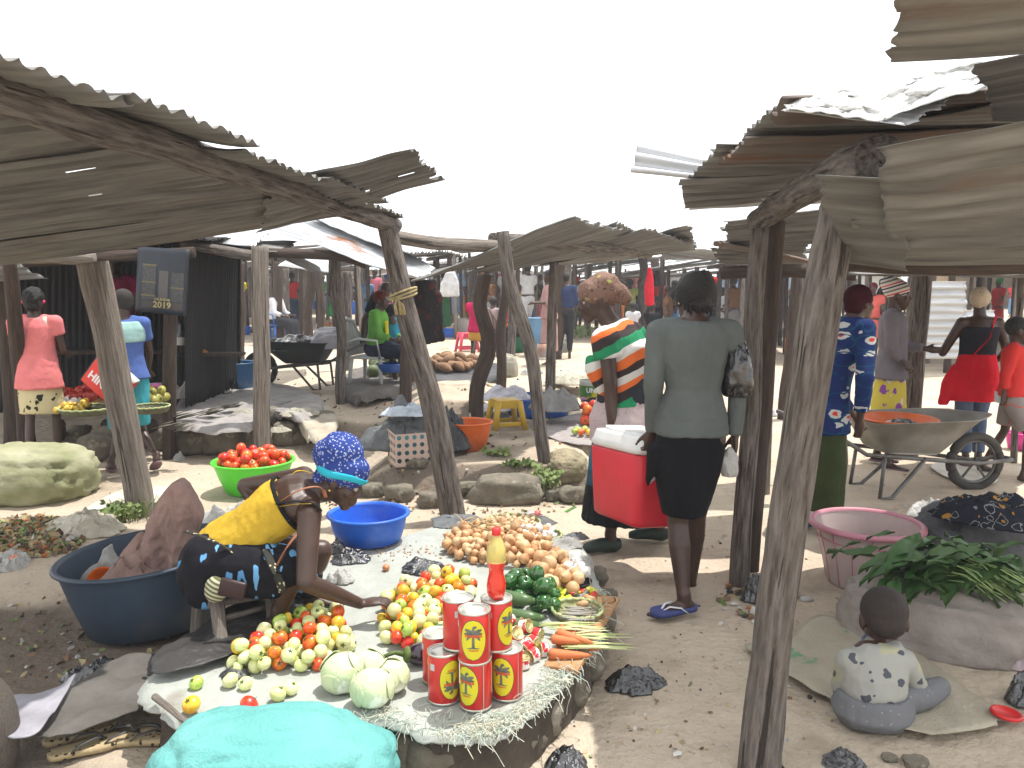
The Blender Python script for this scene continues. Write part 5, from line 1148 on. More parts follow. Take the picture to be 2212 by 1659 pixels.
def body(T, J, s, skin=SKIN, vox=.012, face=True, hands=None, feet=None, toes=True, legs=True, name='body', arms='LR', thin=1.):
    b = raw(); u = J.get('up', V((0, 0, 1))); f = J['face']
    head_prims(b, J['head'], f, u, s * J.get('hs', 1.), face)
    r_, f_, u_ = basis(f, u)
    b.cap(J['nb'] - (J['nb'] - J['chest']).normalized() * .02 * s, J['head'] - u_ * .055 * s - f_ * .015 * s, .058 * s, .052 * s, 14)
    b.loft(torso_rings(J, s), 20)
    for S_ in arms:
        q = thin; b.cap(J['nb'].lerp(J['s' + S_], .3) - (J['nb'] - J['chest']).normalized() * .02 * s, J['s' + S_], .05 * s * q, .05 * s * q, 12)
        b.cap(J['s' + S_], J['e' + S_], .051 * s * q, .040 * s * q, 14); b.sph(J['s' + S_], .054 * s * q)
        m = J['e' + S_].lerp(J['w' + S_], .3); b.cap(J['e' + S_], m, .038 * s * q, .039 * s * q, 14); b.cap(m, J['w' + S_], .039 * s * q, .024 * s * q, 14)
        if hands and S_ in hands:
            h = hands[S_]; hand_prims(b, J['w' + S_], h[0], h[1], h[2], s, h[3])
        else:
            d = (J['w' + S_] - J['e' + S_]).normalized(); hand_prims(b, J['w' + S_], d, V((0, 1, 0)) if abs(d.y) < .8 else V((1, 0, 0)), 1, s, .4)
    if legs:
        for S_ in 'LR':
            b.cap(J['h' + S_], J['k' + S_], .082 * s * thin, .052 * s * thin, 16); m = J['k' + S_].lerp(J['a' + S_], .32)
            back = V((0, 0, 0)); b.cap(J['k' + S_], m + back, .050 * s * thin, .054 * s * thin, 16); b.cap(m, J['a' + S_], .053 * s * thin, .030 * s * thin, 14)
            fd = J.get('f' + S_, V((0, 1, 0))); foot_prims(b, J['a' + S_], fd, s, toes)
    return blob(b, name, skin, T, vox, 2, fac=.5)
def sleeve(b, a, e, r0, r1, ext=0):
    d = (e - a).normalized(); b.sph(a, r0 * 1.03); b.tube([a, a.lerp(e, .5), e + d * ext], [r0, (r0 + r1) / 2, r1], 16)
def loosecloth(T, b, name, m, vox, s, seed=1, amp=.006, fr=11, label=None):
    o = blob(b, name, m, T, vox, 3, amp * s, fr, seed)
    if label: o['label'] = label
    return o
def between(a, b_, t): return a.lerp(b_, t)
def stand_J(g, h, f, lean=0, walk=0., arm=(.1, .1), turn=None, bend=0):
    """joints of a standing figure whose feet are at g"""
    s = h / 1.66; f = V((f[0], f[1], 0)).normalized(); r = V((f.y, -f.x, 0)); z = V((0, 0, 1)); P = lambda x, y, zz: g + (r * x + f * y + z * zz) * s
    J = {}; J['s'] = s; J['pel'] = P(0, 0, .92); J['waist'] = P(0, .01 + lean * .25, 1.07); J['chest'] = P(0, lean * .6, 1.24); J['nb'] = P(0, lean, 1.42)
    J['head'] = P(0, .02 + lean * 1.25, 1.56 - lean * .15); J['face'] = f if turn is None else V(turn); J['up'] = z
    for q, S_ in ((-1, 'L'), (1, 'R')):
        J['s' + S_] = P(.165 * q, lean * .9 - .01, 1.37); J['h' + S_] = P(.085 * q, 0, .88)
        st = walk * q; J['k' + S_] = P(.09 * q, .03 + st * .14 + .05 * abs(walk), .49); J['a' + S_] = P(.09 * q, st * .24 - .03, .075 + (.03 if st < 0 else 0)); J['f' + S_] = f
        a = arm[0 if q < 0 else 1]
        J['e' + S_] = P(.21 * q, -.02 + a * .1 + lean * .5 - st * .08, 1.10); J['w' + S_] = P(.20 * q, .02 + a * .24 + lean * .4 - st * .16, .88 + a * .22)
    return J
def hair_cap(T, J, s, m=HAIR, grow=1.0, vox=.01, low=.02, back=.0, name='hair', amp=.004, fr=40):
    r, f, u = basis(J['face'], J['up']); c = J['head']; hs = s * J.get('hs', 1.); M3 = Matrix((r, f, u)).transposed(); b = raw()
    b.sph(c + (u * .034 - f * (.018 + back)) * hs, (.080 * hs * grow, .092 * hs * grow, .084 * hs * grow), 20, 14, M3); b.sph(c + (u * (-.01 - low) - f * .045) * hs, (.066 * hs, .055 * hs, .055 * hs), 16, 10, M3)
    return blob(b, name, m, T, vox, 1, amp, fr, 3)
def wrap(T, J, s, m, name='head_wrap', big=1.12, back=.02, vox=.009, tail=False, amp=.007, knot=True):
    r, f, u = basis(J['face'], J['up']); c = J['head']; hs = s * J.get('hs', 1.); M3 = Matrix((r, f, u)).transposed(); b = raw()
    b.sph(c + (u * .040 - f * .012) * hs, (.084 * hs * big, .098 * hs * big, .082 * hs * big), 20, 14, M3); b.sph(c + (u * .075 - f * (.035 + back)) * hs, (.074 * hs * big, .080 * hs * big, .066 * hs * big), 18, 12, M3)
    b.sph(c + (u * .0 - f * .055) * hs, (.070 * hs * big, .05 * hs * big, .045 * hs), 14, 10, M3)
    if knot: b.sph(c + (-u * .035 - f * .085) * hs, .024 * hs, 12, 8)
    if tail: b.tube([c + (-u * .03 - f * .08) * hs, c + (-u * .02 - f * .14) * hs, c + (-u * .05 - f * .19) * hs], [.05 * hs, .045 * hs, .03 * hs], 12)
    return blob(b, name, m, T, vox, 2, amp, 22, 5)
# ---------------------------------------------------------------- 1 the seller
def seller():
    Yb = 3.28; s = .94
    T = thing('person', 'woman in a mustard top and blue head wrap on a low stool reaching for tomatoes', 'person', V((-1.0, 3.25, .2)))
    J = dict(pel=AT(468, 1196, Yb), waist=AT(535, 1150, Yb - .02), chest=AT(610, 1094, Yb), nb=AT(676, 1056, Yb + .02), head=AT(738, 1036, Yb + .0),
             face=V((.87, -.08, -.46)), up=V((.50, 0, .86)), sR=AT(668, 1112, Yb - .13), sL=AT(655, 1032, Yb + .17), eR=AT(661, 1258, Yb - .26), wR=AT(778, 1304, Yb - .06),
             eL=AT(530, 1050, Yb + .33), wL=AT(575, 1118, Yb + .20), hR=AT(462, 1215, Yb - .09), hL=AT(475, 1185, Yb + .09), hs=1.0)
    J['kR'] = AT(632, 1228, Yb - .13); J['aR'] = AT(604, 1352, Yb - .13); J['kL'] = AT(694, 1190, Yb + .16); J['aL'] = AT(660, 1318, Yb + .16); J['fR'] = V((1, -.15, 0)); J['fL'] = V((1, -.05, 0))
    J['aR'].z = MZ + .095; J['aL'].z = MZ + .09
    body(T, J, s, vox=.0062, hands={'R': (V((1, .10, .12)), V((.15, .1, -1)), 1, .55), 'L': (V((.3, -.6, -.4)), V((0, -1, 0)), 1, .5)})
    eyes(J['head'], J['face'], J['up'], s, T)
    # mustard camisole
    YT = cloth('mustard cotton', (.55, .36, .035), .8); BK = cloth('black cotton', (.012, .012, .014), .7)
    R_ = torso_rings(J, s, .011, 0.0, .73); b = raw(); rr = R_ + []
    c = cat_([J['pel'], J['waist'], J['chest'], J['nb']], .68); tg = (J['nb'] - J['chest']).normalized(); b.loft(rr, 26); loosecloth(T, b, 'camisole', YT, .009, s, 3, .011, 16)
    c_, A_, B_ = torso_rings(J, s, .012, .71, .73)[0]; b = MB(); b.tube([c_ + A_ * math.cos(a) + B_ * math.sin(a) for a in [6.2832 * i / 40 for i in range(41)]], .009, 8, False); b.build('black_trim', BK, T)
    STR = mat('tan strap', (.32, .12, .06), (.24, .09, .045), sc=10, rough=.6)
    def over(pts, rad, nm, m):
        b = MB(); b.tube([cat_([V(p) for p in pts], i / 16) for i in range(17)], rad, 8, flat=.35); b.build(nm, m, T)
    top = lambda x, y, dy: AT(x, y, Yb + dy)
    over([top(568, 1112, -.10), top(640, 1062, -.13), top(690, 1052, -.09), top(704, 1075, -.08)], .008, 'bag_strap', STR)
    over([top(598, 1222, -.22), top(618, 1185, -.24), top(640, 1155, -.21)], .007, 'bag_strap', STR)
    over([top(597, 1088, -.135), top(640, 1083, -.155), top(680, 1089, -.15), top(695, 1105, -.15)], .0095, 'black_strap', BK)
    over([top(597, 1095, -.140), top(640, 1089, -.160), top(672, 1088, -.16)], .003, 'thin_strap', YT)
    over([top(610, 1052, .06), top(640, 1018, .06), top(672, 1022, .10)], .006, 'thin_strap', YT)
    # skirt over hips and thighs
    SK = patt('black cloth with blue leaves', (.008, .008, .012), [((.14, .36, .62), 9, .0, .27, 1.2), ((.10, .28, .52), 12, .0, .2, 4.2), ((.30, .30, .14), 9, .0, .045, 7.7)], st=(1.6, 1, .6), warp=.10)
    b = raw(); hp = J['pel']
    b.sph(hp + V((-.01, 0, -.03)), (.135, .17, .11), 20, 14); b.sph(AT(440, 1230, Yb), (.09, .16, .12), 18, 12); b.cap(J['hR'] + V((0, 0, .0)), J['kR'] + V((-.03, 0, .0)), .115, .08, 18); b.cap(J['hL'], J['kL'] + V((-.07, 0, -.02)), .11, .065, 18)
    b.cap(AT(455, 1250, Yb - .12), AT(590, 1262, Yb - .15), .075, .055, 14); b.cap(AT(540, 1225, Yb), AT(620, 1230, Yb), .12, .10, 14); b.cap(J['kL'] + V((-.06, 0, -.04)), J['kL'].lerp(J['aL'], .85), .06, .065, 16)
    b.cap(AT(440, 1200, Yb - .1), AT(440, 1280, Yb - .12), .085, .065, 14)
    loosecloth(T, b, 'skirt', SK, .010, s, 8, .010, 15)
    BD = patt('skirt border', (.03, .03, .025), [((.42, .38, .24), 60, .0, .30, 1)], warp=.0, st=(1, 1, 1))
    over([top(574, 1188, -.17), top(590, 1225, -.235), top(606, 1262, -.245), top(609, 1280, -.235)], .016, 'skirt_border', BD)
    over([top(400, 1148, -.17), top(440, 1160, -.20), top(480, 1178, -.185), top(510, 1200, -.17)], .010, 'skirt_border', BD)
    # head wrap
    HW = patt('blue cloth with small white marks', (.022, .045, .21), [((.55, .6, .7), 85, .20, .30, 2)], warp=.004, bump=.4)
    r, f, u = basis(J['face'], J['up']); c = J['head']; b = raw(); M3 = Matrix((r, f, u)).transposed(); k = s
    for (fx, ux, a, d, e) in ((-.012, .050, .094, .108, .088), (-.055, .100, .090, .098, .088), (-.085, .075, .080, .080, .080), (.022, .086, .076, .062, .040)):
        b.sph(c + (f * fx + u * ux) * k, (a * k, d * k, e * k), 20, 14, M3)
    b.sph(c + (-f * .085 - u * .03) * k, (.035 * k, .035 * k, .05 * k), 12, 8, M3)
    blob(b, 'head_wrap', HW, T, .008, 2, .008, 26, 5)
    CY = cloth('turquoise cloth band', (.03, .42, .55)); b = MB()
    P = [c + (r * (.098 * math.cos(a)) + f * (.112 * math.sin(a) - .012) + u * (.034 + .014 * math.sin(a) + .008 * math.sin(a * 3))) * k for a in [-3.5 + 5.2 * i / 22 for i in range(23)]]
    b.tube(P, [.0035 + .002 * math.sin(math.pi * i / 22) for i in range(23)], 10, flat=2.8, side=u); b.build('turquoise_band', CY, T)
    b = MB(); b.sph(c + (r * .080 - f * .012 - u * .042) * k, .006, 10, 8); b.build('earring', mat('gold', (.6, .4, .1), rough=.25, metal=.9), T)
    # stool
    S = thing('stool', 'rough low wooden stool under the crouching seller', 'stool', V((-1.03, 3.15, .2)))
    zt_ = AT(470, 1302, 3.12); st = WOODP
    for nm, p, q, r_ in (('leg', GR(484, 1425, MZ - .02), AT(468, 1300, 3.10), .026), ('leg', GR(592, 1385, MZ), AT(586, 1280, 3.28), .024), ('leg', GR(420, 1390, .05), AT(428, 1288, 3.5), .024), ('leg', GR(545, 1352, MZ), AT(545, 1265, 3.55), .024)):
        log(nm, [p, q], r_, r_, st, S, n=8, step=.05, wob=.1)
    log('crossbar', [AT(478, 1338, 3.10), AT(584, 1308, 3.27)], .013, .013, st, S, n=8, step=.06)
    a, b1, c1, d1 = AT(452, 1300, 3.08), AT(596, 1276, 3.26), AT(555, 1258, 3.58), AT(415, 1282, 3.5); b = MB()
    b.grid(lambda u, v: ((a * (1 - u) + b1 * u) * (1 - v) + (d1 * (1 - u) + c1 * u) * v, V((u, v, 0))), 6, 6, .025); b.build('seat', st, S)
    b = MB(); b.sph(AT(466, 1274, 3.04), (.042, .03, .055), 16, 12); b.noise_disp(.006, 14, 2)
    tag(b.build('cloth_bundle', stripes('cream and olive stripes', [(0, (.45, .42, .30)), (.5, (.10, .11, .05))], .016, (.4, .1, .9)), loc=AT(466, 1274, 3.04)), 'small striped cloth bundle on the corner of the stool', 'cloth bundle')
    b = MB(); b.box(AT(502, 1272, 3.0), (.10, .02, .07), Euler((0, .25, 0)).to_matrix(), .008); tag(b.build('purse', mat('dark leather', (.03, .012, .012), rough=.4), loc=AT(502, 1272, 3.0)), 'small dark purse with a button hanging by her thigh', 'purse')
seller()
# ---------------------------------------------------------------- 2 woman in the grey shirt
def grey_woman():
    s = 1.0; Y = 3.95; f = V((-.12, 1, 0)).normalized()
    T = thing('person', 'woman in a grey shirt and black skirt seen from behind carrying the cool box', 'person', GR(1465, 1330))
    J = dict(pel=AT(1494, 925, Y), waist=AT(1498, 850, Y), chest=AT(1500, 770, Y), nb=AT(1499, 688, Y - .0), head=AT(1497, 640, Y + .05), face=V((-.42, .9, -.12)), up=V((0, .05, 1)),
             sL=AT(1424, 718, Y), sR=AT(1577, 718, Y), eL=AT(1412, 826, Y - .02), wL=AT(1408, 930, Y + .08), eR=AT(1594, 815, Y + .02), wR=AT(1588, 938, Y + .02),
             hL=AT(1462, 945, Y), hR=AT(1532, 945, Y), kL=AT(1464, 1128, Y - .02), kR=AT(1504, 1110, Y + .10), aL=AT(1466, 1306, Y - .02), aR=AT(1490, 1265, Y + .30), hs=1.0)
    J['fL'] = V((-.9, -.35, 0)); J['fR'] = V((-.3, .9, 0)); g = GR(1465, 1333); J['aL'] = V((J['aL'].x, g.y, .095)); J['fat'] = 1.03
    body(T, J, s, vox=.0075, hands={'L': (V((-.05, .15, -1)), V((-.2, .8, 0)), -1, 1.0), 'R': (V((.0, .0, -1)), V((-1, 0, 0)), 1, .7)})
    GY = cloth('grey jersey', (.10, .112, .108), .85); b = raw(); b.loft(torso_rings(J, s, .008, 0, .82) , 26)
    b.loft([(J['pel'] + V((0, 0, -.03)), V((.176, 0, 0)), V((0, .135, 0))), (J['pel'] + V((0, 0, .04)), V((.168, 0, 0)), V((0, .125, 0)))], 26)
    tr = torso_rings(J, s, .010, .8, 1.0); b.loft([tr[0], (tr[1][0], tr[1][1] * 1.02, tr[1][2] * 1.1), (tr[2][0] - V((0, 0, .012)), tr[2][1] * 1.12, tr[2][2] * 1.25)], 26)
    for S_ in 'LR':
        sleeve(b, J['s' + S_] + V((0, 0, -.01)), J['e' + S_], .061, .045); b.sph(J['e' + S_], .045); b.tube([J['e' + S_], J['e' + S_].lerp(J['w' + S_], .5), J['w' + S_]], [.045, .042, .034], 16)
        b.cap(J['nb'].lerp(J['s' + S_], .45) + V((0, 0, -.02)), J['s' + S_] + V((0, 0, -.0)), .058, .062, 14)
    loosecloth(T, b, 'shirt', GY, .0075, s, 4, .0075, 11)
    b = raw(); X = V((1, 0, 0)); Z = V((0, 1, 0))
    b.loft([(AT(1494, 905, Y), X * .142, Z * .10), (AT(1490, 960, Y), X * .168, Z * .128), (AT(1484, 1020, Y), X * .158, Z * .13), (AT(1478, 1085, Y), X * .118, Z * .125), (AT(1476, 1106, Y), X * .102, Z * .12)], 30)
    b.loft([(AT(1420, 960, Y - .03), X * .045, Z * .05), (AT(1408, 1010, Y - .03), X * .028, Z * .03), (AT(1398, 1050, Y - .02), X * .004, Z * .01)], 12)
    loosecloth(T, b, 'skirt', cloth('black cloth', (.007, .007, .009), .7), .009, s, 6, .008, 9)
    # braided hair
    hr = hair_cap(T, J, s, grow=1.06, vox=.006, low=.03, amp=.0)
    r, f_, u = basis(J['face'], J['up']); c = J['head']; b = MB()
    for k in range(12):
        t = (k - 5.5) / 5.5; z0 = .095 - .11 * (k / 11); P = [c + (r * (.086 * math.sin(a)) * math.sqrt(max(.05, 1 - ((z0 - .03) / .1) ** 2)) - f_ * (.104 * math.cos(a)) * math.sqrt(max(.05, 1 - ((z0 - .03) / .1) ** 2)) + u * (z0 + .03 * math.cos(a) - .02) - f_ * .012) for a in [-1.9 + 3.8 * i / 18 for i in range(19)]]
        b.tube(P, .0088, 6)
    for k in range(16):
        a = -1.25 + 2.5 * k / 15; p = c + r * .078 * math.sin(a) - f_ * .090 * math.cos(a) - u * .01; b.tube([p + u * .03, p - u * .02, p - u * (.06 + .012 * (k % 3)) - f_ * .006], [.007, .0065, .005], 6)
    b.build('braids', HAIR, T)
    b = MB(); b.sph(c - r * .083 - u * .035, .006); b.build('earring', EYE, T)
    # sandal
    fd = V((-.9, -.35, 0)).normalized(); sd = V((-.35, .9, 0)).normalized(); a = J['aL']; S = MB()
    S.grid(lambda u_, v_: (V((a.x, a.y, .004)) + fd * (-.075 + .255 * u_) + sd * ((v_ - .5) * 2 * .047 * math.sqrt(max(.001, 1 - (2 * u_ - 1) ** 4)) * (1 + .12 * math.sin(u_ * 6 + 3))) + V((0, 0, .028)), V((u_, v_, 0))), 22, 8, .024); sn = S.build('flip_flop', mat('navy rubber', (.04, .06, .2), (.03, .04, .14), rough=.6), T)
    S = MB()
    for q in (-1, 1): S.tube([V((a.x, a.y, .03)) + fd * x + sd * y * q + V((0, 0, z)) for x, y, z in ((.135, .0, .01), (.09, .022, .042), (.04, .043, .036), (.0, .045, .004))], [.004, .007, .007, .005], 8, flat=.5)
    S.build('flip_flop_strap', mat('white strap', (.6, .6, .62), rough=.5), T)
    lump('plastic_bag', 'black plastic bag tucked under the arm of the grey shirted woman', 'plastic bag', AT(1590, 858, Y + .0), (.062, .07, .14), 21, BLACKP, amp=.4, flat=.8)
    lump('plastic_bag', 'small knotted white plastic bag held in her right hand', 'plastic bag', AT(1574, 1030, Y - .0), (.036, .03, .075), 22, WHITEP, amp=.3, flat=.7)
grey_woman()
# ---------------------------------------------------------------- 3 woman in the striped top
def striped_woman():
    s = 1.02; Y = 4.9
    T = thing('person', 'woman in an orange green and white striped top and patterned head wrap leaning left', 'person', GR(1320, 1195))
    J = dict(pel=AT(1352, 888, Y), waist=AT(1352, 838, Y), chest=AT(1350, 770, Y - .02), nb=AT(1322, 700, Y), head=AT(1288, 648, Y), face=V((-1, -.10, -.22)), up=V((-.25, 0, 1)),
             sL=AT(1309, 736, Y - .19), sR=AT(1366, 726, Y + .18), eL=AT(1319, 830, Y - .22), wL=AT(1322, 928, Y - .16), eR=AT(1392, 820, Y + .22), wR=AT(1372, 895, Y + .1),
             hL=AT(1350, 905, Y - .1), hR=AT(1356, 905, Y + .1), kL=AT(1330, 1040, Y - .1), kR=AT(1395, 1045, Y + .1), aL=AT(1318, 1172, Y - .1), aR=AT(1422, 1165, Y + .12), hs=1.05)
    J['fL'] = V((-1, -.25, 0)); J['fR'] = V((-1, .1, 0)); J['fat'] = 1.1; J['aL'].z = .09; J['aR'].z = .09
    body(T, J, s, vox=.009, hands={'L': (V((.0, -.2, -1)), V((1, 0, 0)), 1, 1.1), 'R': (V((0, 0, -1)), V((-1, 0, 0)), 1, .5)}, toes=False)
    eyes(J['head'], J['face'], J['up'], s, T)
    o_, g_, w_, d_ = (.66, .14, .03), (.015, .21, .09), (.58, .57, .54), (.035, .025, .026)
    ST = stripes('striped top', [(0, o_), (.17, w_), (.33, g_), (.50, d_), (.66, o_), (.76, w_), (.88, d_)], .33, (-.42, .1, .9), warp=.06)
    b = raw(); b.loft(torso_rings(J, s, .022, .12, .85), 26); tr = torso_rings(J, s, .02, .8, 1.0); b.loft(tr, 24)
    b.loft([(AT(1352, 828, Y), V((.16, 0, -.02)), V((0, .15, 0))), (AT(1345, 790, Y), V((.175, 0, 0)), V((0, .16, 0))), (AT(1345, 745, Y), V((.16, 0, .02)), V((0, .19, 0)))], 24)
    sleeve(b, J['sL'], J['sL'].lerp(J['eL'], .40), .085, .078); sleeve(b, J['sR'], J['sR'].lerp(J['eR'], .4), .085, .078)
    b.loft([(AT(1290, 770, Y - .1), V((.06, 0, 0)), V((0, .09, 0))), (AT(1288, 800, Y - .1), V((.06, 0, 0)), V((0, .08, 0))), (AT(1300, 850, Y - .08), V((.02, 0, 0)), V((0, .03, 0)))], 16)
    loosecloth(T, b, 'striped_top', ST, .011, s, 5, .012, 8)
    b = raw(); b.loft([(AT(1354, 812, Y), V((.15, 0, 0)), V((0, .16, 0))), (AT(1352, 845, Y), V((.165, 0, 0)), V((0, .175, 0))), (AT(1350, 868, Y), V((.168, 0, 0)), V((0, .18, 0)))], 26); loosecloth(T, b, 'waist_cloth', cloth('charcoal cloth', (.03, .032, .038)), .011, s, 9, .008)
    PK = patt('pink speckled cloth', (.42, .34, .34), [((.30, .05, .08), 60, .0, .16, 1), ((.12, .12, .15), 45, .0, .13, 5)], warp=.02)
    b = raw(); b.loft([(AT(1350, 858, Y), V((.16, 0, 0)), V((0, .175, 0))), (AT(1344, 900, Y), V((.195, 0, 0)), V((0, .2, 0))), (AT(1344, 950, Y), V((.195, 0, 0)), V((0, .2, 0)))], 28); loosecloth(T, b, 'pink_wrap', PK, .011, s, 11, .012, 10)
    BS = stripes('teal to black cloth', [(0, (.008, .009, .011)), (.30, (.015, .06, .09)), (.36, (.02, .10, .15))], 1.4, (0, 0, 1), warp=.05)
    b = raw(); b.loft([(AT(1348, 930, Y), V((.18, 0, 0)), V((0, .19, 0))), (AT(1342, 1030, Y), V((.20, 0, 0)), V((0, .20, 0))), (AT(1345, 1120, Y), V((.25, 0, 0)), V((0, .20, 0)))], 30); loosecloth(T, b, 'long_skirt', BS, .012, s, 12, .016, 9)
    HW = patt('brown pink head cloth', (.18, .105, .08), [((.06, .04, .035), 26, .36, .43, 1), ((.28, .27, .08), 14, .0, .2, 5), ((.40, .25, .2), 30, .0, .14, 2)], warp=.04, bump=.5)
    r, f, u = basis(J['face'], J['up']); c = J['head']; b = raw(); M3 = Matrix((r, f, u)).transposed(); k = s * 1.05
    for (fx, ux, a, d, e) in ((-.008, .042, .088, .102, .078), (-.05, .075, .082, .088, .066), (-.075, .03, .078, .075, .07), (.03, .075, .06, .05, .042)): b.sph(c + (f * fx + u * ux) * k, (a * k, d * k, e * k), 20, 14, M3)
    b.tube([c + (-f * .08 + u * .04) * k, c + (-f * .14 + u * .0) * k, c + (-f * .18 - u * .05) * k], [.07 * k, .052 * k, .03 * k], 16)
    blob(b, 'head_wrap', HW, T, .009, 2, .008, 22, 5)
    for S_ in 'LR':
        a = J['a' + S_]; fd = J['f' + S_].normalized(); sd = fd.cross(V((0, 0, 1))); b = raw()
        b.loft([(a + fd * -.065 + V((0, 0, -.045)), sd * .03, V((0, 0, .03))), (a + V((0, 0, -.05)) + fd * -.03, sd * .043, V((0, 0, .045))), (a + fd * .06 + V((0, 0, -.045)), sd * .048, V((0, 0, .042))), (a + fd * .14 + V((0, 0, -.056)), sd * .05, V((0, 0, .03))), (a + fd * .185 + V((0, 0, -.062)), sd * .03, V((0, 0, .018)))], 18); blob(b, 'clog', mat('dark green rubber', (.025, .04, .03), rough=.6), T, .007, 2)
striped_woman()
# ---------------------------------------------------------------- red cool box
def cooler():
    c = V((.68, 4.40, .315)); rot = Euler((R(-3), R(5), R(24))).to_matrix(); w, l, h = .36, .52, .38
    T = thing('cool_box', 'red cool box with a rounded white lid carried between the two women', 'cool box', c)
    RC = mat('red cool box plastic', (.58, .02, .035), (.50, .02, .03), sc=4, rough=.42, spec=.4, bump=.08, c3=(.45, .10, .09), s3=4, t3=.60, w3=.15); WL = mat('white lid plastic', (.72, .72, .70), (.62, .62, .60), sc=5, rough=.4, c3=(.45, .38, .25), s3=5, t3=.7)
    def rbox(z0, z1, w0, l0, w1, l1, rc, n=8):
        rings = []; vs = []
        for z, ww, ll in ((z0, w0 * .9, l0 * .9), (z0 + .012, w0 * .98, l0 * .985), (z0 + .03, w0, l0), (z0 + (z1 - z0) * .5, (w0 + w1) / 2, (l0 + l1) / 2), (z1 - .012, w1, l1), (z1, w1 * .97, l1 * .98)):
            ring = []
            for qx, qy, a0 in ((1, 1, 0), (-1, 1, 90), (-1, -1, 180), (1, -1, 270)):
                for i in range(n + 1):
                    a = R(a0 + 90 * i / n); ring.append(c + rot @ V((qx * (ww / 2 - rc) + rc * math.cos(a), qy * (ll / 2 - rc) + rc * math.sin(a), z)))
            vs.append(ring)
        b = MB(); N_ = len(vs[0]); V_ = [p for r_ in vs for p in r_]; fs = [(j * N_ + i, j * N_ + (i + 1) % N_, (j + 1) * N_ + (i + 1) % N_, (j + 1) * N_ + i) for j in range(len(vs) - 1) for i in range(N_)]
        fs.append(tuple(reversed(range(N_)))); fs.append(tuple((len(vs) - 1) * N_ + i for i in range(N_))); b.add(V_, fs); return b
    rbox(0, h, w * .86, l * .9, w, l, .05).build('body', RC, T)
    L_ = rbox(h + .001, h + .095, w + .012, l + .012, w * .95, l * .95, .06); L_.build('lid', WL, T)
    b = rbox(h + .086, h + .100, w * .72, l * .76, w * .7, l * .74, .04); b.build('lid_panel', WL, T)
    HM = mat('white handle plastic', (.7, .7, .68), rough=.4)
    for sy in (-1, 1):
        b = MB(); y0 = sy * (l / 2); P = [(-.11, y0, h * .66), (-.11, y0 + sy * .035, h * .72), (-.10, y0 + sy * .05, h * .95), (-.06, y0 + sy * .055, h * 1.0), (.06, y0 + sy * .055, h * 1.0), (.10, y0 + sy * .05, h * .95), (.11, y0 + sy * .035, h * .72), (.11, y0, h * .66)]
        b.tube([c + rot @ V(p) for p in P], .012, 10); b.build('handle', HM, T)
cooler()
# ---------------------------------------------------------------- 4 seated child
def child():
    Y = 2.87; s = .53
    T = thing('person', 'small child with a shaved head sitting on the flattened sack with the back to us', 'person', GR(1900, 1530))
    J = dict(pel=AT(1888, 1510, Y), waist=AT(1889, 1480, Y + .0), chest=AT(1893, 1440, Y + .02), nb=AT(1903, 1392, Y + .06), head=AT(1908, 1340, Y + .10), face=V((.15, .9, -.42)), up=V((0.08, .42, .9)),
             sL=AT(1833, 1430, Y + .02), sR=AT(1950, 1430, Y + .02), eL=AT(1822, 1480, Y + .06), wL=AT(1850, 1500, Y + .2), eR=AT(1975, 1478, Y + .06), wR=AT(1945, 1500, Y + .2),
             hL=AT(1868, 1515, Y), hR=AT(1915, 1515, Y), kL=AT(1815, 1500, Y + .20), kR=AT(1990, 1490, Y + .18), aL=AT(1890, 1490, Y + .32), aR=AT(1930, 1490, Y + .34), hs=2.02)
    J['fL'] = V((1, .3, 0)); J['fR'] = V((-1, .3, 0)); J['fat'] = 1.12
    body(T, J, s, vox=.0075, toes=False)
    CL = patt('child shirt', (.30, .30, .27), [((.33, .325, .22), 6, .0, .26, 2.2), ((.07, .075, .09), 13, .0, .22, 5.3)], warp=.1)  # pale shirt greyed, shade put into its base colour
    b = raw(); b.loft([(AT(1886, 1498, Y), V((.108, 0, 0)), V((0, .09, 0))), (AT(1888, 1485, Y), V((.114, 0, 0)), V((0, .095, 0))), (AT(1890, 1450, Y + .01), V((.118, 0, 0)), V((0, .09, .0))), (AT(1896, 1412, Y + .03), V((.105, 0, 0)), V((0, .078, 0))), (AT(1902, 1386, Y + .05), V((.07, 0, 0)), V((0, .066, 0)))], 26)
    for S_ in 'LR': sleeve(b, J['s' + S_], J['e' + S_], .047, .042); b.tube([J['e' + S_], J['w' + S_]], [.044, .032], 12); b.sph(J['e' + S_], .044)
    loosecloth(T, b, 'shirt', CL, .007, 1, 3, .006, 14)
    b = MB(); q = AT(1902, 1397, Y + .05); b.tube([q + V((.062 * math.cos(a), .060 * math.sin(a), .012 + .012 * math.sin(a))) for a in [6.2832 * i / 24 for i in range(25)]], .006, 8, False); b.build('collar', cloth('blue grey rib', (.14, .15, .19)), T)
    GS = patt('grey shorts', (.14, .142, .15), [((.3, .3, .28), 50, .0, .12, 2)], warp=.02)
    b = raw(); b.loft([(AT(1884, 1552, Y), V((.12, 0, 0)), V((0, .11, 0))), (AT(1884, 1530, Y), V((.145, 0, 0)), V((0, .135, 0))), (AT(1886, 1494, Y), V((.125, 0, 0)), V((0, .11, 0)))], 26)
    b.cap(J['hL'], J['kL'], .065, .048, 14); b.cap(J['hR'] + V((0, 0, -.01)), J['kR'], .068, .05, 14); b.cap(AT(1930, 1515, Y), AT(2000, 1500, Y + .06), .06, .048, 14); b.cap(AT(2000, 1500, Y + .06), AT(2030, 1485, Y + .1), .048, .038, 12)
    loosecloth(T, b, 'shorts', GS, .008, 1, 5, .008, 14)
    hair_cap(T, J, s, mat('shaved hair', (.028, .020, .017), (.02, .014, .012), sc=60, rough=.75, bump=.3, bsc=120), grow=.99, vox=.007, low=.0, amp=0)
child()
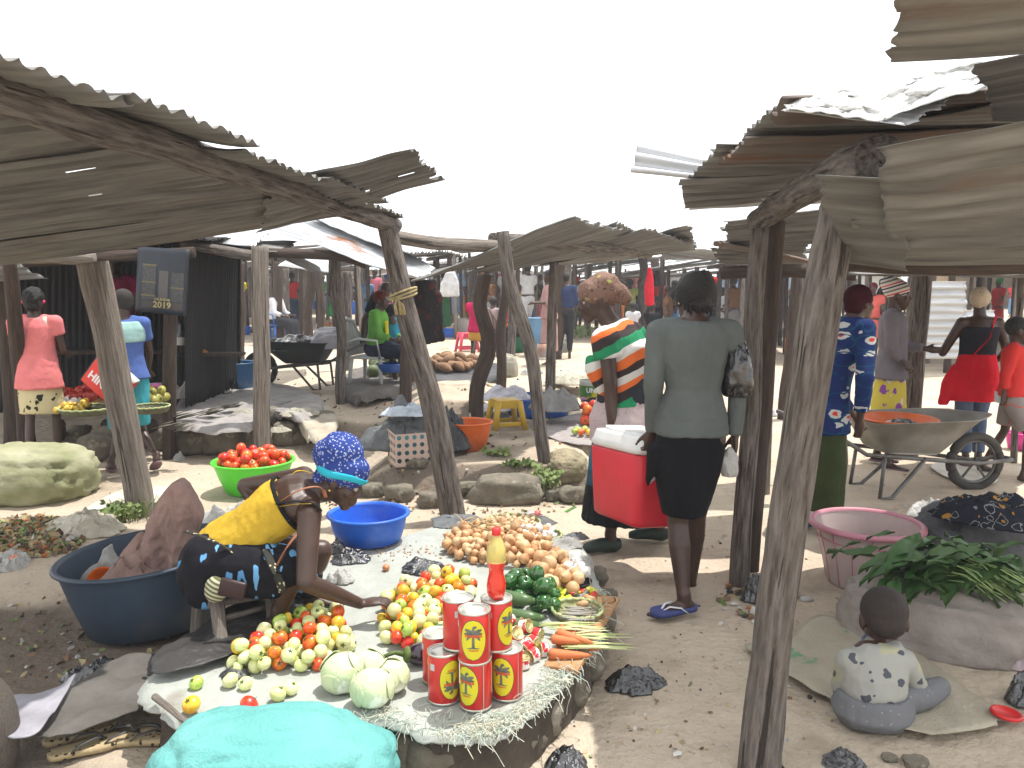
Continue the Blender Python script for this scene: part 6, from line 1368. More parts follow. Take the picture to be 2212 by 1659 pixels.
# ---------------------------------------------------------------- generic clothed figures
def clothe(T, J, s, top=None, sleeves=.4, bottom=None, kind='skirt', hem=.35, vox=.014, long_top=.0, flare=1.0, dark=None):
    if top is not None:
        b = raw(); b.loft(torso_rings(J, s, .014, .06 if long_top == 0 else 0, .93), 22)
        tr = torso_rings(J, s, .012, .9, 1.0); b.loft([tr[0], (tr[1][0] - V((0, 0, .01)), tr[1][1] * 1.1, tr[1][2] * 1.2)], 20)
        if long_top:
            ax = (J['hR'] - J['hL']).normalized(); bx = V((0, 0, 1)).cross(ax); b.loft([(J['pel'] + V((0, 0, -long_top)), ax * .205 * s, bx * .155 * s), (J['pel'] + V((0, 0, -long_top * .3)), ax * .19 * s, bx * .145 * s), (J['waist'], ax * .14 * s, bx * .11 * s)], 24)
        for S_ in 'LR':
            if sleeves <= 0: continue
            e = J['s' + S_].lerp(J['e' + S_], min(1, sleeves)); sleeve(b, J['s' + S_], e, .064 * s, .056 * s)
            b.cap(J['nb'].lerp(J['s' + S_], .5), J['s' + S_], .05 * s, .06 * s, 12)
            if sleeves > 1: b.sph(J['e' + S_], .052 * s); b.tube([J['e' + S_], J['e' + S_].lerp(J['w' + S_], min(1, sleeves - 1))], [.052 * s, .043 * s], 14)
        loosecloth(T, b, 'shirt', top, vox, s, hash(T.name) % 7, .008, 9)
    if bottom is not None:
        ax = (J['hR'] - J['hL']).normalized(); bx = V((0, 0, 1)).cross(ax); b = raw()
        if kind == 'skirt':
            c0 = (J['hL'] + J['hR']) / 2; k = (J['kL'] + J['kR']) / 2; a = (J['aL'] + J['aR']) / 2; kw = (J['kR'] - J['kL']).length / 2
            e = c0.lerp(k, hem / .5) if hem < .5 else k.lerp(a, (hem - .5) / .5); w = max(.165, kw / s + .085) * s * flare
            b.loft([(e, ax * w, bx * w * .85), (c0.lerp(e, .5), ax * (.178 * s + w) / 2, bx * (.14 * s + w * .85) / 2), (c0, ax * .16 * s, bx * .12 * s), (J['pel'] + V((0, 0, .05 * s)), ax * .135 * s, bx * .095 * s)], 26)
        elif kind == 'trousers':
            b.loft([(J['pel'] + V((0, 0, -.08 * s)), ax * .16 * s, bx * .12 * s), (J['pel'] + V((0, 0, .05 * s)), ax * .15 * s, bx * .11 * s)], 20)
            for S_ in 'LR':
                b.cap(J['h' + S_], J['k' + S_], .092 * s, .072 * s, 14)
                if hem > .5: b.tube([J['k' + S_], J['k' + S_].lerp(J['a' + S_], (hem - .5) / .5)], [.068 * s, .055 * s], 14)
        elif kind == 'shorts':
            b.loft([(J['pel'] + V((0, 0, -.08 * s)), ax * .165 * s, bx * .125 * s), (J['pel'] + V((0, 0, .05 * s)), ax * .155 * s, bx * .115 * s)], 20)
            for S_ in 'LR': b.tube([J['h' + S_], J['h' + S_].lerp(J['k' + S_], hem / .5)], [.1 * s, .092 * s], 16)
        loosecloth(T, b, {'skirt': 'skirt', 'trousers': 'trousers', 'shorts': 'shorts'}[kind], bottom, vox, s, 3 + hash(T.name) % 5, .010, 8)
def sandals(T, J, s, m):
    for S_ in 'LR':
        a = J['a' + S_]; fd = V(J['f' + S_]).normalized(); sd = fd.cross(V((0, 0, 1))).normalized(); b = MB()
        b.grid(lambda u, v: (a + V((0, 0, -.078 * s)) + fd * (-.07 + .255 * u) * s + sd * ((v - .5) * 2 * .047 * s * math.sqrt(max(.001, 1 - (2 * u - 1) ** 4))), V((u, v, 0))), 12, 6, .016); b.build('flip_flop', m, T)
def px_height(px, ytop, ybase):
    g = GR(px, ybase); return g, AT(px, ytop, g.y).z - g.z
# 5 girl in pink
g, h = px_height(98, 627, 1016); f = V((-.25, 1, 0))
T = thing('person', 'girl in a salmon pink shirt and black and cream leaf print skirt walking away', 'person', g); J = stand_J(g, h, f, lean=.0, walk=.5, arm=(1.1, .9)); s = J['s']; J['hs'] = 1.08
body(T, J, s, vox=.012, thin=.78); PKM = cloth('salmon pink jersey', (.66, .19, .19), .88)
clothe(T, J, s, PKM, .42, patt('black and cream leaf print', (.50, .44, .26), [((.02, .02, .015), 11, .0, .30, 1), ((.03, .03, .02), 20, .0, .2, 4)], warp=.06), 'skirt', .44, .011, .14, .95); hair_cap(T, J, s, vox=.009, amp=.012, fr=60)
r, f_, u = basis(J['face'], J['up']); MG = mat('magenta beads', (.7, .03, .15), rough=.4)
for q, z in ((-1, -.04), (1, -.035), (.6, -.06), (1, -.01)):
    b = MB(); b.sph(J['head'] + r * .085 * q * s - u * (-z) * s * -1 - f_ * .03 + V((0, 0, z)), .014, 10, 8); b.build('hair_bead', MG, T)
b = MB(); p = J['sR'] + V((-.05, -.06, .05)); b.tube([p, p + V((.005, -.012, -.07)), p + V((-.01, -.01, -.14))], [.02, .018, .006], 8, flat=.3); b.build('white_ribbon', cloth('cream ribbon', (.6, .58, .5)), T)
# 6 boy in blue with a red box
g, h = px_height(285, 630, 1022); f = V((-.45, .9, 0))
T = thing('person', 'boy in a blue T-shirt and turquoise shorts carrying a red box past the grey post', 'person', g); J = stand_J(g, h, f, walk=-1.0, arm=(1.3, .2), turn=(-.85, .5, -.1)); s = J['s']; J['hs'] = 1.1
J['aR'] = AT(338, 990, g.y - .1); J['aR'].z = .16; J['fR'] = V((-.5, .75, -.45)); J['aL'] = AT(240, 1006, g.y + .0); J['aL'].z = .09; J['kR'] = AT(303, 925, g.y + .05); J['kL'] = AT(258, 930, g.y + .1)
J['wL'] = AT(195, 812, g.y + .05); J['eL'] = AT(245, 782, g.y - .05)
body(T, J, s, vox=.012, thin=.78)
BT = mat('blue jersey', (.06, .115, .33), (.05, .09, .27), sc=7, rough=.9, bump=.3)
clothe(T, J, s, BT, .55, None, 'skirt', .4, .011, .04); b = raw(); tr = torso_rings(J, s, .030, .60, .95); b.loft([(c, A, B) for c, A, B in tr], 24); loosecloth(T, b, 'pale_yoke', cloth('pale teal jersey', (.30, .48, .46)), .011, s, 2, .003)
clothe(T, J, s, None, 0, cloth('turquoise cotton', (.05, .32, .38)), 'shorts', .46, .011); sandals(T, J, s, mat('mauve rubber', (.16, .09, .11), rough=.7)); hair_cap(T, J, s, mat('cropped hair', (.02, .016, .014), rough=.8, bump=.4, bsc=120), grow=.97, vox=.01, low=0, amp=0)
# the box
c = AT(238, 822, g.y - .14); T = thing('box', 'flat red box with white letters held under the arm of the boy in blue', 'box', c); M_ = Euler((R(8), R(42), R(-4))).to_matrix(); b = MB(); b.box(c, (.36, .09, .30), M_, .004); b.build('carton', mat('red carton', (.62, .04, .03), (.55, .035, .025), rough=.5), T)
b = MB(); b.box(c + M_ @ V((.0, .0, .152)), (.36, .085, .012), M_); b.build('white_edge', mat('white card', (.7, .7, .66), rough=.6), T); b = MB(); b.box(c + M_ @ V((-.182, 0, .0)), (.012, .085, .30), M_); b.build('end_flap', mat('black card', (.03, .03, .03), rough=.6), T)
text_obj('lettering', 'HIN', .10, lambda x, y: c + M_ @ V((x * .9 - .075, -.0465, y - .05)), mat('white print', (.7, .7, .7), rough=.5), T, .004)
# 7 woman in blue print behind the right post
g, h = px_height(1764, 612, 1150)
T = thing('person', 'woman in a dark blue dress with red and white wavy marks behind the front post', 'person', g); J = stand_J(g, h, V((.9, .35, 0)), lean=.20, walk=.3, arm=(.2, .9)); s = J['s']
J['wR'] = AT(1858, 905, g.y - .18); J['eR'] = AT(1868, 820, g.y - .22); J['wL'] = AT(1850, 905, g.y + .35)
body(T, J, s, vox=.012); BW = patt('blue wax print', (.008, .022, .10), [((.42, .43, .42), 7.5, .16, .34, 1), ((.50, .05, .03), 7.5, .0, .16, 1), ((.006, .05, .11), 7, .5, .6, 4)], st=(1, 1, 1.8), warp=.05)
clothe(T, J, s, BW, 1.8, BW, 'skirt', .18, .012, .22); clothe(T, J, s, None, 0, cloth('dark olive cloth', (.04, .055, .02)), 'skirt', .88, .014); hair_cap(T, J, s, cloth('dark maroon knit', (.04, .006, .01)), grow=1.06, name='head_wrap'); sandals(T, J, s, mat('blue rubber', (.02, .06, .14), rough=.7))
# 8 woman in blazer with striped beanie
g, h = px_height(1912, 613, 1008)
T = thing('person', 'woman in a grey blazer and striped knitted hat standing beside the barrow', 'person', g); J = stand_J(g, h, V((.85, -.45, 0)), walk=.2, arm=(.9, .5), turn=(.93, -.30, -.08)); s = J['s']; J['hs'] = 1.1
body(T, J, s, vox=.011); eyes(J['head'], J['face'], J['up'], s, T); clothe(T, J, s, cloth('grey blazer wool', (.16, .145, .16), .85), 1.85, patt('yellow purple print', (.50, .40, .06), [((.20, .06, .26), 8, .0, .32, 1), ((.55, .52, .45), 9, .0, .28, 6)], warp=.08), 'skirt', .8, .012, .1)
b = raw(); r, f_, u = basis(J['face'], J['up']); fc = V((.85, -.45, 0)).normalized(); b.loft([(J['nb'] + fc * .075 * s + V((0, 0, -.02)), r * .05 * s, fc * .02), (J['chest'] + fc * .112 * s + V((0, 0, .02)), r * .02 * s, fc * .015)], 12); loosecloth(T, b, 'white_collar', cloth('white cotton', (.62, .62, .64)), .01, s, 2, .002)
BE = stripes('knitted stripes', [(0, (.55, .52, .48)), (.22, (.16, .14, .12)), (.40, (.55, .52, .48)), (.58, (.05, .05, .07)), (.74, (.6, .58, .55)), (.86, (.5, .05, .05))], .085, (-.30, .10, .95), warp=.005); b = raw(); c = J['head']; k = s * 1.1; M3 = Matrix((r, f_, u)).transposed()
b.sph(c + (u * .045 - f_ * .015) * k, (.085 * k, .102 * k, .085 * k), 20, 14, M3); b.sph(c + (u * .085 - f_ * .06) * k, (.07 * k, .08 * k, .065 * k), 18, 12, M3); blob(b, 'beanie', BE, T, .009, 2, .003, 40)
sandals(T, J, s, mat('mauve rubber', rough=.7))
# 9 woman with red cloth round the waist
g, h = px_height(2095, 630, 1005)
T = thing('person', 'woman in a black vest with a red jacket round her waist and cream head scarf', 'person', g); J = stand_J(g, h, V((.1, 1, 0)), walk=.3, arm=(.5, .5), turn=(.55, .85, 0)); s = J['s']; J['eL'] = J['eL'] + V((-.08, 0, -.02)); J['wL'] = J['wL'] + V((.03, .05, .12)); J['eR'] = J['eR'] + V((.05, 0, 0)); J['fat'] = 1.08
body(T, J, s, vox=.012); b = raw(); b.loft(torso_rings(J, s, .012, .1, .86), 22); loosecloth(T, b, 'vest', cloth('black ribbed cotton', (.025, .025, .032)), .011, s, 2, .004)
clothe(T, J, s, None, 0, cloth('blue denim', (.10, .14, .22)), 'trousers', .95, .012); RD = cloth('bright red fleece', (.62, .015, .03), .85); b = raw(); X = V((1, 0, 0)); Z = V((0, 1, 0)); p = J['pel']
b.loft([(p + V((-.02, 0, -.26)), X * .23 * s, Z * .15 * s), (p + V((0, 0, -.12)), X * .225 * s, Z * .16 * s), (p + V((0, 0, .04)), X * .19 * s, Z * .14 * s), (p + V((0, 0, .14)), X * .155 * s, Z * .12 * s)], 26); b.loft([(p + V((-.26, .02, -.30)), X * .035, Z * .04), (p + V((-.22, .02, -.12)), X * .06, Z * .06), (p + V((-.14, .02, .04)), X * .05, Z * .06)], 14); loosecloth(T, b, 'red_jacket', RD, .012, s, 6, .013, 9)
b = MB(); b.tube([J['sR'] + V((-.06, -.06, .06)), J['chest'] + V((.03, -.125 * s, 0)), J['waist'] + V((-.09, -.115 * s, .0))], .012, 8, flat=.4); b.build('red_strap', RD, T)
wrap(T, J, s, patt('cream speckled scarf', (.46, .38, .28), [((.2, .13, .09), 50, .0, .2, 1)], warp=.02), big=1.06, vox=.01); sandals(T, J, s, mat('mauve rubber', rough=.7))
# 10 boy in red sweater
g, h = px_height(2172, 693, 1032)
T = thing('person', 'boy in a red jumper and grey shorts with red stripes walking at the right edge', 'person', g); J = stand_J(g, h, V((.75, -.5, 0)), walk=.8, arm=(.1, .2), turn=(.9, -.35, -.05)); s = J['s']; J['hs'] = 1.25
body(T, J, s, vox=.011, thin=.85); eyes(J['head'], J['face'], J['up'], s * 1.2, T); clothe(T, J, s, cloth('red knit', (.52, .035, .03), .85), 1.75, patt('grey shorts with red', (.22, .19, .18), [((.5, .08, .05), 5, .38, .42, 1)], warp=.02), 'shorts', .42, .011, .03); hair_cap(T, J, s, vox=.009, low=-.02, amp=.002, grow=1.0)
b = raw(); b.loft([(J['pel'] + V((0, 0, -.09)), V((.16 * s, 0, 0)), V((0, .13 * s, 0))), (J['pel'] + V((0, 0, .0)), V((.165 * s, 0, 0)), V((0, .135 * s, 0)))], 22); loosecloth(T, b, 'white_undershirt', cloth('white cotton', (.62, .62, .64)), .011, s, 2, .004)
b = MB(); q = J['nb']; b.tube([q + V((.07 * math.cos(a), .065 * math.sin(a), -.01)) * 1 for a in [6.2832 * i / 20 for i in range(21)]], .011, 8, False); b.build('collar', cloth('grey collar', (.12, .13, .14)), T)
# 11 seated woman in green cardigan
def sitter(px, ytop, ybase, face, seat_h, label, top, bottom, kind='skirt', hair=None, vox=.018, arm=(1.2, 1.2), sleeves=1.7, scale=None, lean=.05, group=None, fine=False):
    g = GR(px, ybase); H_ = AT(px, ytop, g.y).z - g.z; s = H_ / 1.30 if scale is None else scale; f = V((face[0], face[1], 0)).normalized(); r = V((f.y, -f.x, 0)); z = V((0, 0, 1)); P = lambda x, y, zz: g + (r * x + f * y + z * zz) * s
    T = thing('person', label, 'person', g, group); sh = seat_h / s
    J = dict(pel=P(0, 0, sh + .08), waist=P(0, .0 + lean * .3, sh + .24), chest=P(0, lean * .7, sh + .40), nb=P(0, lean, sh + .58), head=P(0, lean + .03, sh + .72), face=f - z * .1, up=z)
    for q, S_ in ((-1, 'L'), (1, 'R')):
        J['s' + S_] = P(.16 * q, lean - .01, sh + .53); J['h' + S_] = P(.09 * q, 0, sh + .06); J['k' + S_] = P(.11 * q, .42, sh + .06 if sh > .2 else sh + .3); J['a' + S_] = P(.11 * q, .45 if sh > .2 else .38, .08); J['f' + S_] = f
        a = arm[0 if q < 0 else 1]; J['e' + S_] = P(.20 * q, .06 + lean, sh + .28); J['w' + S_] = P(.15 * q, .12 + .16 * a, sh + .14 + .06 * a)
    body(T, J, s, vox=vox, face=fine, toes=False); clothe(T, J, s, top, sleeves, None, vox=vox)
    b = raw(); b.sph(J['pel'], (.17 * s, .15 * s, .13 * s))
    for S_ in 'LR':
        b.cap(J['h' + S_], J['k' + S_], .105 * s, .085 * s, 12)
        if kind != 'shorts': b.tube([J['k' + S_], J['k' + S_].lerp(J['a' + S_], .7)], [.085 * s, .075 * s], 12)
    if kind == 'skirt': m1 = (J['kL'] + J['kR']) / 2; b.cap(J['pel'], m1, .12 * s, .09 * s, 12); b.tube([m1, m1.lerp((J['aL'] + J['aR']) / 2, .7)], [.11 * s, .12 * s], 12)
    loosecloth(T, b, kind if kind != 'shorts' else 'shorts', bottom, vox, s, 2, .008)
    hair_cap(T, J, s, hair or HAIR, vox=vox * .7, grow=1.05, low=0, amp=.003, name='hair' if hair is None else 'head_wrap'); return T, J, s
T, J, s = sitter(815, 627, 842, (1, -.25), .44, 'woman in a green cardigan and yellow top sitting on the white plastic chair', cloth('green wool', (.13, .36, .06)), cloth('dark navy cloth', (.02, .025, .05)), hair=cloth('rust brown knit', (.10, .02, .012)), vox=.012, fine=True)
b = raw(); fc = J['face']; b.loft([(J['chest'] + V((.10, -.05, .05)) * s, V((0, .06, 0)) * s, V((.03, 0, 0))), (J['waist'] + V((.13, -.04, 0)) * s, V((0, .08, 0)) * s, V((.03, 0, 0)))], 14); loosecloth(T, b, 'yellow_top', cloth('yellow cotton', (.6, .55, .02)), .014, s, 2, .004)
def plastic_chair(px, ybase, w, m, label, face, Yo=0):
    g = GR(px, ybase); f = V((face[0], face[1], 0)).normalized(); r = V((f.y, -f.x, 0)); z = V((0, 0, 1)); P = lambda x, y, zz: g + r * x + f * y + z * zz
    T = thing('plastic_chair', label, 'chair', g)
    for sx in (-1, 1):
        for sy in (-1, 1):
            b = MB(); b.tube([P(.25 * sx, .22 * sy, 0), P(.20 * sx, .19 * sy, .42)], [.02, .028], 8, flat=.6); b.build('leg', m, T)
        b = MB(); b.tube([P(.25 * sx, -.26, .60), P(.28 * sx, -.05, .66), P(.27 * sx, .18, .64), P(.23 * sx, .20, .42)], [.022, .03, .025, .02], 8, flat=.6); b.build('armrest', m, T)
    b = MB(); b.box(P(0, 0, .42), (.44, .44, .03), Matrix((r, f, z)).transposed(), .012); b.build('seat', m, T)
    b = MB()
    for k in range(7): x = (k - 3) * .066; b.tube([P(x * .85, -.22, .44), P(x, -.27, .62), P(x * .95, -.33, .86 - abs(x) * .3)], [.014, .016, .014], 6, flat=.5)
    b.tube([P(-.23, -.23, .44), P(-.25, -.28, .66), P(-.16, -.34, .86), P(0, -.35, .90), P(.16, -.34, .86), P(.25, -.28, .66), P(.23, -.23, .44)], .02, 8); b.build('backrest', m, T); return T
plastic_chair(806, 842, 60, pl('white chair plastic', (.50, .52, .50)), 'white plastic armchair in the sun under the woman in green', (1, -.25))
# ================================================================ middle distance, left : the shack's table and the tarpaulins
def px_tub(px, ybase, w, h, m, label, group=None, z=None, cat='basin', k=.8, n=36, name='basin'):
    g = GR(px, ybase, z); s = g.y / CF; R1 = w * s / 2 - .012; return tub((g.x, g.y + R1 * .75, g.z), R1 * k, R1, h * s * .97, m, label, name=name, rim=.010, n=n, group=group, cat=cat)
def px_rock(name_parent, px, ybase, w, h, seed, label=None, dr=.8, m=ROCK):
    g = GR(px, ybase); s = g.y / CF; c = g + V((0, w * s * .3, h * s * .42)); o = rock(None, 'stone', c, (w * s * .56, w * s * .56 * dr, h * s * .56), seed, m)
    if label: tag(o, label, 'stone')
    return o
T = thing('produce_table', 'low plank table of vegetables in front of the dark shack', 'table', GR(240, 935))
tz = .52; P4 = [AT(95, 905, 7.6), AT(355, 905, 7.6), AT(350, 850, 8.4), AT(110, 850, 8.4)]
for p in P4: p.z = tz
b = MB(); b.grid(lambda u, v: ((P4[0] * (1 - u) + P4[1] * u) * (1 - v) + (P4[3] * (1 - u) + P4[2] * u) * v, V((u, v, 0))), 10, 6, .04); b.build('table_top', PLK, T)
for x in (130, 230, 330): log('leg', [GR(x, 960), AT(x, 915, 7.7)], .05, .05, WOODD, T, n=8)
px_rock(None, 195, 1000, 70, 70, 2, 'large pale stone on the path between the two walking children', 1.)
px_rock(None, 215, 990, 60, 75, 3, 'rough stone under the plank table'); px_rock(None, 160, 965, 60, 50, 4, 'dark stone under the left end of the plank table')
def tpx(x, y): g = GR(x, y, tz + .02); return g
b_ = basket(tpx(190, 893), .21, .05, mat('dark woven basket', (.12, .12, .07), (.06, .06, .03), sc=38, rough=.85, bump=.5), 'basket', 'wide dark empty basket at the front of the plank table')
b_ = basket(tpx(325, 890), .15, .05, mat('dark woven basket'), 'basket', 'round basket of green fruit at the right end of the plank table')
def heap(px, py, rx, ry, r, n, meshes, name, label, cat, group, z=None, seed=0, **k):
    z = tz + .02 if z is None else z; return scatter(pile([w_ell(px, py, rx, ry, z)], z, r, n, seed, .2), meshes, name, label, cat, group, seed, **k)
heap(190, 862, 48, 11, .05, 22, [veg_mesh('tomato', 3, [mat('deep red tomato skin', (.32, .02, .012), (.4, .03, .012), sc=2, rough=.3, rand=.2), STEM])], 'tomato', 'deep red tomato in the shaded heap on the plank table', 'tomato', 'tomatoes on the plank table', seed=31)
heap(325, 872, 26, 12, .045, 26, [veg_mesh('tomato', 4, [mat('olive green fruit skin', (.22, .26, .05), (.3, .22, .05), sc=2, rough=.4, rand=.25), STEM])], 'green_fruit', 'olive green fruit heaped in the basket behind the grey post', 'fruit', 'green fruit in the basket', seed=32)
heap(160, 888, 30, 8, .028, 30, [veg_mesh('pepper', 4, [mat('small yellow chilli skin', (.5, .42, .04), (.45, .2, .03), sc=2, rough=.3, rand=.25), STEM])], 'chilli', 'small yellow and green chilli on the left of the plank table', 'chilli', 'chillies on the table', seed=33)
heap(140, 874, 24, 6, .026, 14, [GAR], 'garlic_bulb', 'white garlic bulb on the plank table', 'garlic', 'garlic on the plank table', seed=34)
# calendar hanging on the shack post
T = thing('calendar', 'large dark wall calendar for 2019 hanging from the shack roof', 'calendar', AT(347, 600, 7.2)); CB_ = mat('navy calendar board', (.02, .027, .04), (.014, .018, .026), sc=4, rough=.35); GLD = mat('gold print', (.13, .11, .05), rough=.5)
q = [AT(292, 672, 7.2), AT(402, 683, 7.15), AT(410, 540, 7.15), AT(298, 532, 7.2)]
pl_ = lambda u, v, o=0: (q[0] * (1 - u) + q[1] * u) * (1 - v) + (q[3] * (1 - u) + q[2] * u) * v + V((0, -.004 - o - .02 * math.sin(u * 3.14), 0))
b = MB(); b.grid(lambda u, v: (pl_(u, v), V((u, v, 0))), 12, 12, .004); b.build('board', CB_, T)
PB = mat('pale calendar panel', (.07, .07, .062), (.03, .033, .04), sc=60, rough=.5)
for (u0, u1, v0, v1, m_) in ((.13, .40, .20, .72, PB), (.70, .93, .20, .64, PB), (.46, .64, .24, .66, mat('faded figure', (.08, .075, .07), rough=.5)), (.13, .93, .08, .185, mat('dark panel', (.05, .045, .04), rough=.5)), (.12, .41, .72, .745, GLD), (.12, .41, .46, .48, GLD), (.12, .41, .255, .28, GLD), (.69, .94, .40, .42, GLD)):
    b = MB(); b.grid(lambda u, v: (pl_(u0 + (u1 - u0) * u, v0 + (v1 - v0) * v, .003 + (.002 if m_ is GLD else 0)), V((u, v, 0))), 6, 6); b.build('panel', m_, T)
ex = (q[1] - q[0]).normalized(); ez = (q[3] - q[0]).normalized(); text_obj('lettering', '2019', .075, lambda x, y: pl_(.55, .135, .0) + ex * x * 1.1 + ez * y + V((0, -.024 + .012, 0)), mat('pale gold print', (.34, .28, .13), rough=.5), T, .002)
text_obj('lettering', 'CALENDAR', .028, lambda x, y: pl_(.55, .22, .0) + ex * x + ez * y + V((0, -.012, 0)), mat('pale gold print', rough=.5), T, .001)
# bottle on the shelf, red packets
c = AT(393, 768, 8.5); T = thing('bottle', 'dark bottle with a pale label standing on the shack shelf', 'bottle', c); b = MB(); b.lathe([(.001, 0), (.05, 0), (.052, .2), (.045, .25), (.018, .32), (.018, .36), (.001, .36)], c, 20); b.build('glass', mat('dark glass', (.02, .025, .03), rough=.1, spec=.7), T); b = MB(); b.lathe([(.053, .11), (.053, .19)], c, 20); b.build('label', mat('pale label', (.4, .38, .36), rough=.5), T)
lump('packet', 'bright red packet on the shelf inside the shack', 'packet', AT(428, 762, 8.8), (.10, .05, .07), 31, mat('red foil', (.42, .03, .02), (.4, .2, .05), sc=9, rough=.3), amp=.3)
# tarpaulins over the stones
GT = mat('dusty grey tarpaulin', (.33, .31, .295), (.22, .205, .195), sc=5, rough=.85, bump=.6, bsc=18, c3=(.13, .12, .11), s3=4, t3=.62)
zf = lambda x, y: .30 + .035 * nz3(x * 3, y * 3, 6)
tag(mat_sheet('tarpaulin', [GR(x, y, .3) for x, y in ((370, 905), (400, 850), (470, 828), (560, 825), (640, 838), (700, 862), (690, 890), (650, 905), (585, 890), (560, 915), (480, 930), (400, 925))], GT, drop=.10, zf=zf, amp=.025, ns=24), 'dusty grey tarpaulin spread over stones left and right of the pale square post', 'tarpaulin')
tag(mat_sheet('tarpaulin', [GR(x, y, .26) for x, y in ((590, 880), (640, 860), (700, 868), (730, 900), (720, 930), (670, 935), (640, 905))], mat('creamy sacking', (.42, .38, .30), (.3, .26, .2), sc=6, rough=.9, bump=.6), drop=.12, zf=lambda x, y: .24 + .05 * nz3(x * 4, y * 4, 2), amp=.03, ns=16, seed=4), 'cream coloured sacking draped over stones right of the square post', 'tarpaulin')
for i, (x, y, w, h, lb) in enumerate(((405, 985, 80, 62, 'long block stone at the left of the stone row'), (470, 985, 90, 80, 'big rounded boulder in the stone row'), (530, 975, 70, 70, 'dark boulder left of the pale square post'), (612, 965, 55, 60, 'rounded pale stone right of the pale square post'), (632, 962, 62, 42, 'flat topped square stone on its own right of the post'), (440, 945, 70, 50, 'stone under the edge of the grey tarpaulin'), (575, 930, 60, 50, 'stone behind the square post'), (345, 975, 50, 60, 'stone at the foot of the dark shack post'), (690, 930, 60, 40, 'stone poking out under the cream sacking'))): px_rock(None, x, y, w, h, i + 20, lb)
for i, (x, y, w, h) in enumerate(((395, 905, 90, 26), (455, 895, 70, 24), (500, 882, 60, 18), (380, 925, 60, 20))):
    g = GR(x, y, .36); b = MB(); rr = random.Random(i)
    for k in range(16):
        a = R(25) + rr.gauss(0, .12) if i % 2 else R(-20) + rr.gauss(0, .12); p = g + V((rr.gauss(0, .05), rr.gauss(0, .03), rr.uniform(0, .05))); d = V((math.cos(a), math.sin(a) * .6, .25)) * w / 240 * rr.uniform(.22, .34); b.tube([p - d, p, p + d], [.006, .016, .004], 6, flat=.4)
    tag(b.build('dried_fish_bundle', mat('dark dried fish', (.07, .062, .048), (.13, .12, .09), sc=20, rough=.6), loc=g), ['bundle of dark dried fish fanned out on the tarpaulin by the shack post', 'middle bundle of dried fish on the tarpaulin', 'small bundle of dried fish next to the square post', 'bundle of dried fish hanging over the left tarpaulin edge'][i], 'dried fish')
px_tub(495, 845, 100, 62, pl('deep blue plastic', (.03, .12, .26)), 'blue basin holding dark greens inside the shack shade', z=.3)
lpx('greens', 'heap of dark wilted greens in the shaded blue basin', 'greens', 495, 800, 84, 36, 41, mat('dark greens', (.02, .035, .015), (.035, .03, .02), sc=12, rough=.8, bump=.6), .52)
lpx('plastic_bag', 'white rounded plastic bag left of the shaded blue basin', 'plastic bag', 388, 862, 66, 60, 42, WHITEP, .33, amp=.2); lpx('plastic_bag', 'cloudy bag with red and yellow packets standing by the blue basin', 'plastic bag', 410, 818, 44, 50, 43, mat('mixed colour bag', (.4, .38, .36), (.35, .12, .04), sc=14, rough=.4), .38, amp=.4)
lpx('plastic_bag', 'small bright red bag in front of the shaded blue basin', 'plastic bag', 432, 838, 42, 22, 44, mat('red bag plastic', (.5, .02, .02), rough=.35, bump=.4), .34); lpx('sack', 'pale half empty sack slumped before the blue basin', 'sack', 462, 850, 64, 30, 45, mat('pale sack', (.36, .34, .28), (.28, .26, .2), sc=7, rough=.8, bump=.5), .33)
g = GR(340, 868, tz); b = MB(); b.lathe([(.001, 0), (.055, 0), (.06, .13), (.062, .17), (.001, .17)], g, 20); tag(b.build('pot', mat('pink and white pot', (.5, .1, .3), (.4, .42, .46), sc=6, lo=.48, hi=.52, rough=.4), loc=g), 'small pink and white plastic pot behind the green fruit', 'pot')
lpx('plastic_cup', 'crumpled clear plastic cup on the path below the shack post', 'cup', 383, 997, 30, 28, 46, CLEARP)
rr = random.Random(8)
for i in range(16):
    x, y = rr.uniform(385, 720), rr.uniform(905, 985); y = max(y, 985 - (x - 385) * .12 - 30); px_rock(None, x, y, rr.uniform(18, 40), rr.uniform(12, 26), 130 + i); o = bpy.context.scene.collection.objects[-1]; tag(o, 'small rubble stone in the untidy row under the grey tarpaulin', 'stone', 'rubble stones under the grey tarpaulin')
for i, (x, y, w, h, lb) in enumerate(((520, 905, 80, 26, 'crumpled white plastic on the grey tarpaulin left of the square post'), (640, 900, 90, 24, 'crumpled pale sack on the stones right of the square post'), (700, 925, 60, 22, 'small crumpled pale sack at the right end of the stone row'), (450, 925, 70, 20, 'torn white plastic hanging over the stone row'), (600, 935, 50, 20, 'dirty white bag wedged between stones by the square post'))): lpx('plastic_bag', lb, 'plastic bag', x, y, w, h, 150 + i, mat('pale sack'), .30 if y < 920 else .2, amp=.4)
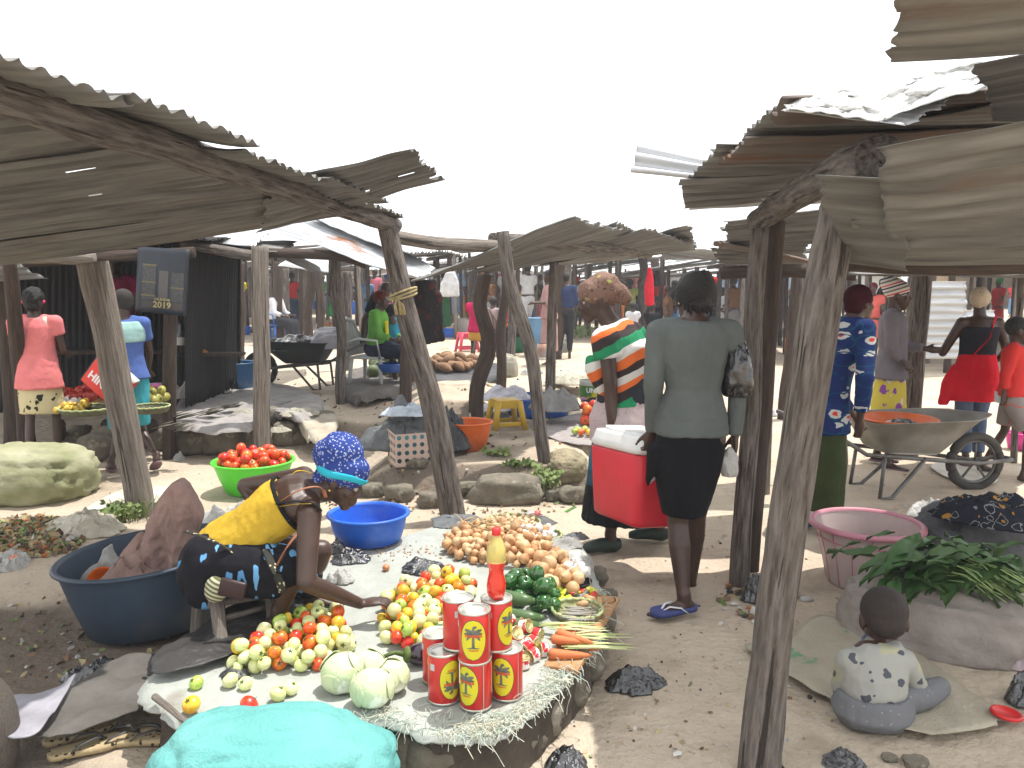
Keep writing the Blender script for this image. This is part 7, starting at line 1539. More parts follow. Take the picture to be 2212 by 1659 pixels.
# person in magenta inside the shack
def crowd(px, ytop, ybase, face, label, top, bottom, kind='skirt', hem=.4, walk=.2, arm=(.5, .8), hair=None, vox=.026, sl=.5, lean=0, longt=0, group='people in the far market', flare=1., turn=None, thin=1., hs=1.0):
    g, h = px_height(px, ytop, ybase); T = thing('person', label, 'person', g, group); J = stand_J(g, h, face, lean=lean, walk=walk, arm=arm, turn=turn); s = J['s']; J['hs'] = hs
    vox = max(vox, .0011 * g.y); body(T, J, s, vox=vox, face=False, toes=False, thin=thin); clothe(T, J, s, top, sl, bottom, kind, hem, vox, longt, flare)
    if hair == 'none': return T
    hair_cap(T, J, s, hair or HAIR, vox=vox * .7, grow=1.05, low=0, amp=.0, name='hair' if hair is None else 'head_wrap'); return T
C = cloth
crowd(266, 545, 905, (.3, -1), 'person in a magenta top standing in the dark of the shack behind the boy', C('magenta cotton', (.32, .02, .09)), C('dark navy cloth', (.02, .025, .05)), group=None, vox=.02)
# left edge : sack, rubbish, plastic
lump('sack', 'big bulging olive and cream sack at the left edge', 'sack', GR(25, 1090) + V((0, .25, 0)), (.42, .34, .24), 51, mat('olive cream sack', (.34, .33, .22), (.17, .18, .08), sc=2.5, rough=.7, bump=.5, bsc=20), amp=.12, ridge=False, flat=.6)
lump('plastic_sheet', 'crumpled cream plastic sheet lying beside the bulging sack', 'plastic sheet', GR(145, 1165) + V((0, .15, 0)), (.26, .2, .13), 52, mat('cream plastic film', (.6, .56, .46), (.46, .42, .33), sc=7, rough=.4, bump=.5, tl=.2), amp=.45)
gsheet('plastic_sheet', 'torn white plastic sheet flat on the path behind the leaning grey post', 'plastic sheet', [(150, 1150), (200, 1095), (280, 1060), (370, 1055), (350, 1085), (260, 1120), (210, 1150)], mat('dusty white film', (.55, .52, .46), (.42, .38, .31), sc=6, rough=.5, bump=.5), .03, .02, 7)
lump('plastic_bag', 'large white plastic bag behind the seller beside the lime basin', 'plastic bag', GR(480, 1155) + V((0, .2, 0)), (.22, .16, .19), 53, WHITEP, amp=.35); lump('plastic_bag', 'white plastic bag by the left edge with a loose tomato near it', 'plastic bag', GR(-10, 1240) + V((0, .1, 0)), (.13, .1, .12), 54, WHITEP, amp=.4)
g = GR(33, 1222); scatter([(g.x, g.y, g.z + .03, .032)], [TM[1][0]], 'tomato', 'single orange red tomato lying on bare ground at the left edge', 'tomato', None)
WF = [mat('litter ' + n, c, tuple(q * .6 for q in c), sc=9, rough=.8) for n, c in (('straw', (.42, .34, .18)), ('leaf', (.16, .22, .07)), ('rotten orange', (.45, .14, .04)), ('paper', (.55, .53, .50)), ('dark', (.05, .045, .04)), ('brown', (.2, .12, .07)))]
def litter(name, label, cx, cy, rx, ry, n, wts, size, seed, cat='litter', lift=.0, zz=None):
    rr = random.Random(seed); b = MB()
    for _ in range(n):
        a = rr.uniform(0, 6.28); q = math.sqrt(rr.random()); g = GR(cx + rx * q * math.cos(a), cy + ry * q * math.sin(a), zz)
        if g.y > 16 or g.y < 1.6: continue
        b.m = rr.choices(range(6), wts)[0]; s = size * rr.uniform(.4, 1.4); m_ = Euler((rr.gauss(0, .5), rr.gauss(0, .5), rr.uniform(0, 6))).to_matrix(); c = g + V((0, 0, lift * rr.random() * (1 - q) + s * .2))
        if b.m in (2, 4) or rr.random() < .2: b.sph(c, (s * .5, s * .4, s * .35), 6, 4, m_)
        else:
            k = [V((rr.uniform(.6, 1) * s * math.cos(t), rr.uniform(.3, .7) * s * math.sin(t), rr.gauss(0, .15) * s)) for t in (0, 1.2, 2.4, 3.4, 4.6, 5.5)]; b.add([c + m_ @ p for p in k], [tuple(range(6))])
    tag(b.build(name, WF, smooth=False, loc=GR(cx, cy, zz)), label, cat, kind='stuff')
litter('rubbish', 'heap of rotting husks, leaves and tomatoes at the left edge', 80, 1160, 100, 45, 900, [9, 5, 2, 1, 1, 4], .035, 1, lift=.09); litter('rubbish', 'scattered bits over the whole market ground', 1106, 1250, 1150, 420, 460, [6, 2, .6, 4, .6, 2], .018, 2); litter('rubbish', 'paper and straw scraps on the sunlit middle ground', 1000, 860, 500, 110, 700, [3, 2, 1, 5, 3, 3], .03, 3)
litter('rubbish', 'scraps at the foot of the right posts', 1640, 1290, 90, 50, 160, [2, 2, 1, 3, 4, 4], .03, 4); litter('rubbish', 'wet leaf scraps on the dark soil at lower left', 90, 1380, 150, 90, 110, [2, 2, 0, 1, 2, 5], .02, 5); litter('pebbles', 'pebbles and crumbs of earth along the bank', 960, 1060, 380, 60, 450, [4, 1, 0, 1, 1, 4], .024, 6)
litter('pebbles', 'pebbles and crumbs of earth on the lane', 1500, 1350, 450, 280, 350, [4, 0, 0, 3, 1, 3], .011, 7)
# weeds
WEED = mat('weed leaves', (.12, .20, .05), (.22, .26, .09), sc=8, rough=.7)
def weed(px, py, w, h, n, label, seed, z=None, grass=False):
    rr = random.Random(seed); g0 = GR(px, py, z); s = g0.y / CF; b = MB()
    for _ in range(n):
        g = GR(px + rr.gauss(0, w * .25), py + rr.gauss(0, h * .08), z); a = rr.uniform(0, 6.28); l = h * s * rr.uniform(.4, 1.1); o = V((math.cos(a), math.sin(a), 0)) * l * rr.uniform(.2, .7)
        P = [g, g + V((o.x * .4, o.y * .4, l * .6)), g + V((o.x, o.y, l * .85))]; b.tube(P, [.003, .003, .001], 4, flat=.5)
        if not grass:
            for k in range(4):
                p = P[1].lerp(P[2], k / 4); t = V((rr.gauss(0, 1), rr.gauss(0, 1), rr.gauss(0, .5))).normalized() * .045; e = t.orthogonal().normalized() * .016; b.add([p, p + t * .5 + e, p + t, p + t * .5 - e], [(0, 1, 2, 3)])
    tag(b.build('weeds', WEED, loc=g0), label, 'plant')
weed(300, 1120, 130, 60, 90, 'tuft of grass and weeds at the foot of the leaning grey post', 1, grass=True); weed(255, 1125, 60, 45, 50, 'small leafy weed just left of the grey post foot', 2); weed(1180, 1050, 30, 60, 30, 'green seedling growing at the foot of the crooked middle post', 3); weed(1070, 985, 60, 20, 26, 'wilted green leaves on the bank above the flat stone', 4); weed(1125, 1008, 70, 16, 26, 'flat cabbage leaves lying on the bank beside the crooked post', 5)
weed(90, 1045, 60, 30, 60, 'green weeds against the foot of the bulging sack', 6)
for i, (x, y, w, h) in enumerate(((715, 705, 60, 26), (1000, 700, 60, 26), (1215, 750, 40, 45), (590, 695, 60, 20), (880, 735, 60, 14), (1260, 730, 40, 34), (960, 690, 50, 14))): weed(x, y, w, h, 70, 'patch of green weeds on the sunlit ground %s' % ['behind the dark barrow', 'behind the pink stool', 'right of the grey sacks', 'behind the pale square post', 'behind the hanging plaid shirt', 'left of the striped woman', 'in front of the far blue basins'][i], 10 + i, grass=i % 2 == 0)
# ================================================================ the bank in the middle
b = MB(); c = GR(1096, 1098); T_ = None
st = rock(None, 'stone_slab', c + V((0, .22, .08)), (.29, .22, .13), 77, ROCK); tag(st, 'large flat topped stone slab set into the front of the bank', 'stone')
for i, (x, y, w, h) in enumerate(((860, 1085, 70, 40), (930, 1098, 60, 36), (1240, 1090, 60, 40), (1200, 1085, 50, 30), (800, 1075, 60, 34), (900, 1010, 50, 24), (1010, 1050, 50, 24))): px_rock(None, x, y, w, h, i + 60, 'rough stone %s the bank' % ['left of the leaning post in', 'at the foot of the leaning post in', 'below the rounded sack on', 'between the slab and the sack in', 'at the left end of', 'under the holed basket on', 'left of the slab in'][i])
lump('sack', 'rounded earth coloured sack lying on the bank right of the crooked post', 'sack', GR(1228, 1058) + V((0, .2, 0)), (.15, .22, .13), 61, mat('earthy sack', (.30, .25, .16), (.17, .15, .09), sc=6, rough=.9, bump=.7), amp=.12, ridge=False, flat=.7)
# basket with round holes, under grey cloth
g = GR(905, 1008); T = thing('laundry_basket', 'pale pink plastic basket with rows of round holes under a grey tarpaulin', 'basket', g); PKP = mat('pale pink plastic', (.55, .42, .36), (.48, .36, .3), sc=4, rough=.5)
M_ = Euler((0, 0, R(20))).to_matrix(); w, l, h = .36, .30, .24
def wall(o, dx, dz, W_, H_, nx_, nz_):
    b = MB(); r = W_ / nx_ * .30; ns = 12
    for i in range(nx_):
        for j in range(nz_):
            cx, cz = (i + .5) * W_ / nx_, (j + .5) * H_ / nz_; hx, hz = W_ / nx_ / 2, H_ / nz_ / 2; vs = []; fs = []
            for k in range(ns):
                a = 2 * math.pi * (k + .5) / ns; ca, sa = math.cos(a), math.sin(a); t = 1 / max(abs(ca), abs(sa)); vs.append(o + dx * (cx + hx * ca * t) + dz * (cz + hz * sa * t)); vs.append(o + dx * (cx + r * ca) + dz * (cz + r * sa))
            for k in range(ns): a, d = 2 * k, 2 * ((k + 1) % ns); fs.append((a, d, d + 1, a + 1))
            b.add(vs, fs)
    return b
for (ox, oy, dx, dy, L_, n_) in ((-w / 2, -l / 2, 1, 0, w, 6), (w / 2, -l / 2, 0, 1, l, 5), (w / 2, l / 2, -1, 0, w, 6), (-w / 2, l / 2, 0, -1, l, 5)):
    wall(g + M_ @ V((ox, oy + .16, .02)), M_ @ V((dx, dy, 0)), V((0, 0, 1)), L_, h, n_, 4).build('holed_side', PKP, T)
b = MB(); b.box(g + M_ @ V((0, .16, .01)), (w, l, .02), M_); b.build('base', PKP, T); b = MB(); b.box(g + M_ @ V((0, .16, h * .5)), (w * .9, l * .88, h * .8), M_); b.build('teal_lining', mat('teal cloth lining', (.05, .16, .19), rough=.8), T)
lump('tarpaulin', 'crumpled grey tarpaulin heaped over the holed basket', 'tarpaulin', g + V((-.13, .34, .08)), (.34, .22, .34), 62, GREYC, amp=.4, fr=3, flat=.4); lump('tarpaulin', 'dark tarpaulin hanging behind the leaning post beside the orange basin', 'tarpaulin', g + V((.18, .40, .06)), (.19, .17, .27), 63, mat('dark slate plastic', (.035, .038, .042), rough=.35, bump=.5), amp=.5, flat=.5)
lump('cloth', 'pale blue cloth bundle on top of the grey tarpaulin heap', 'cloth', g + V((-.12, .30, .36)), (.20, .16, .10), 64, mat('pale blue cloth', (.42, .47, .52), (.3, .34, .38), sc=7, rough=.8, bump=.5), amp=.5, fr=4)
px_tub(1010, 978, 108, 66, pl('orange basin plastic', (.66, .12, .012)), 'bright orange basin on the bank right of the leaning post', k=.72)
def stool(px, ybase, wtop, h, m, label):
    g = GR(px, ybase); s = g.y / CF; W0, W1, Hh = wtop * s * .5, wtop * s * .62, h * s; T = thing('plastic_stool', label, 'stool', g); M_ = Euler((0, 0, R(18))).to_matrix(); c = g + V((0, W1, 0))
    for sx in (-1, 1):
        for sy in (-1, 1):
            b = MB(); b.loft([(c + M_ @ V((W1 * sx, W1 * sy, 0)), M_ @ V((.026, 0, 0)), M_ @ V((0, .026, 0))), (c + M_ @ V((W0 * sx * .86, W0 * sy * .86, Hh * .97)), M_ @ V((.034, 0, 0)), M_ @ V((0, .034, 0)))], 8); b.build('leg', m, T)
    b = MB(); b.box(c + V((0, 0, Hh * .97)), (W0 * 2, W0 * 2, .03), M_, .012); b.build('seat', m, T)
    for (dx, dy) in ((1, 0), (-1, 0), (0, 1), (0, -1)):
        for zz, hh in ((.84, .2), (.22, .14)):
            k = (W0 + (W1 - W0) * (1 - zz)) * .93; b = MB(); sz = (.012, k * 1.9, Hh * hh) if dx else (k * 1.9, .012, Hh * hh); b.box(c + M_ @ V((dx * k, dy * k, Hh * zz)), sz, M_, .003); b.build('side_panel', m, T)
stool(1092, 932, 56, 66, pl('mustard plastic', (.46, .29, .02), .75), 'mustard yellow plastic stool standing on the bank'); stool(1008, 762, 34, 42, pl('pink plastic', (.62, .05, .10)), 'pink plastic stool in the sunlit middle ground')
GB = pl('blue container plastic', (.02, .10, .42))
def slab(px, ybase, w, h, m, label, name, cat, seed, **k): return lpx(name, label, cat, px, ybase, w, h, seed, m, **k)
px_tub(1165, 905, 150, 44, GB, 'low blue basin half covered by the grey tarpaulin behind the yellow stool', k=.9); lpx('tarpaulin', 'big grey tarpaulin lump covering the low blue basin', 'tarpaulin', 1200, 890, 115, 88, 71, mat('pale grey tarpaulin', (.24, .235, .23), (.15, .15, .145), sc=5, rough=.7, bump=.6), amp=.3, z=.36)
lpx('plastic_sheet', 'lilac white plastic thrown over the left of the low blue basin', 'plastic sheet', 1088, 868, 120, 50, 72, mat('lilac white plastic', (.5, .49, .54), (.4, .39, .43), sc=6, rough=.4, bump=.4), amp=.35, z=.36, fr=2.4); lpx('plastic_sheet', 'lower fold of lilac white plastic beside the yellow stool', 'plastic sheet', 1065, 890, 90, 26, 73, mat('lilac white plastic', rough=.4), amp=.35, z=.28)
lpx('plastic_bag', 'dark bag under the plastic behind the yellow stool', 'plastic bag', 1060, 908, 80, 32, 74, mat('dark slate plastic', rough=.35), z=.22); lpx('sack', 'bundle of folded pale sacks above the grey tarpaulin lump', 'sack', 1235, 832, 130, 44, 75, mat('straw white sack', (.46, .43, .34), (.33, .31, .24), sc=6, rough=.8, bump=.6), z=.3, amp=.4); lpx('sack', 'round white sack standing by the thin middle post', 'sack', 1098, 815, 42, 50, 76, mat('pale sack', rough=.8), amp=.12, ridge=False)
lpx('plastic_bag', 'round clear bag right of the round white sack', 'plastic bag', 1150, 812, 50, 32, 77, CLEARP)
gsheet('cloth', 'grey cloth spread on the bank under the small tomatoes', 'cloth', [(1160, 925), (1230, 900), (1300, 895), (1360, 905), (1340, 950), (1260, 965), (1190, 950)], mat('dusty lilac cloth', (.33, .30, .29), (.24, .215, .2), sc=5, rough=.9, bump=.5), .21, .015, 8)
px_tub(1285, 893, 58, 32, pl('mauve plastic', (.42, .18, .36)), 'small mauve basin with black soil behind the stacked tomatoes', z=.22); lpx('soil_heap', 'black charcoal heap in the mauve basin', 'charcoal', 1285, 868, 44, 12, 78, mat('charcoal', (.012, .012, .012), rough=.9), z=.36)
heap(1277, 915, 18, 6, .044, 15, [TM[0][0], TM[1][1]], 'tomato', 'red tomato in the little stack in front of the mauve basin', 'tomato', 'tomatoes stacked by the mauve basin', z=.24, seed=41); heap(1265, 938, 40, 4, .028, 9, [TM[2][0], TM[4][0], TM[1][0]], 'tomato', 'small yellow or green tomato in the row on the bank cloth', 'tomato', 'row of small tomatoes on the bank cloth', z=.24, seed=42)
g = GR(1278, 868, .3); T = thing('bucket', 'green and yellow labelled bucket lettered UNA behind the mauve basin', 'bucket', g); b = MB(); b.lathe([(.001, 0), (.12, 0), (.135, .22), (.14, .24), (.128, .24)], g, 32); b.build('body', mat('cream bucket', (.5, .5, .44), rough=.5), T); b = MB(); b.lathe([(.1285, .03), (.139, .19)], g, 32); b.build('label', mat('green yellow label', (.06, .20, .03), (.55, .5, .03), sc=3, lo=.52, hi=.56, rough=.5), T)
text_obj('lettering', 'UNA', .07, lambda x, y: g + V((.142 * math.sin(x / .14), -.142 * math.cos(x / .14), .14 + y)), mat('white print', rough=.5), T, .003)
# ledge of cabbages, potatoes
BT_ = mat('black tarpaulin', (.03, .03, .032), (.06, .06, .06), sc=6, rough=.5, bump=.6)
gz = hgt(-1.2, 8.9); gsheet('tarpaulin', 'dark tarpaulin ledge under the sweet potatoes', 'tarpaulin', [(905, 805), (930, 785), (1020, 780), (1090, 790), (1080, 812), (1000, 822), (930, 825)], BT_, gz + .12, .02, 9, drop=.12); gsheet('tarpaulin', 'grey dusty sheet under the heap of green melons', 'tarpaulin', [(730, 835), (760, 800), (830, 790), (905, 800), (900, 830), (840, 850), (770, 860)], mat('dusty dark cloth', (.15, .135, .12), (.09, .08, .07), sc=5, rough=.9, bump=.6), gz + .08, .03, 10, drop=.14)
TB_ = [veg_mesh('tuber', i, [mat('sweet potato skin', (.28, .16, .085), (.20, .11, .06), sc=3, rough=.85, bump=.4, rand=.2)]) for i in range(3)]
heap(975, 795, 52, 9, .062, 46, TB_, 'sweet_potato', 'brown sweet potato in the heap on the dark ledge', 'sweet potato', 'sweet potatoes on the ledge', z=gz + .16, seed=51, tilt=.5)
ML = [veg_mesh('tomato', 9, [mat('pale green melon rind', (.16, .20, .10), (.09, .13, .05), sc=2.5, rough=.6, st=(1, 1, .2), rand=.15), STEM])]
heap(840, 805, 44, 14, .115, 13, ML, 'melon', 'pale green melon in the heap behind the leaning post', 'melon', 'melons behind the leaning post', z=gz + .1, seed=52)
# ================================================================ barrows
def barrow(px, ybase, s, mt_, label, face=1, yaw=0, leg_m=None):
    g = GR(px, ybase); T = thing('wheelbarrow', label, 'wheelbarrow', g); M_ = Euler((0, 0, yaw)).to_matrix(); leg_m = leg_m or mt_
    P = lambda x, y, z: g + M_ @ V((x * face * s, y * s, z * s)); IR = mat('grey iron tube', (.16, .16, .155), (.09, .08, .07), sc=9, rough=.55, metal=.4); RUB = mat('tyre rubber', (.03, .028, .027), (.06, .055, .05), sc=9, rough=.85)
    # wheel at x=.62
    b = MB(); N_ = 40; cx, r_ = .62, .228
    b.tube([P(cx + (r_ - .03) * math.cos(a), 0, r_ + (r_ - .03) * math.sin(a)) for a in [6.28319 * i / N_ for i in range(N_ + 1)]], .034 * s, 10, False); w = b.build('wheel', RUB, T)
    b = MB(); b.tube([P(cx + (r_ - .065) * math.cos(a), 0, r_ + (r_ - .065) * math.sin(a)) for a in [6.28319 * i / N_ for i in range(N_ + 1)]], .013 * s, 6, False); b.tube([P(cx, -.06, r_), P(cx, .06, r_)], .018 * s, 8)
    for k in range(5): a = k * 1.2566 + .3; b.tube([P(cx, .0, r_), P(cx + (r_ - .065) * math.cos(a), 0, r_ + (r_ - .065) * math.sin(a))], .009 * s, 6)
    b.build('rim', IR, w)
    b = MB()        # tray
    def tr(u, v):   # u along, v around section
        x = -.36 + u * 1.04; 
        return None
    top = [(-.34, -.30, .58), (-.34, .30, .58), (.42, .30, .60), (.72, .0, .60), (.42, -.30, .60)]; bot = [(-.20, -.19, .34), (-.20, .19, .34), (.20, .19, .32), (.30, 0, .32), (.20, -.19, .32)]
    def rings(k, o): return [V(a).lerp(V(c_), k) + V((0, 0, 0)) + (V((a[0], a[1], 0)).normalized() * o) for a, c_ in zip(bot, top)]
    def sm(L_, n=8):
        L_ = [V(q) for q in L_]; out = []
        for i in range(len(L_)):
            for j in range(n):
                f = j / n; p, q = L_[i], L_[(i + 1) % len(L_)]; a = p.lerp(q, f); mid = (L_[i - 1] + q) / 2 if f < .12 else None; out.append(a)
        for _ in range(3): out = [(out[i - 1] + out[i] * 2 + out[(i + 1) % len(out)]) / 4 for i in range(len(out))]
        return out
    L0 = [sm(rings(k, o)) for k, o in ((0, -.0), (.08, .012), (.5, .014), (1, .01), (1.02, .03), (1.0, .034), (.98, .02))]; N_ = len(L0[0]); vs = [P(*q) for L_ in L0 for q in L_]; fs = [(j * N_ + i, j * N_ + (i + 1) % N_, (j + 1) * N_ + (i + 1) % N_, (j + 1) * N_ + i) for j in range(len(L0) - 1) for i in range(N_)]; fs.append(tuple(range(N_))); b.add(vs, fs); b.build('tray', mt_, T)
    for sy in (-1, 1):
        b = MB(); b.tube([P(-.86, .27 * sy, .60), P(-.62, .26 * sy, .50), P(-.36, .22 * sy, .34), P(.2, .16 * sy, .28), P(cx, .07 * sy, r_), P(cx + .26, .06 * sy, r_ + .02)], .016 * s, 8); b.build('frame_rail', IR, T)
        b = MB(); b.tube([P(-.22, .22 * sy, .33), P(-.25, .23 * sy, .012), P(-.16, .23 * sy, .012), P(.12, .18 * sy, .30)], .015 * s, 8); b.build('leg', IR, T)
    b = MB(); b.tube([P(cx + .26, -.06, r_ + .02), P(cx + .28, 0, r_ + .02), P(cx + .26, .06, r_ + .02)], .016 * s, 8); b.build('front_hoop', IR, T)
    return T, P
STEEL = mat('worn steel tray', (.27, .26, .235), (.17, .155, .13), sc=4, rough=.5, metal=.35, c3=(.22, .15, .10), s3=3, t3=.66)
T, P = barrow(1935, 1062, 1.0, STEEL, 'grey steel wheelbarrow with an orange basin in its tray', 1, R(4))
c = P(-.02, 0, .43); tub(c, .18, .27, .15, pl('orange basin plastic'), 'orange basin sitting in the steel wheelbarrow', n=40); lump('plastic_bag', 'knotted black plastic bag in the orange basin on the barrow', 'plastic bag', c + V((.02, -.02, .10)), (.12, .1, .05), 81, BLACKP, amp=.5)
DKB = mat('dark green barrow paint', (.02, .035, .03), (.03, .025, .02), sc=5, rough=.5); T, P = barrow(665, 838, 1.02, DKB, 'dark green wheelbarrow standing in shade behind the tarpaulins', -1, R(-8)); lump('plastic_bag', 'large black plastic bag piled on the dark barrow', 'plastic bag', P(.12, 0, .48), (.34, .24, .24), 82, BLACKP, amp=.5); lump('sack', 'white rounded sack on the handle side of the dark barrow', 'sack', P(-.32, 0, .5), (.24, .18, .19), 83, mat('lilac white plastic', rough=.4), amp=.15, ridge=False)
# ================================================================ right foreground
c = GR(1905, 1292); T = thing('basin', 'pink rimmed see-through basket basin at the right with a little fruit in it', 'basin', V((c.x, c.y + .22, 0))); PKM_ = mat('milky pink plastic', (.52, .42, .40), (.44, .34, .32), sc=4, rough=.45, tl=.12); PR = pl('pink rim plastic', (.48, .20, .25)); cc = V((c.x, c.y + .22, 0)); b = MB()
b.lathe([(.001, .005), (.17, .005), (.185, .02), (.215, .17), (.262, .33)], cc, 48); b.lathe([(.001, 0), (.175, .0), (.19, .018), (.22, .17), (.266, .33)], cc, 48); b.build('wall', PKM_, T); b = MB(); b.lathe([(.258, .325), (.262, .338), (.275, .343), (.29, .335), (.292, .315), (.268, .315)], cc, 48); b.build('rim', PR, T); b = MB()
for k in range(16): a = k * .3927 + .1; b.tube([cc + V((r_ * math.cos(a), r_ * math.sin(a), z)) for r_, z in ((.189, .02), (.2195, .17), (.266, .325))], .004, 5)
b.tube([cc + V((.2495 * math.cos(a), .2495 * math.sin(a), .26)) for a in [6.28319 * i / 40 for i in range(41)]], .004, 5, False); b.build('ribs', PR, T)
scatter(pile([(cc.x, cc.y, .14, .14, 0)], .01, .036, 12, 61), [TM[1][0], TM[4][1]], 'tomato', 'orange or green tomato at the bottom of the pink rimmed basin', 'tomato', 'tomatoes in the pink rimmed basin', 61)
gsheet('flattened_sack', 'flattened pale woven sack with green print that the child sits on', 'sack', [(1610, 1405), (1690, 1395), (1745, 1350), (1800, 1345), (1880, 1375), (1985, 1420), (2060, 1480), (2165, 1555), (2110, 1585), (2010, 1598), (1930, 1580), (1870, 1558), (1760, 1500)], mat('printed woven sack', (.40, .36, .28), (.32, .28, .21), sc=4, rough=.9, bump=.5, bsc=60, c3=(.13, .26, .15), s3=3.6, t3=.60, w3=.03), .012, .016, 11)
lump('sack', 'large full brown grey sack lying behind the seated child', 'sack', GR(2080, 1480) + V((0.10, .42, -.01)), (.37, .24, .21), 91, SACK2, amp=.18, ridge=False, flat=.5, rot=-.45); lump('sack', 'dark grey sack standing at the right edge under the patterned cloth', 'sack', GR(2190, 1400) + V((.24, .80, 0)), (.27, .25, .27), 92, mat('dark grey sackcloth', (.10, .10, .11), (.06, .06, .065), sc=5, rough=.85, bump=.6), amp=.15, ridge=False, flat=.6)
YB = patt('black cloth with mustard marks', (.012, .014, .022), [((.34, .17, .02), 11, .0, .24, 2), ((.20, .20, .20), 15, .30, .36, 5)], warp=.08); lump('cloth', 'crumpled black cloth with mustard marks on top of the dark sack', 'cloth', AT(2135, 1118, 4.15), (.27, .24, .16), 93, YB, amp=.55, fr=4.5)
lump('plastic_bag', 'pale bag peeping out under the patterned cloth', 'plastic bag', GR(2100, 1300) + V((0.08, .65, .26)), (.10, .09, .12), 94, WHITEP, amp=.25); lump('sack', 'loose rolled mouth of the brown grey sack', 'sack', GR(2150, 1380) + V((.02, .3, .1)), (.13, .12, .12), 95, SACK2, amp=.4)
LG = mat('broad green leaves', (.045, .11, .03), (.09, .16, .055), sc=4, rough=.55, rand=.1, tl=.1); LS = mat('leaf stalks', (.22, .32, .12), rough=.6); c = AT(2050, 1225, 3.45); rr = random.Random(6); T = thing('leaf_bunch', 'big bunch of broad green leaves laid on the brown grey sack', 'leaves', c); b = MB()
for k in range(130):
    a = rr.uniform(2.2, 4.2) if rr.random() < .6 else rr.uniform(-1.0, 2.2); p = c + V((rr.gauss(0, .14), rr.gauss(0, .10), rr.uniform(-.05, .10))); L_ = rr.uniform(.12, .22); W_ = L_ * rr.uniform(.16, .24); d = V((math.cos(a), math.sin(a) * .8, rr.uniform(-.35, .35))).normalized(); s_ = d.cross(V((0, 0, 1))).normalized(); n_ = s_.cross(d); dr = rr.uniform(.2, .7)
    b.grid(lambda u, v: (p + d * (L_ * u) + s_ * ((v - .5) * 2 * W_ * math.sin(math.pi * min(1, u * .97 + .03)) ** .7) + n_ * (abs(v - .5) * .35 * W_ - dr * L_ * u * u + .05 * L_ * math.sin(u * 9 + v * 5)) , V((u, v, k * .3))), 7, 4)
b.build('leaves', LG, T); b = MB()
for k in range(60): p = c + V((.10 + rr.gauss(0, .05), -.10 + rr.gauss(0, .03), rr.uniform(-.06, .04))); d = V((.8, -.5, rr.gauss(-.3, .15))).normalized() * rr.uniform(.10, .2); b.tube([p - d * .6, p + V((0, 0, .02)), p + d * .7], .003, 4)
b.build('stalks', LS, T)
g = GR(2172, 1562) + V((0, 0, .03)); T = thing('lid', 'round bright red plastic lid on the ground at the right edge', 'lid', g); b = MB(); b.lathe([(.001, .008), (.04, .008), (.045, .014), (.052, .014), (.055, .004), (.05, 0)], g, 32, Euler((0, R(6), 0)).to_matrix()); b.build('disc', mat('red lid plastic', (.5, .015, .015), rough=.4), T)
lump('plastic_bag', 'crumpled black plastic at the right edge beside the red lid', 'plastic bag', GR(2225, 1520), (.08, .08, .12), 96, BLACKP, amp=.5); lump('cloth', 'corner of a dusty pink cloth at the right edge', 'cloth', GR(2215, 1440), (.10, .06, .12), 97, mat('dusty pink cloth', (.42, .34, .36), rough=.8, bump=.4), amp=.4)
px_tub(2215, 975, 60, 40, pl('hot pink plastic', (.66, .04, .28)), 'hot pink basin behind the boy in the red jumper')
for i, (x, y, w, h, lb) in enumerate(((1680, 1415, 18, 10, 'small dark stone on the lane near the front post'), (1925, 1648, 34, 18, 'small dark clod near the bottom edge'), (1985, 1662, 60, 20, 'flat dark clod near the bottom edge'), (1745, 1300, 26, 10, 'white scrap of paper beside the front post'))): px_rock(None, x, y, w, h, 80 + i, lb, m=ROCK if i < 3 else WHITEP)
b = MB(); p0 = GR(1640, 1520); b.tube([GR(1675, 1640), GR(1700, 1670), GR(1730, 1700)], .006, 6); tag(b.build('twig', WOODD, loc=GR(1675, 1640)), 'thin twig on the ground beside the front post', 'twig')
gsheet('plastic_sheet', 'white flattened plastic sheet on the ground behind the wheelbarrow wheel', 'plastic sheet', [(2010, 1010), (2060, 1000), (2150, 1030), (2130, 1052), (2060, 1040)], mat('dusty white film', rough=.5), .01, .01, 12)
# ================================================================ middle of the sunlit ground
LB = pl('powder blue plastic', (.12, .26, .42)); px_tub(1182, 752, 82, 66, LB, 'large powder blue basin standing on another in the sunlit middle', z=.45); px_tub(1200, 760, 70, 40, pl('sky blue plastic', (.13, .36, .58)), 'sky blue basin underneath and behind the powder blue one')
px_tub(1122, 762, 74, 46, pl('bottle green plastic', (.03, .22, .12)), 'bottle green tub in front of the seated woman in yellow'); px_tub(1022, 728, 74, 40, pl('off white plastic', (.55, .50, .45)), 'off white basin with a red lining behind the magenta girl'); px_tub(845, 806, 70, 20, GB, 'blue basin at the left end of the melon ledge', z=.5)
lpx('sack', 'grey white rounded sacks right of the bottle green tub', 'sack', 1182, 768, 66, 34, 101, mat('pale sack', rough=.8), amp=.15, ridge=False); lpx('sack', 'upper grey sack resting beside the powder blue basin', 'sack', 1212, 762, 50, 46, 102, mat('dusty dark sack', (.24, .23, .2), (.17, .16, .14), sc=5, rough=.8), amp=.15, ridge=False)
g = GR(1172, 770, .62); b = MB(); b.lathe([(.001, 0), (.075, 0), (.075, .17), (.07, .17)], g, 24); tag(b.build('tin', mat('brown printed tin', (.35, .16, .08), (.3, .3, .35), sc=7, rough=.4), loc=g), 'open printed tin standing on the grey sacks', 'tin')
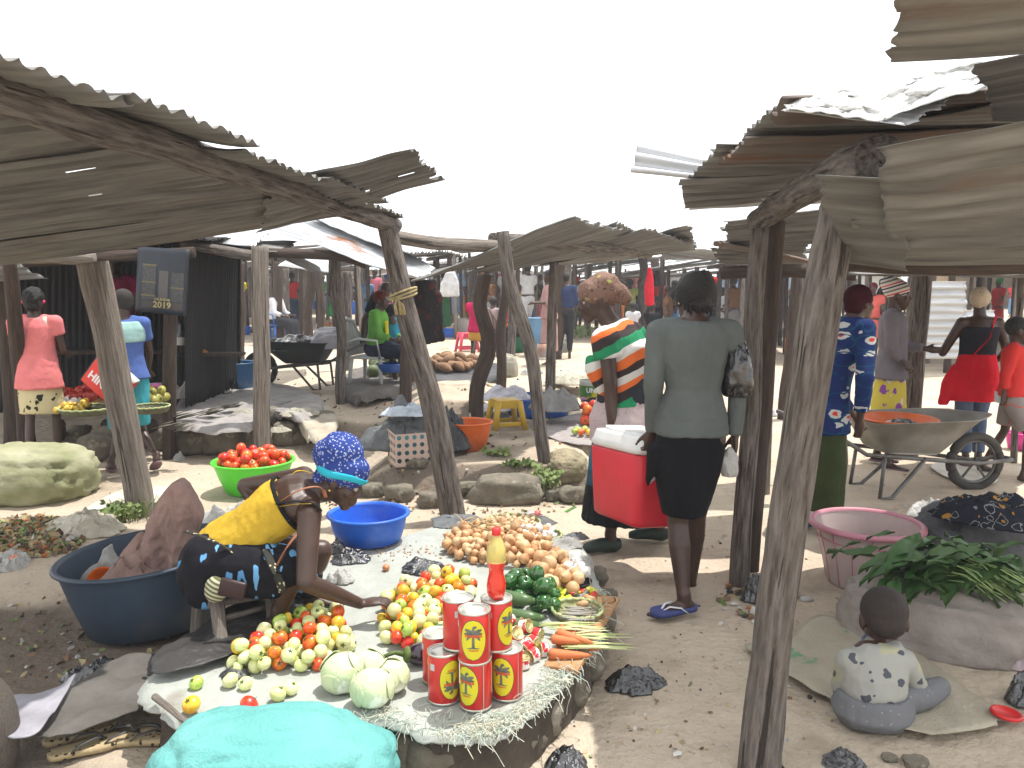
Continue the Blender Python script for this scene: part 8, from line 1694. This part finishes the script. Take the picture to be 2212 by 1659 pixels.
def crate(px, ybase, w, h, m, label, cat='box'):
    g = GR(px, ybase); s = g.y / CF; T = thing('box', label, cat, g); b = MB(); b.box(g + V((0, w * s * .35, h * s * .45)), (w * s, w * s * .7, h * s * .9), None, .02); b.build('body', m, T); b = MB(); b.box(g + V((0, w * s * .35, h * s * .95)), (w * s * 1.05, w * s * .75, h * s * .12), None, .015); b.build('lid', m, T)
crate(1596, 712, 28, 44, pl('light blue cool box', (.16, .42, .66)), 'light blue cool box on a stand left of the double posts', 'cool box'); crate(1600, 672, 24, 26, pl('deep blue box plastic', (.03, .06, .30)), 'deep blue plastic crate above the light blue cool box')
for i, (x, y) in enumerate(((1708, 768), (1727, 782))):
    g = GR(x, y); T = thing('jerrycan', ['orange jerrycan left of the thin post', 'orange jerrycan with a white label right of the thin post'][i], 'jerrycan', g); b = MB(); b.box(g + V((0, .1, .2)), (.2, .16, .4), None, .04); b.build('body', pl('orange jerrycan plastic', (.75, .25, .01)), T); b = MB(); b.cap(g + V((.03, .1, .42)), g + V((.03, .1, .46)), .025, .025); b.build('cap', pl('white chair plastic', (.5, .5, .5)), T)
# turquoise and plaid things by the leaning post
PLD = patt('black and red plaid', (.012, .010, .011), [((.06, .014, .010), 11, .0, .34, 1), ((.03, .014, .010), 16, .0, .3, 3)], warp=.0)
Yp = 8.9; b = raw(); b.loft([(AT(922, 742, Yp), V((.20, 0, .03)), V((0, .06, 0))), (AT(918, 700, Yp), V((.19, 0, 0)), V((0, .07, 0))), (AT(915, 650, Yp), V((.15, 0, 0)), V((0, .06, 0))), (AT(912, 606, Yp), V((.14, 0, 0)), V((0, .03, 0)))], 20); b.cap(AT(945, 640, Yp), AT(950, 705, Yp), .05, .045)
T = thing('plaid_shirt', 'black and red plaid shirt hanging from the roof edge behind the leaning post', 'shirt', AT(918, 606, Yp)); blob(b, 'cloth', PLD, T, .018, 2, .02, 7)
g = GR(850, 838); T = thing('person', 'person in black bending forward with a turquoise cloth behind the leaning post', 'person', g); J = stand_J(g, 1.6, (-1, -.2), lean=.0, arm=(.5, .5)); s = J['s']
J['chest'] = g + V((-.18, 0, 1.12)) * s; J['nb'] = g + V((-.22, 0, 1.22)) * s; J['head'] = g + V((-.10, .1, 1.30)) * s; J['waist'] = g + V((-.05, 0, 1.02)) * s
for q, S_ in ((-1, 'L'), (1, 'R')): J['s' + S_] = g + V((-.20, .15 * -q, 1.2)) * s; J['e' + S_] = g + V((-.34, .17 * -q, .92)) * s; J['w' + S_] = g + V((-.38, .12 * -q, .68)) * s
body(T, J, s, vox=.02, face=False); clothe(T, J, s, C('black cotton', (.012, .012, .014)), .7, C('turquoise cloth', (.02, .24, .36)), 'skirt', .4, .02)
# seated figures and crowd
sitter(1122, 652, 765, (-.6, -.8), .35, 'person in a bright yellow shirt sitting behind the bottle green tub', C('bright yellow cotton', (.66, .62, .02)), C('charcoal cloth', (.03, .032, .038)), group=None)
sitter(1062, 640, 770, (.5, .9), .38, 'person in a pale pink top sitting in a brown plastic chair seen from behind', C('dusty pink cotton', (.34, .25, .25)), C('dark navy cloth', (.02, .025, .05))); plastic_chair(1062, 770, 40, pl('brown chair plastic', (.12, .08, .07)), 'brown plastic armchair holding the person in pale pink', (.5, .9))
sitter(596, 612, 745, (1, -.3), .4, 'person in a white shirt sitting on a blue chair beyond the pale square post', C('white cotton', (.62, .62, .64)), C('charcoal cloth', (.03, .032, .038))); plastic_chair(590, 745, 40, pl('blue chair plastic', (.02, .10, .35)), 'blue plastic chair in the far ground beyond the pale square post', (1, -.3))
crowd(1029, 630, 795, (.3, 1), 'girl in a magenta shirt and orange skirt beside the pink stool', C('magenta jersey', (.56, .02, .10)), C('orange cotton', (.62, .32, .06)), 'skirt', .36, .3, (.4, .4), longt=.1, thin=.8, group=None)
crowd(1186, 584, 790, (-1, -.2), 'woman in a long pale pink dress standing behind the powder blue basin', C('dull pink cotton', (.40, .24, .22)), C('dull pink cotton', (.4, .24, .22)), 'skirt', .8, .1, (1., 1.), sl=1.2, longt=.1, group=None)
crowd(1220, 590, 775, (.2, 1), 'person in a navy jacket half hidden by the twin posts', C('navy jacket', (.03, .045, .10)), C('charcoal cloth', (.03, .032, .038)), 'trousers', .9, sl=1.8, group=None)
crowd(1245, 598, 722, (.5, .8), 'person with a long red scarf and white shirt left of the striped woman', C('white cotton', (.62, .62, .64)), C('olive cloth', (.15, .15, .05)), hair=C('bright red scarf', (.62, .02, .02)), group=None)
sitter(1417, 632, 752, (-.2, -1), .4, 'woman in black with a pink bib sitting between the two head wraps', C('black cotton', (.012, .012, .014)), C('pink cotton', (.5, .08, .14)), fine=False)
crowd(1406, 656, 790, (.3, 1), 'small bald child in dark clothes between the two women', C('black cotton', (.012, .012, .014)), C('black cotton', (.012, .012, .014)), 'shorts', .4, thin=.8, hs=1.25, group=None)
crowd(1366, 655, 775, (.3, 1), 'child in a white shirt right of the patterned head wrap', C('white cotton', (.62, .62, .64)), C('bright red fleece', (.62, .015, .03)), thin=.8, hs=1.2, group=None)
crowd(1360, 604, 735, (.4, .9), 'woman in a lime shirt and leafy skirt behind the patterned head wrap', C('lime cotton', (.42, .46, .14)), C('olive cloth', (.15, .15, .05)), 'skirt', .8, group=None); crowd(1422, 600, 730, (-.3, -1), 'person in a red shirt behind the seated woman in black', C('red cotton', (.55, .03, .03)), C('blue denim', (.1, .14, .22)), 'trousers', .9, group=None)
crowd(1540, 600, 735, (0, 1), 'person with a bright red head wrap just right of the braided head', C('black cotton', (.012, .012, .014)), C('charcoal cloth', (.03, .032, .038)), hair=C('bright red scarf', (.62, .02, .02)), group=None); crowd(1560, 622, 740, (-1, -.2), 'woman in a white top and skirt beyond the yellow goods stall', C('white cotton', (.62, .62, .64)), C('white cotton', (.62, .62, .64)), sl=1.5, group=None)
crowd(1878, 612, 790, (-.5, -1), 'person in coral pink between the post and the woman in the blazer', C('coral cotton', (.62, .12, .10)), C('coral cotton', (.62, .12, .1)), hair=C('maroon knit', (.09, .01, .02)), group=None); crowd(634, 590, 722, (.3, 1), 'person in a red shirt and jeans walking far off behind the square post', C('red cotton', (.55, .03, .03)), C('dark denim', (.05, .07, .12)), 'trousers', .9)
crowd(988, 572, 700, (.3, 1), 'man in a long light blue shirt beyond the far blue basins', C('light blue cotton', (.22, .33, .5)), C('light blue cotton', (.22, .33, .5)), 'trousers', .8, sl=1.3, longt=.15)
# red cloth hanging, other hung clothes
for (x, y0, y1, w, Y, c_, nm, lb) in ((1403, 578, 660, 18, 13.5, (.5, .015, .03), 'red cloth', 'long red cloth hanging from a stall behind the two women'), (1102, 590, 640, 22, 15, (.02, .04, .35), 'royal blue cloth', 'royal blue shirt hanging under a far roof'), (972, 588, 640, 40, 15, (.6, .6, .6), 'white sheeting', 'white sheet hung right of the plaid shirt'), (1940, 600, 640, 26, 9.5, (.3, .28, .24), 'beige cloth', 'beige cloth hanging beside the right hand roof post')):
    b = raw(); s = Y / CF; b.loft([(AT(x, y1, Y), V((w * s * .55, 0, 0)), V((0, .05, 0))), (AT(x, (y0 + y1) / 2, Y), V((w * s * .5, 0, 0)), V((0, .05, 0))), (AT(x, y0, Y), V((w * s * .25, 0, 0)), V((0, .02, 0)))], 16); T = thing('hanging_cloth', lb, 'cloth', AT(x, y0, Y)); blob(b, 'cloth', C(nm, c_), T, .02, 2, .02, 8)
# far basins
for i, (x, yb, w, h, m_, lb) in enumerate(((690, 655, 40, 20, 0, 'left of the thin black post'), (722, 654, 26, 20, 0, 'right of the thin black post'), (765, 665, 44, 28, 1, 'left of the leaning post, front of a stack'), (792, 662, 30, 18, 2, 'beside the stack left of the leaning post'), (840, 662, 30, 22, 1, 'right behind the woman in green'), (962, 668, 36, 26, 2, 'right of the plaid shirt'), (985, 665, 36, 24, 0, 'under the man in light blue'), (998, 652, 40, 14, 3, 'behind the blue basins, green'), (1128, 692, 26, 30, 0, 'left of the pink dressed woman'), (1150, 676, 30, 24, 0, 'behind the pink dressed woman'), (1130, 708, 28, 16, 4, 'with white goods left of the pink dress'), (1232, 692, 38, 30, 2, 'left of the striped woman'), (1340, 672, 30, 26, 0, 'behind the patterned head wrap'), (620, 662, 20, 20, 5, 'orange, far behind the square post'), (1050, 690, 24, 14, 0, 'behind the brown chair'), (8, 690, 26, 20, 0, 'at the far left edge'))):
    px_tub(x, yb + 14, w, h, [pl('bright blue plastic', (.02, .13, .62)), BLUE, pl('steel blue plastic', (.06, .17, .36)), pl('bottle green plastic', (.03, .22, .12)), LB, pl('orange basin plastic', (.66, .12, .012))][m_], 'far basin ' + lb, 'basins in the far market', n=24)
# goods heaps in the far market
for i, (x, y, w, h, c_, c2, lb) in enumerate(((1543, 705, 46, 54, (.55, .5, .04), (.08, .3, .05), 'yellow and green packets hung up beside the red head wrap'), (1605, 760, 34, 60, (.3, .3, .2), (.45, .12, .05), 'mixed fruit on the stand under the light blue cool box'), (1705, 895, 40, 34, (.5, .1, .05), (.2, .3, .05), 'vegetables behind the double posts'), (1662, 900, 40, 36, (.6, .6, .6), (.4, .4, .42), 'white bags behind the double posts'), (1742, 700, 24, 50, (.35, .3, .1), (.5, .35, .03), 'yellow goods far behind the right posts'), (700, 705, 60, 16, (.6, .6, .62), (.55, .15, .04), 'white and orange cloths spread far off'), (790, 690, 34, 34, (.5, .46, .38), (.4, .36, .3), 'pale sack behind the white chair'), (1055, 690, 70, 26, (.3, .08, .08), (.3, .4, .5), 'mixed clothes heaped behind the brown chair'), (1437, 705, 50, 16, (.08, .16, .04), (.04, .1, .03), 'green leaves for sale behind the seated woman in black'), (600, 710, 30, 24, (.5, .46, .38), (.3, .28, .2), 'pale sack beyond the square post'), (610, 745, 12, 40, (.6, .4, .03), (.6, .4, .03), 'yellow can beside the blue chair'))):
    lpx('goods_heap', lb, 'goods', x, y, w, h, 120 + i, mat('goods %d' % i, c_, c2, sc=7, lo=.47, hi=.53, rough=.5), amp=.4, fr=6)
# crowd filling the far aisles
rr = random.Random(77); cols = [('scarlet', (.5, .03, .03)), ('white', (.6, .6, .6)), ('sky', (.15, .3, .5)), ('navy', (.03, .04, .12)), ('yellow', (.6, .5, .05)), ('black', (.02, .02, .02)), ('green', (.05, .25, .08)), ('pink', (.55, .15, .2)), ('orange', (.6, .2, .03)), ('grey', (.25, .25, .25)), ('brown', (.2, .1, .05))]
tops = [C(n + ' shirt cloth', c_) for n, c_ in cols]; spots = []
for k, x in enumerate((520, 545, 575, 652, 668, 700, 716, 745, 770, 797, 812, 840, 958, 975, 1010, 1040, 1060, 1078, 1095, 1118, 1140, 1165, 1205, 1235, 1330, 1345, 1380, 1440, 1455, 1545, 1580, 1610, 1690, 1715, 1752, 1900, 1950, 2000, 2150, 2185, 12, 30, 560, 725, 1128, 1396)):
    i = rr.randrange(11); j = rr.randrange(11); Y = rr.uniform(18, 40); gx = (x - 1106) / CF * Y; gz_ = hgt(gx, Y); h = rr.uniform(1.5, 1.72)
    pb = 610 + (CAMZ - gz_) * CF / Y * 1.0; pt_ = 610 + (CAMZ - gz_ - h) * CF / Y
    kd = rr.choice(['skirt', 'skirt', 'trousers']); crowd(x, pt_, pb, (rr.uniform(-1, 1), rr.uniform(-1, 1)), 'far off person in a %s top and %s %s' % (cols[i][0], cols[j][0], kd), tops[i], tops[j], kd, rr.choice([.5, .7, .9]), rr.choice([0, .3, .6]), vox=.04, sl=.6, hair=rr.choice([None, None, tops[rr.randrange(11)]]))
    if k % 2 == 0:
        px_tub(x + rr.uniform(-14, 14), 610 + (CAMZ - gz_) * CF / (Y * .92), 700 / Y, 420 / Y, rr.choice([BLUE, pl('steel blue plastic', (.06, .17, .36)), LB, pl('bright blue plastic', (.02, .13, .62))]), 'small far basin on the ground of the far market', 'basins in the far market', n=16)
# ================================================================ dusty air
b = MB(); b.box((0, 450, 4.5), (1400, 1100, 12)); hz = b.build('haze', None, smooth=False); tag(hz, kind='stuff')
hm = bpy.data.materials.new('haze'); hm.use_nodes = True; hm.node_tree.nodes.clear(); ho = hm.node_tree.nodes.new('ShaderNodeOutputMaterial'); hv = hm.node_tree.nodes.new('ShaderNodeVolumePrincipled')
hv.inputs['Color'].default_value = (.93, .95, 1, 1); hv.inputs['Density'].default_value = .0025; hm.node_tree.links.new(hv.outputs[0], ho.inputs['Volume']); hz.data.materials.clear(); hz.data.materials.append(hm)
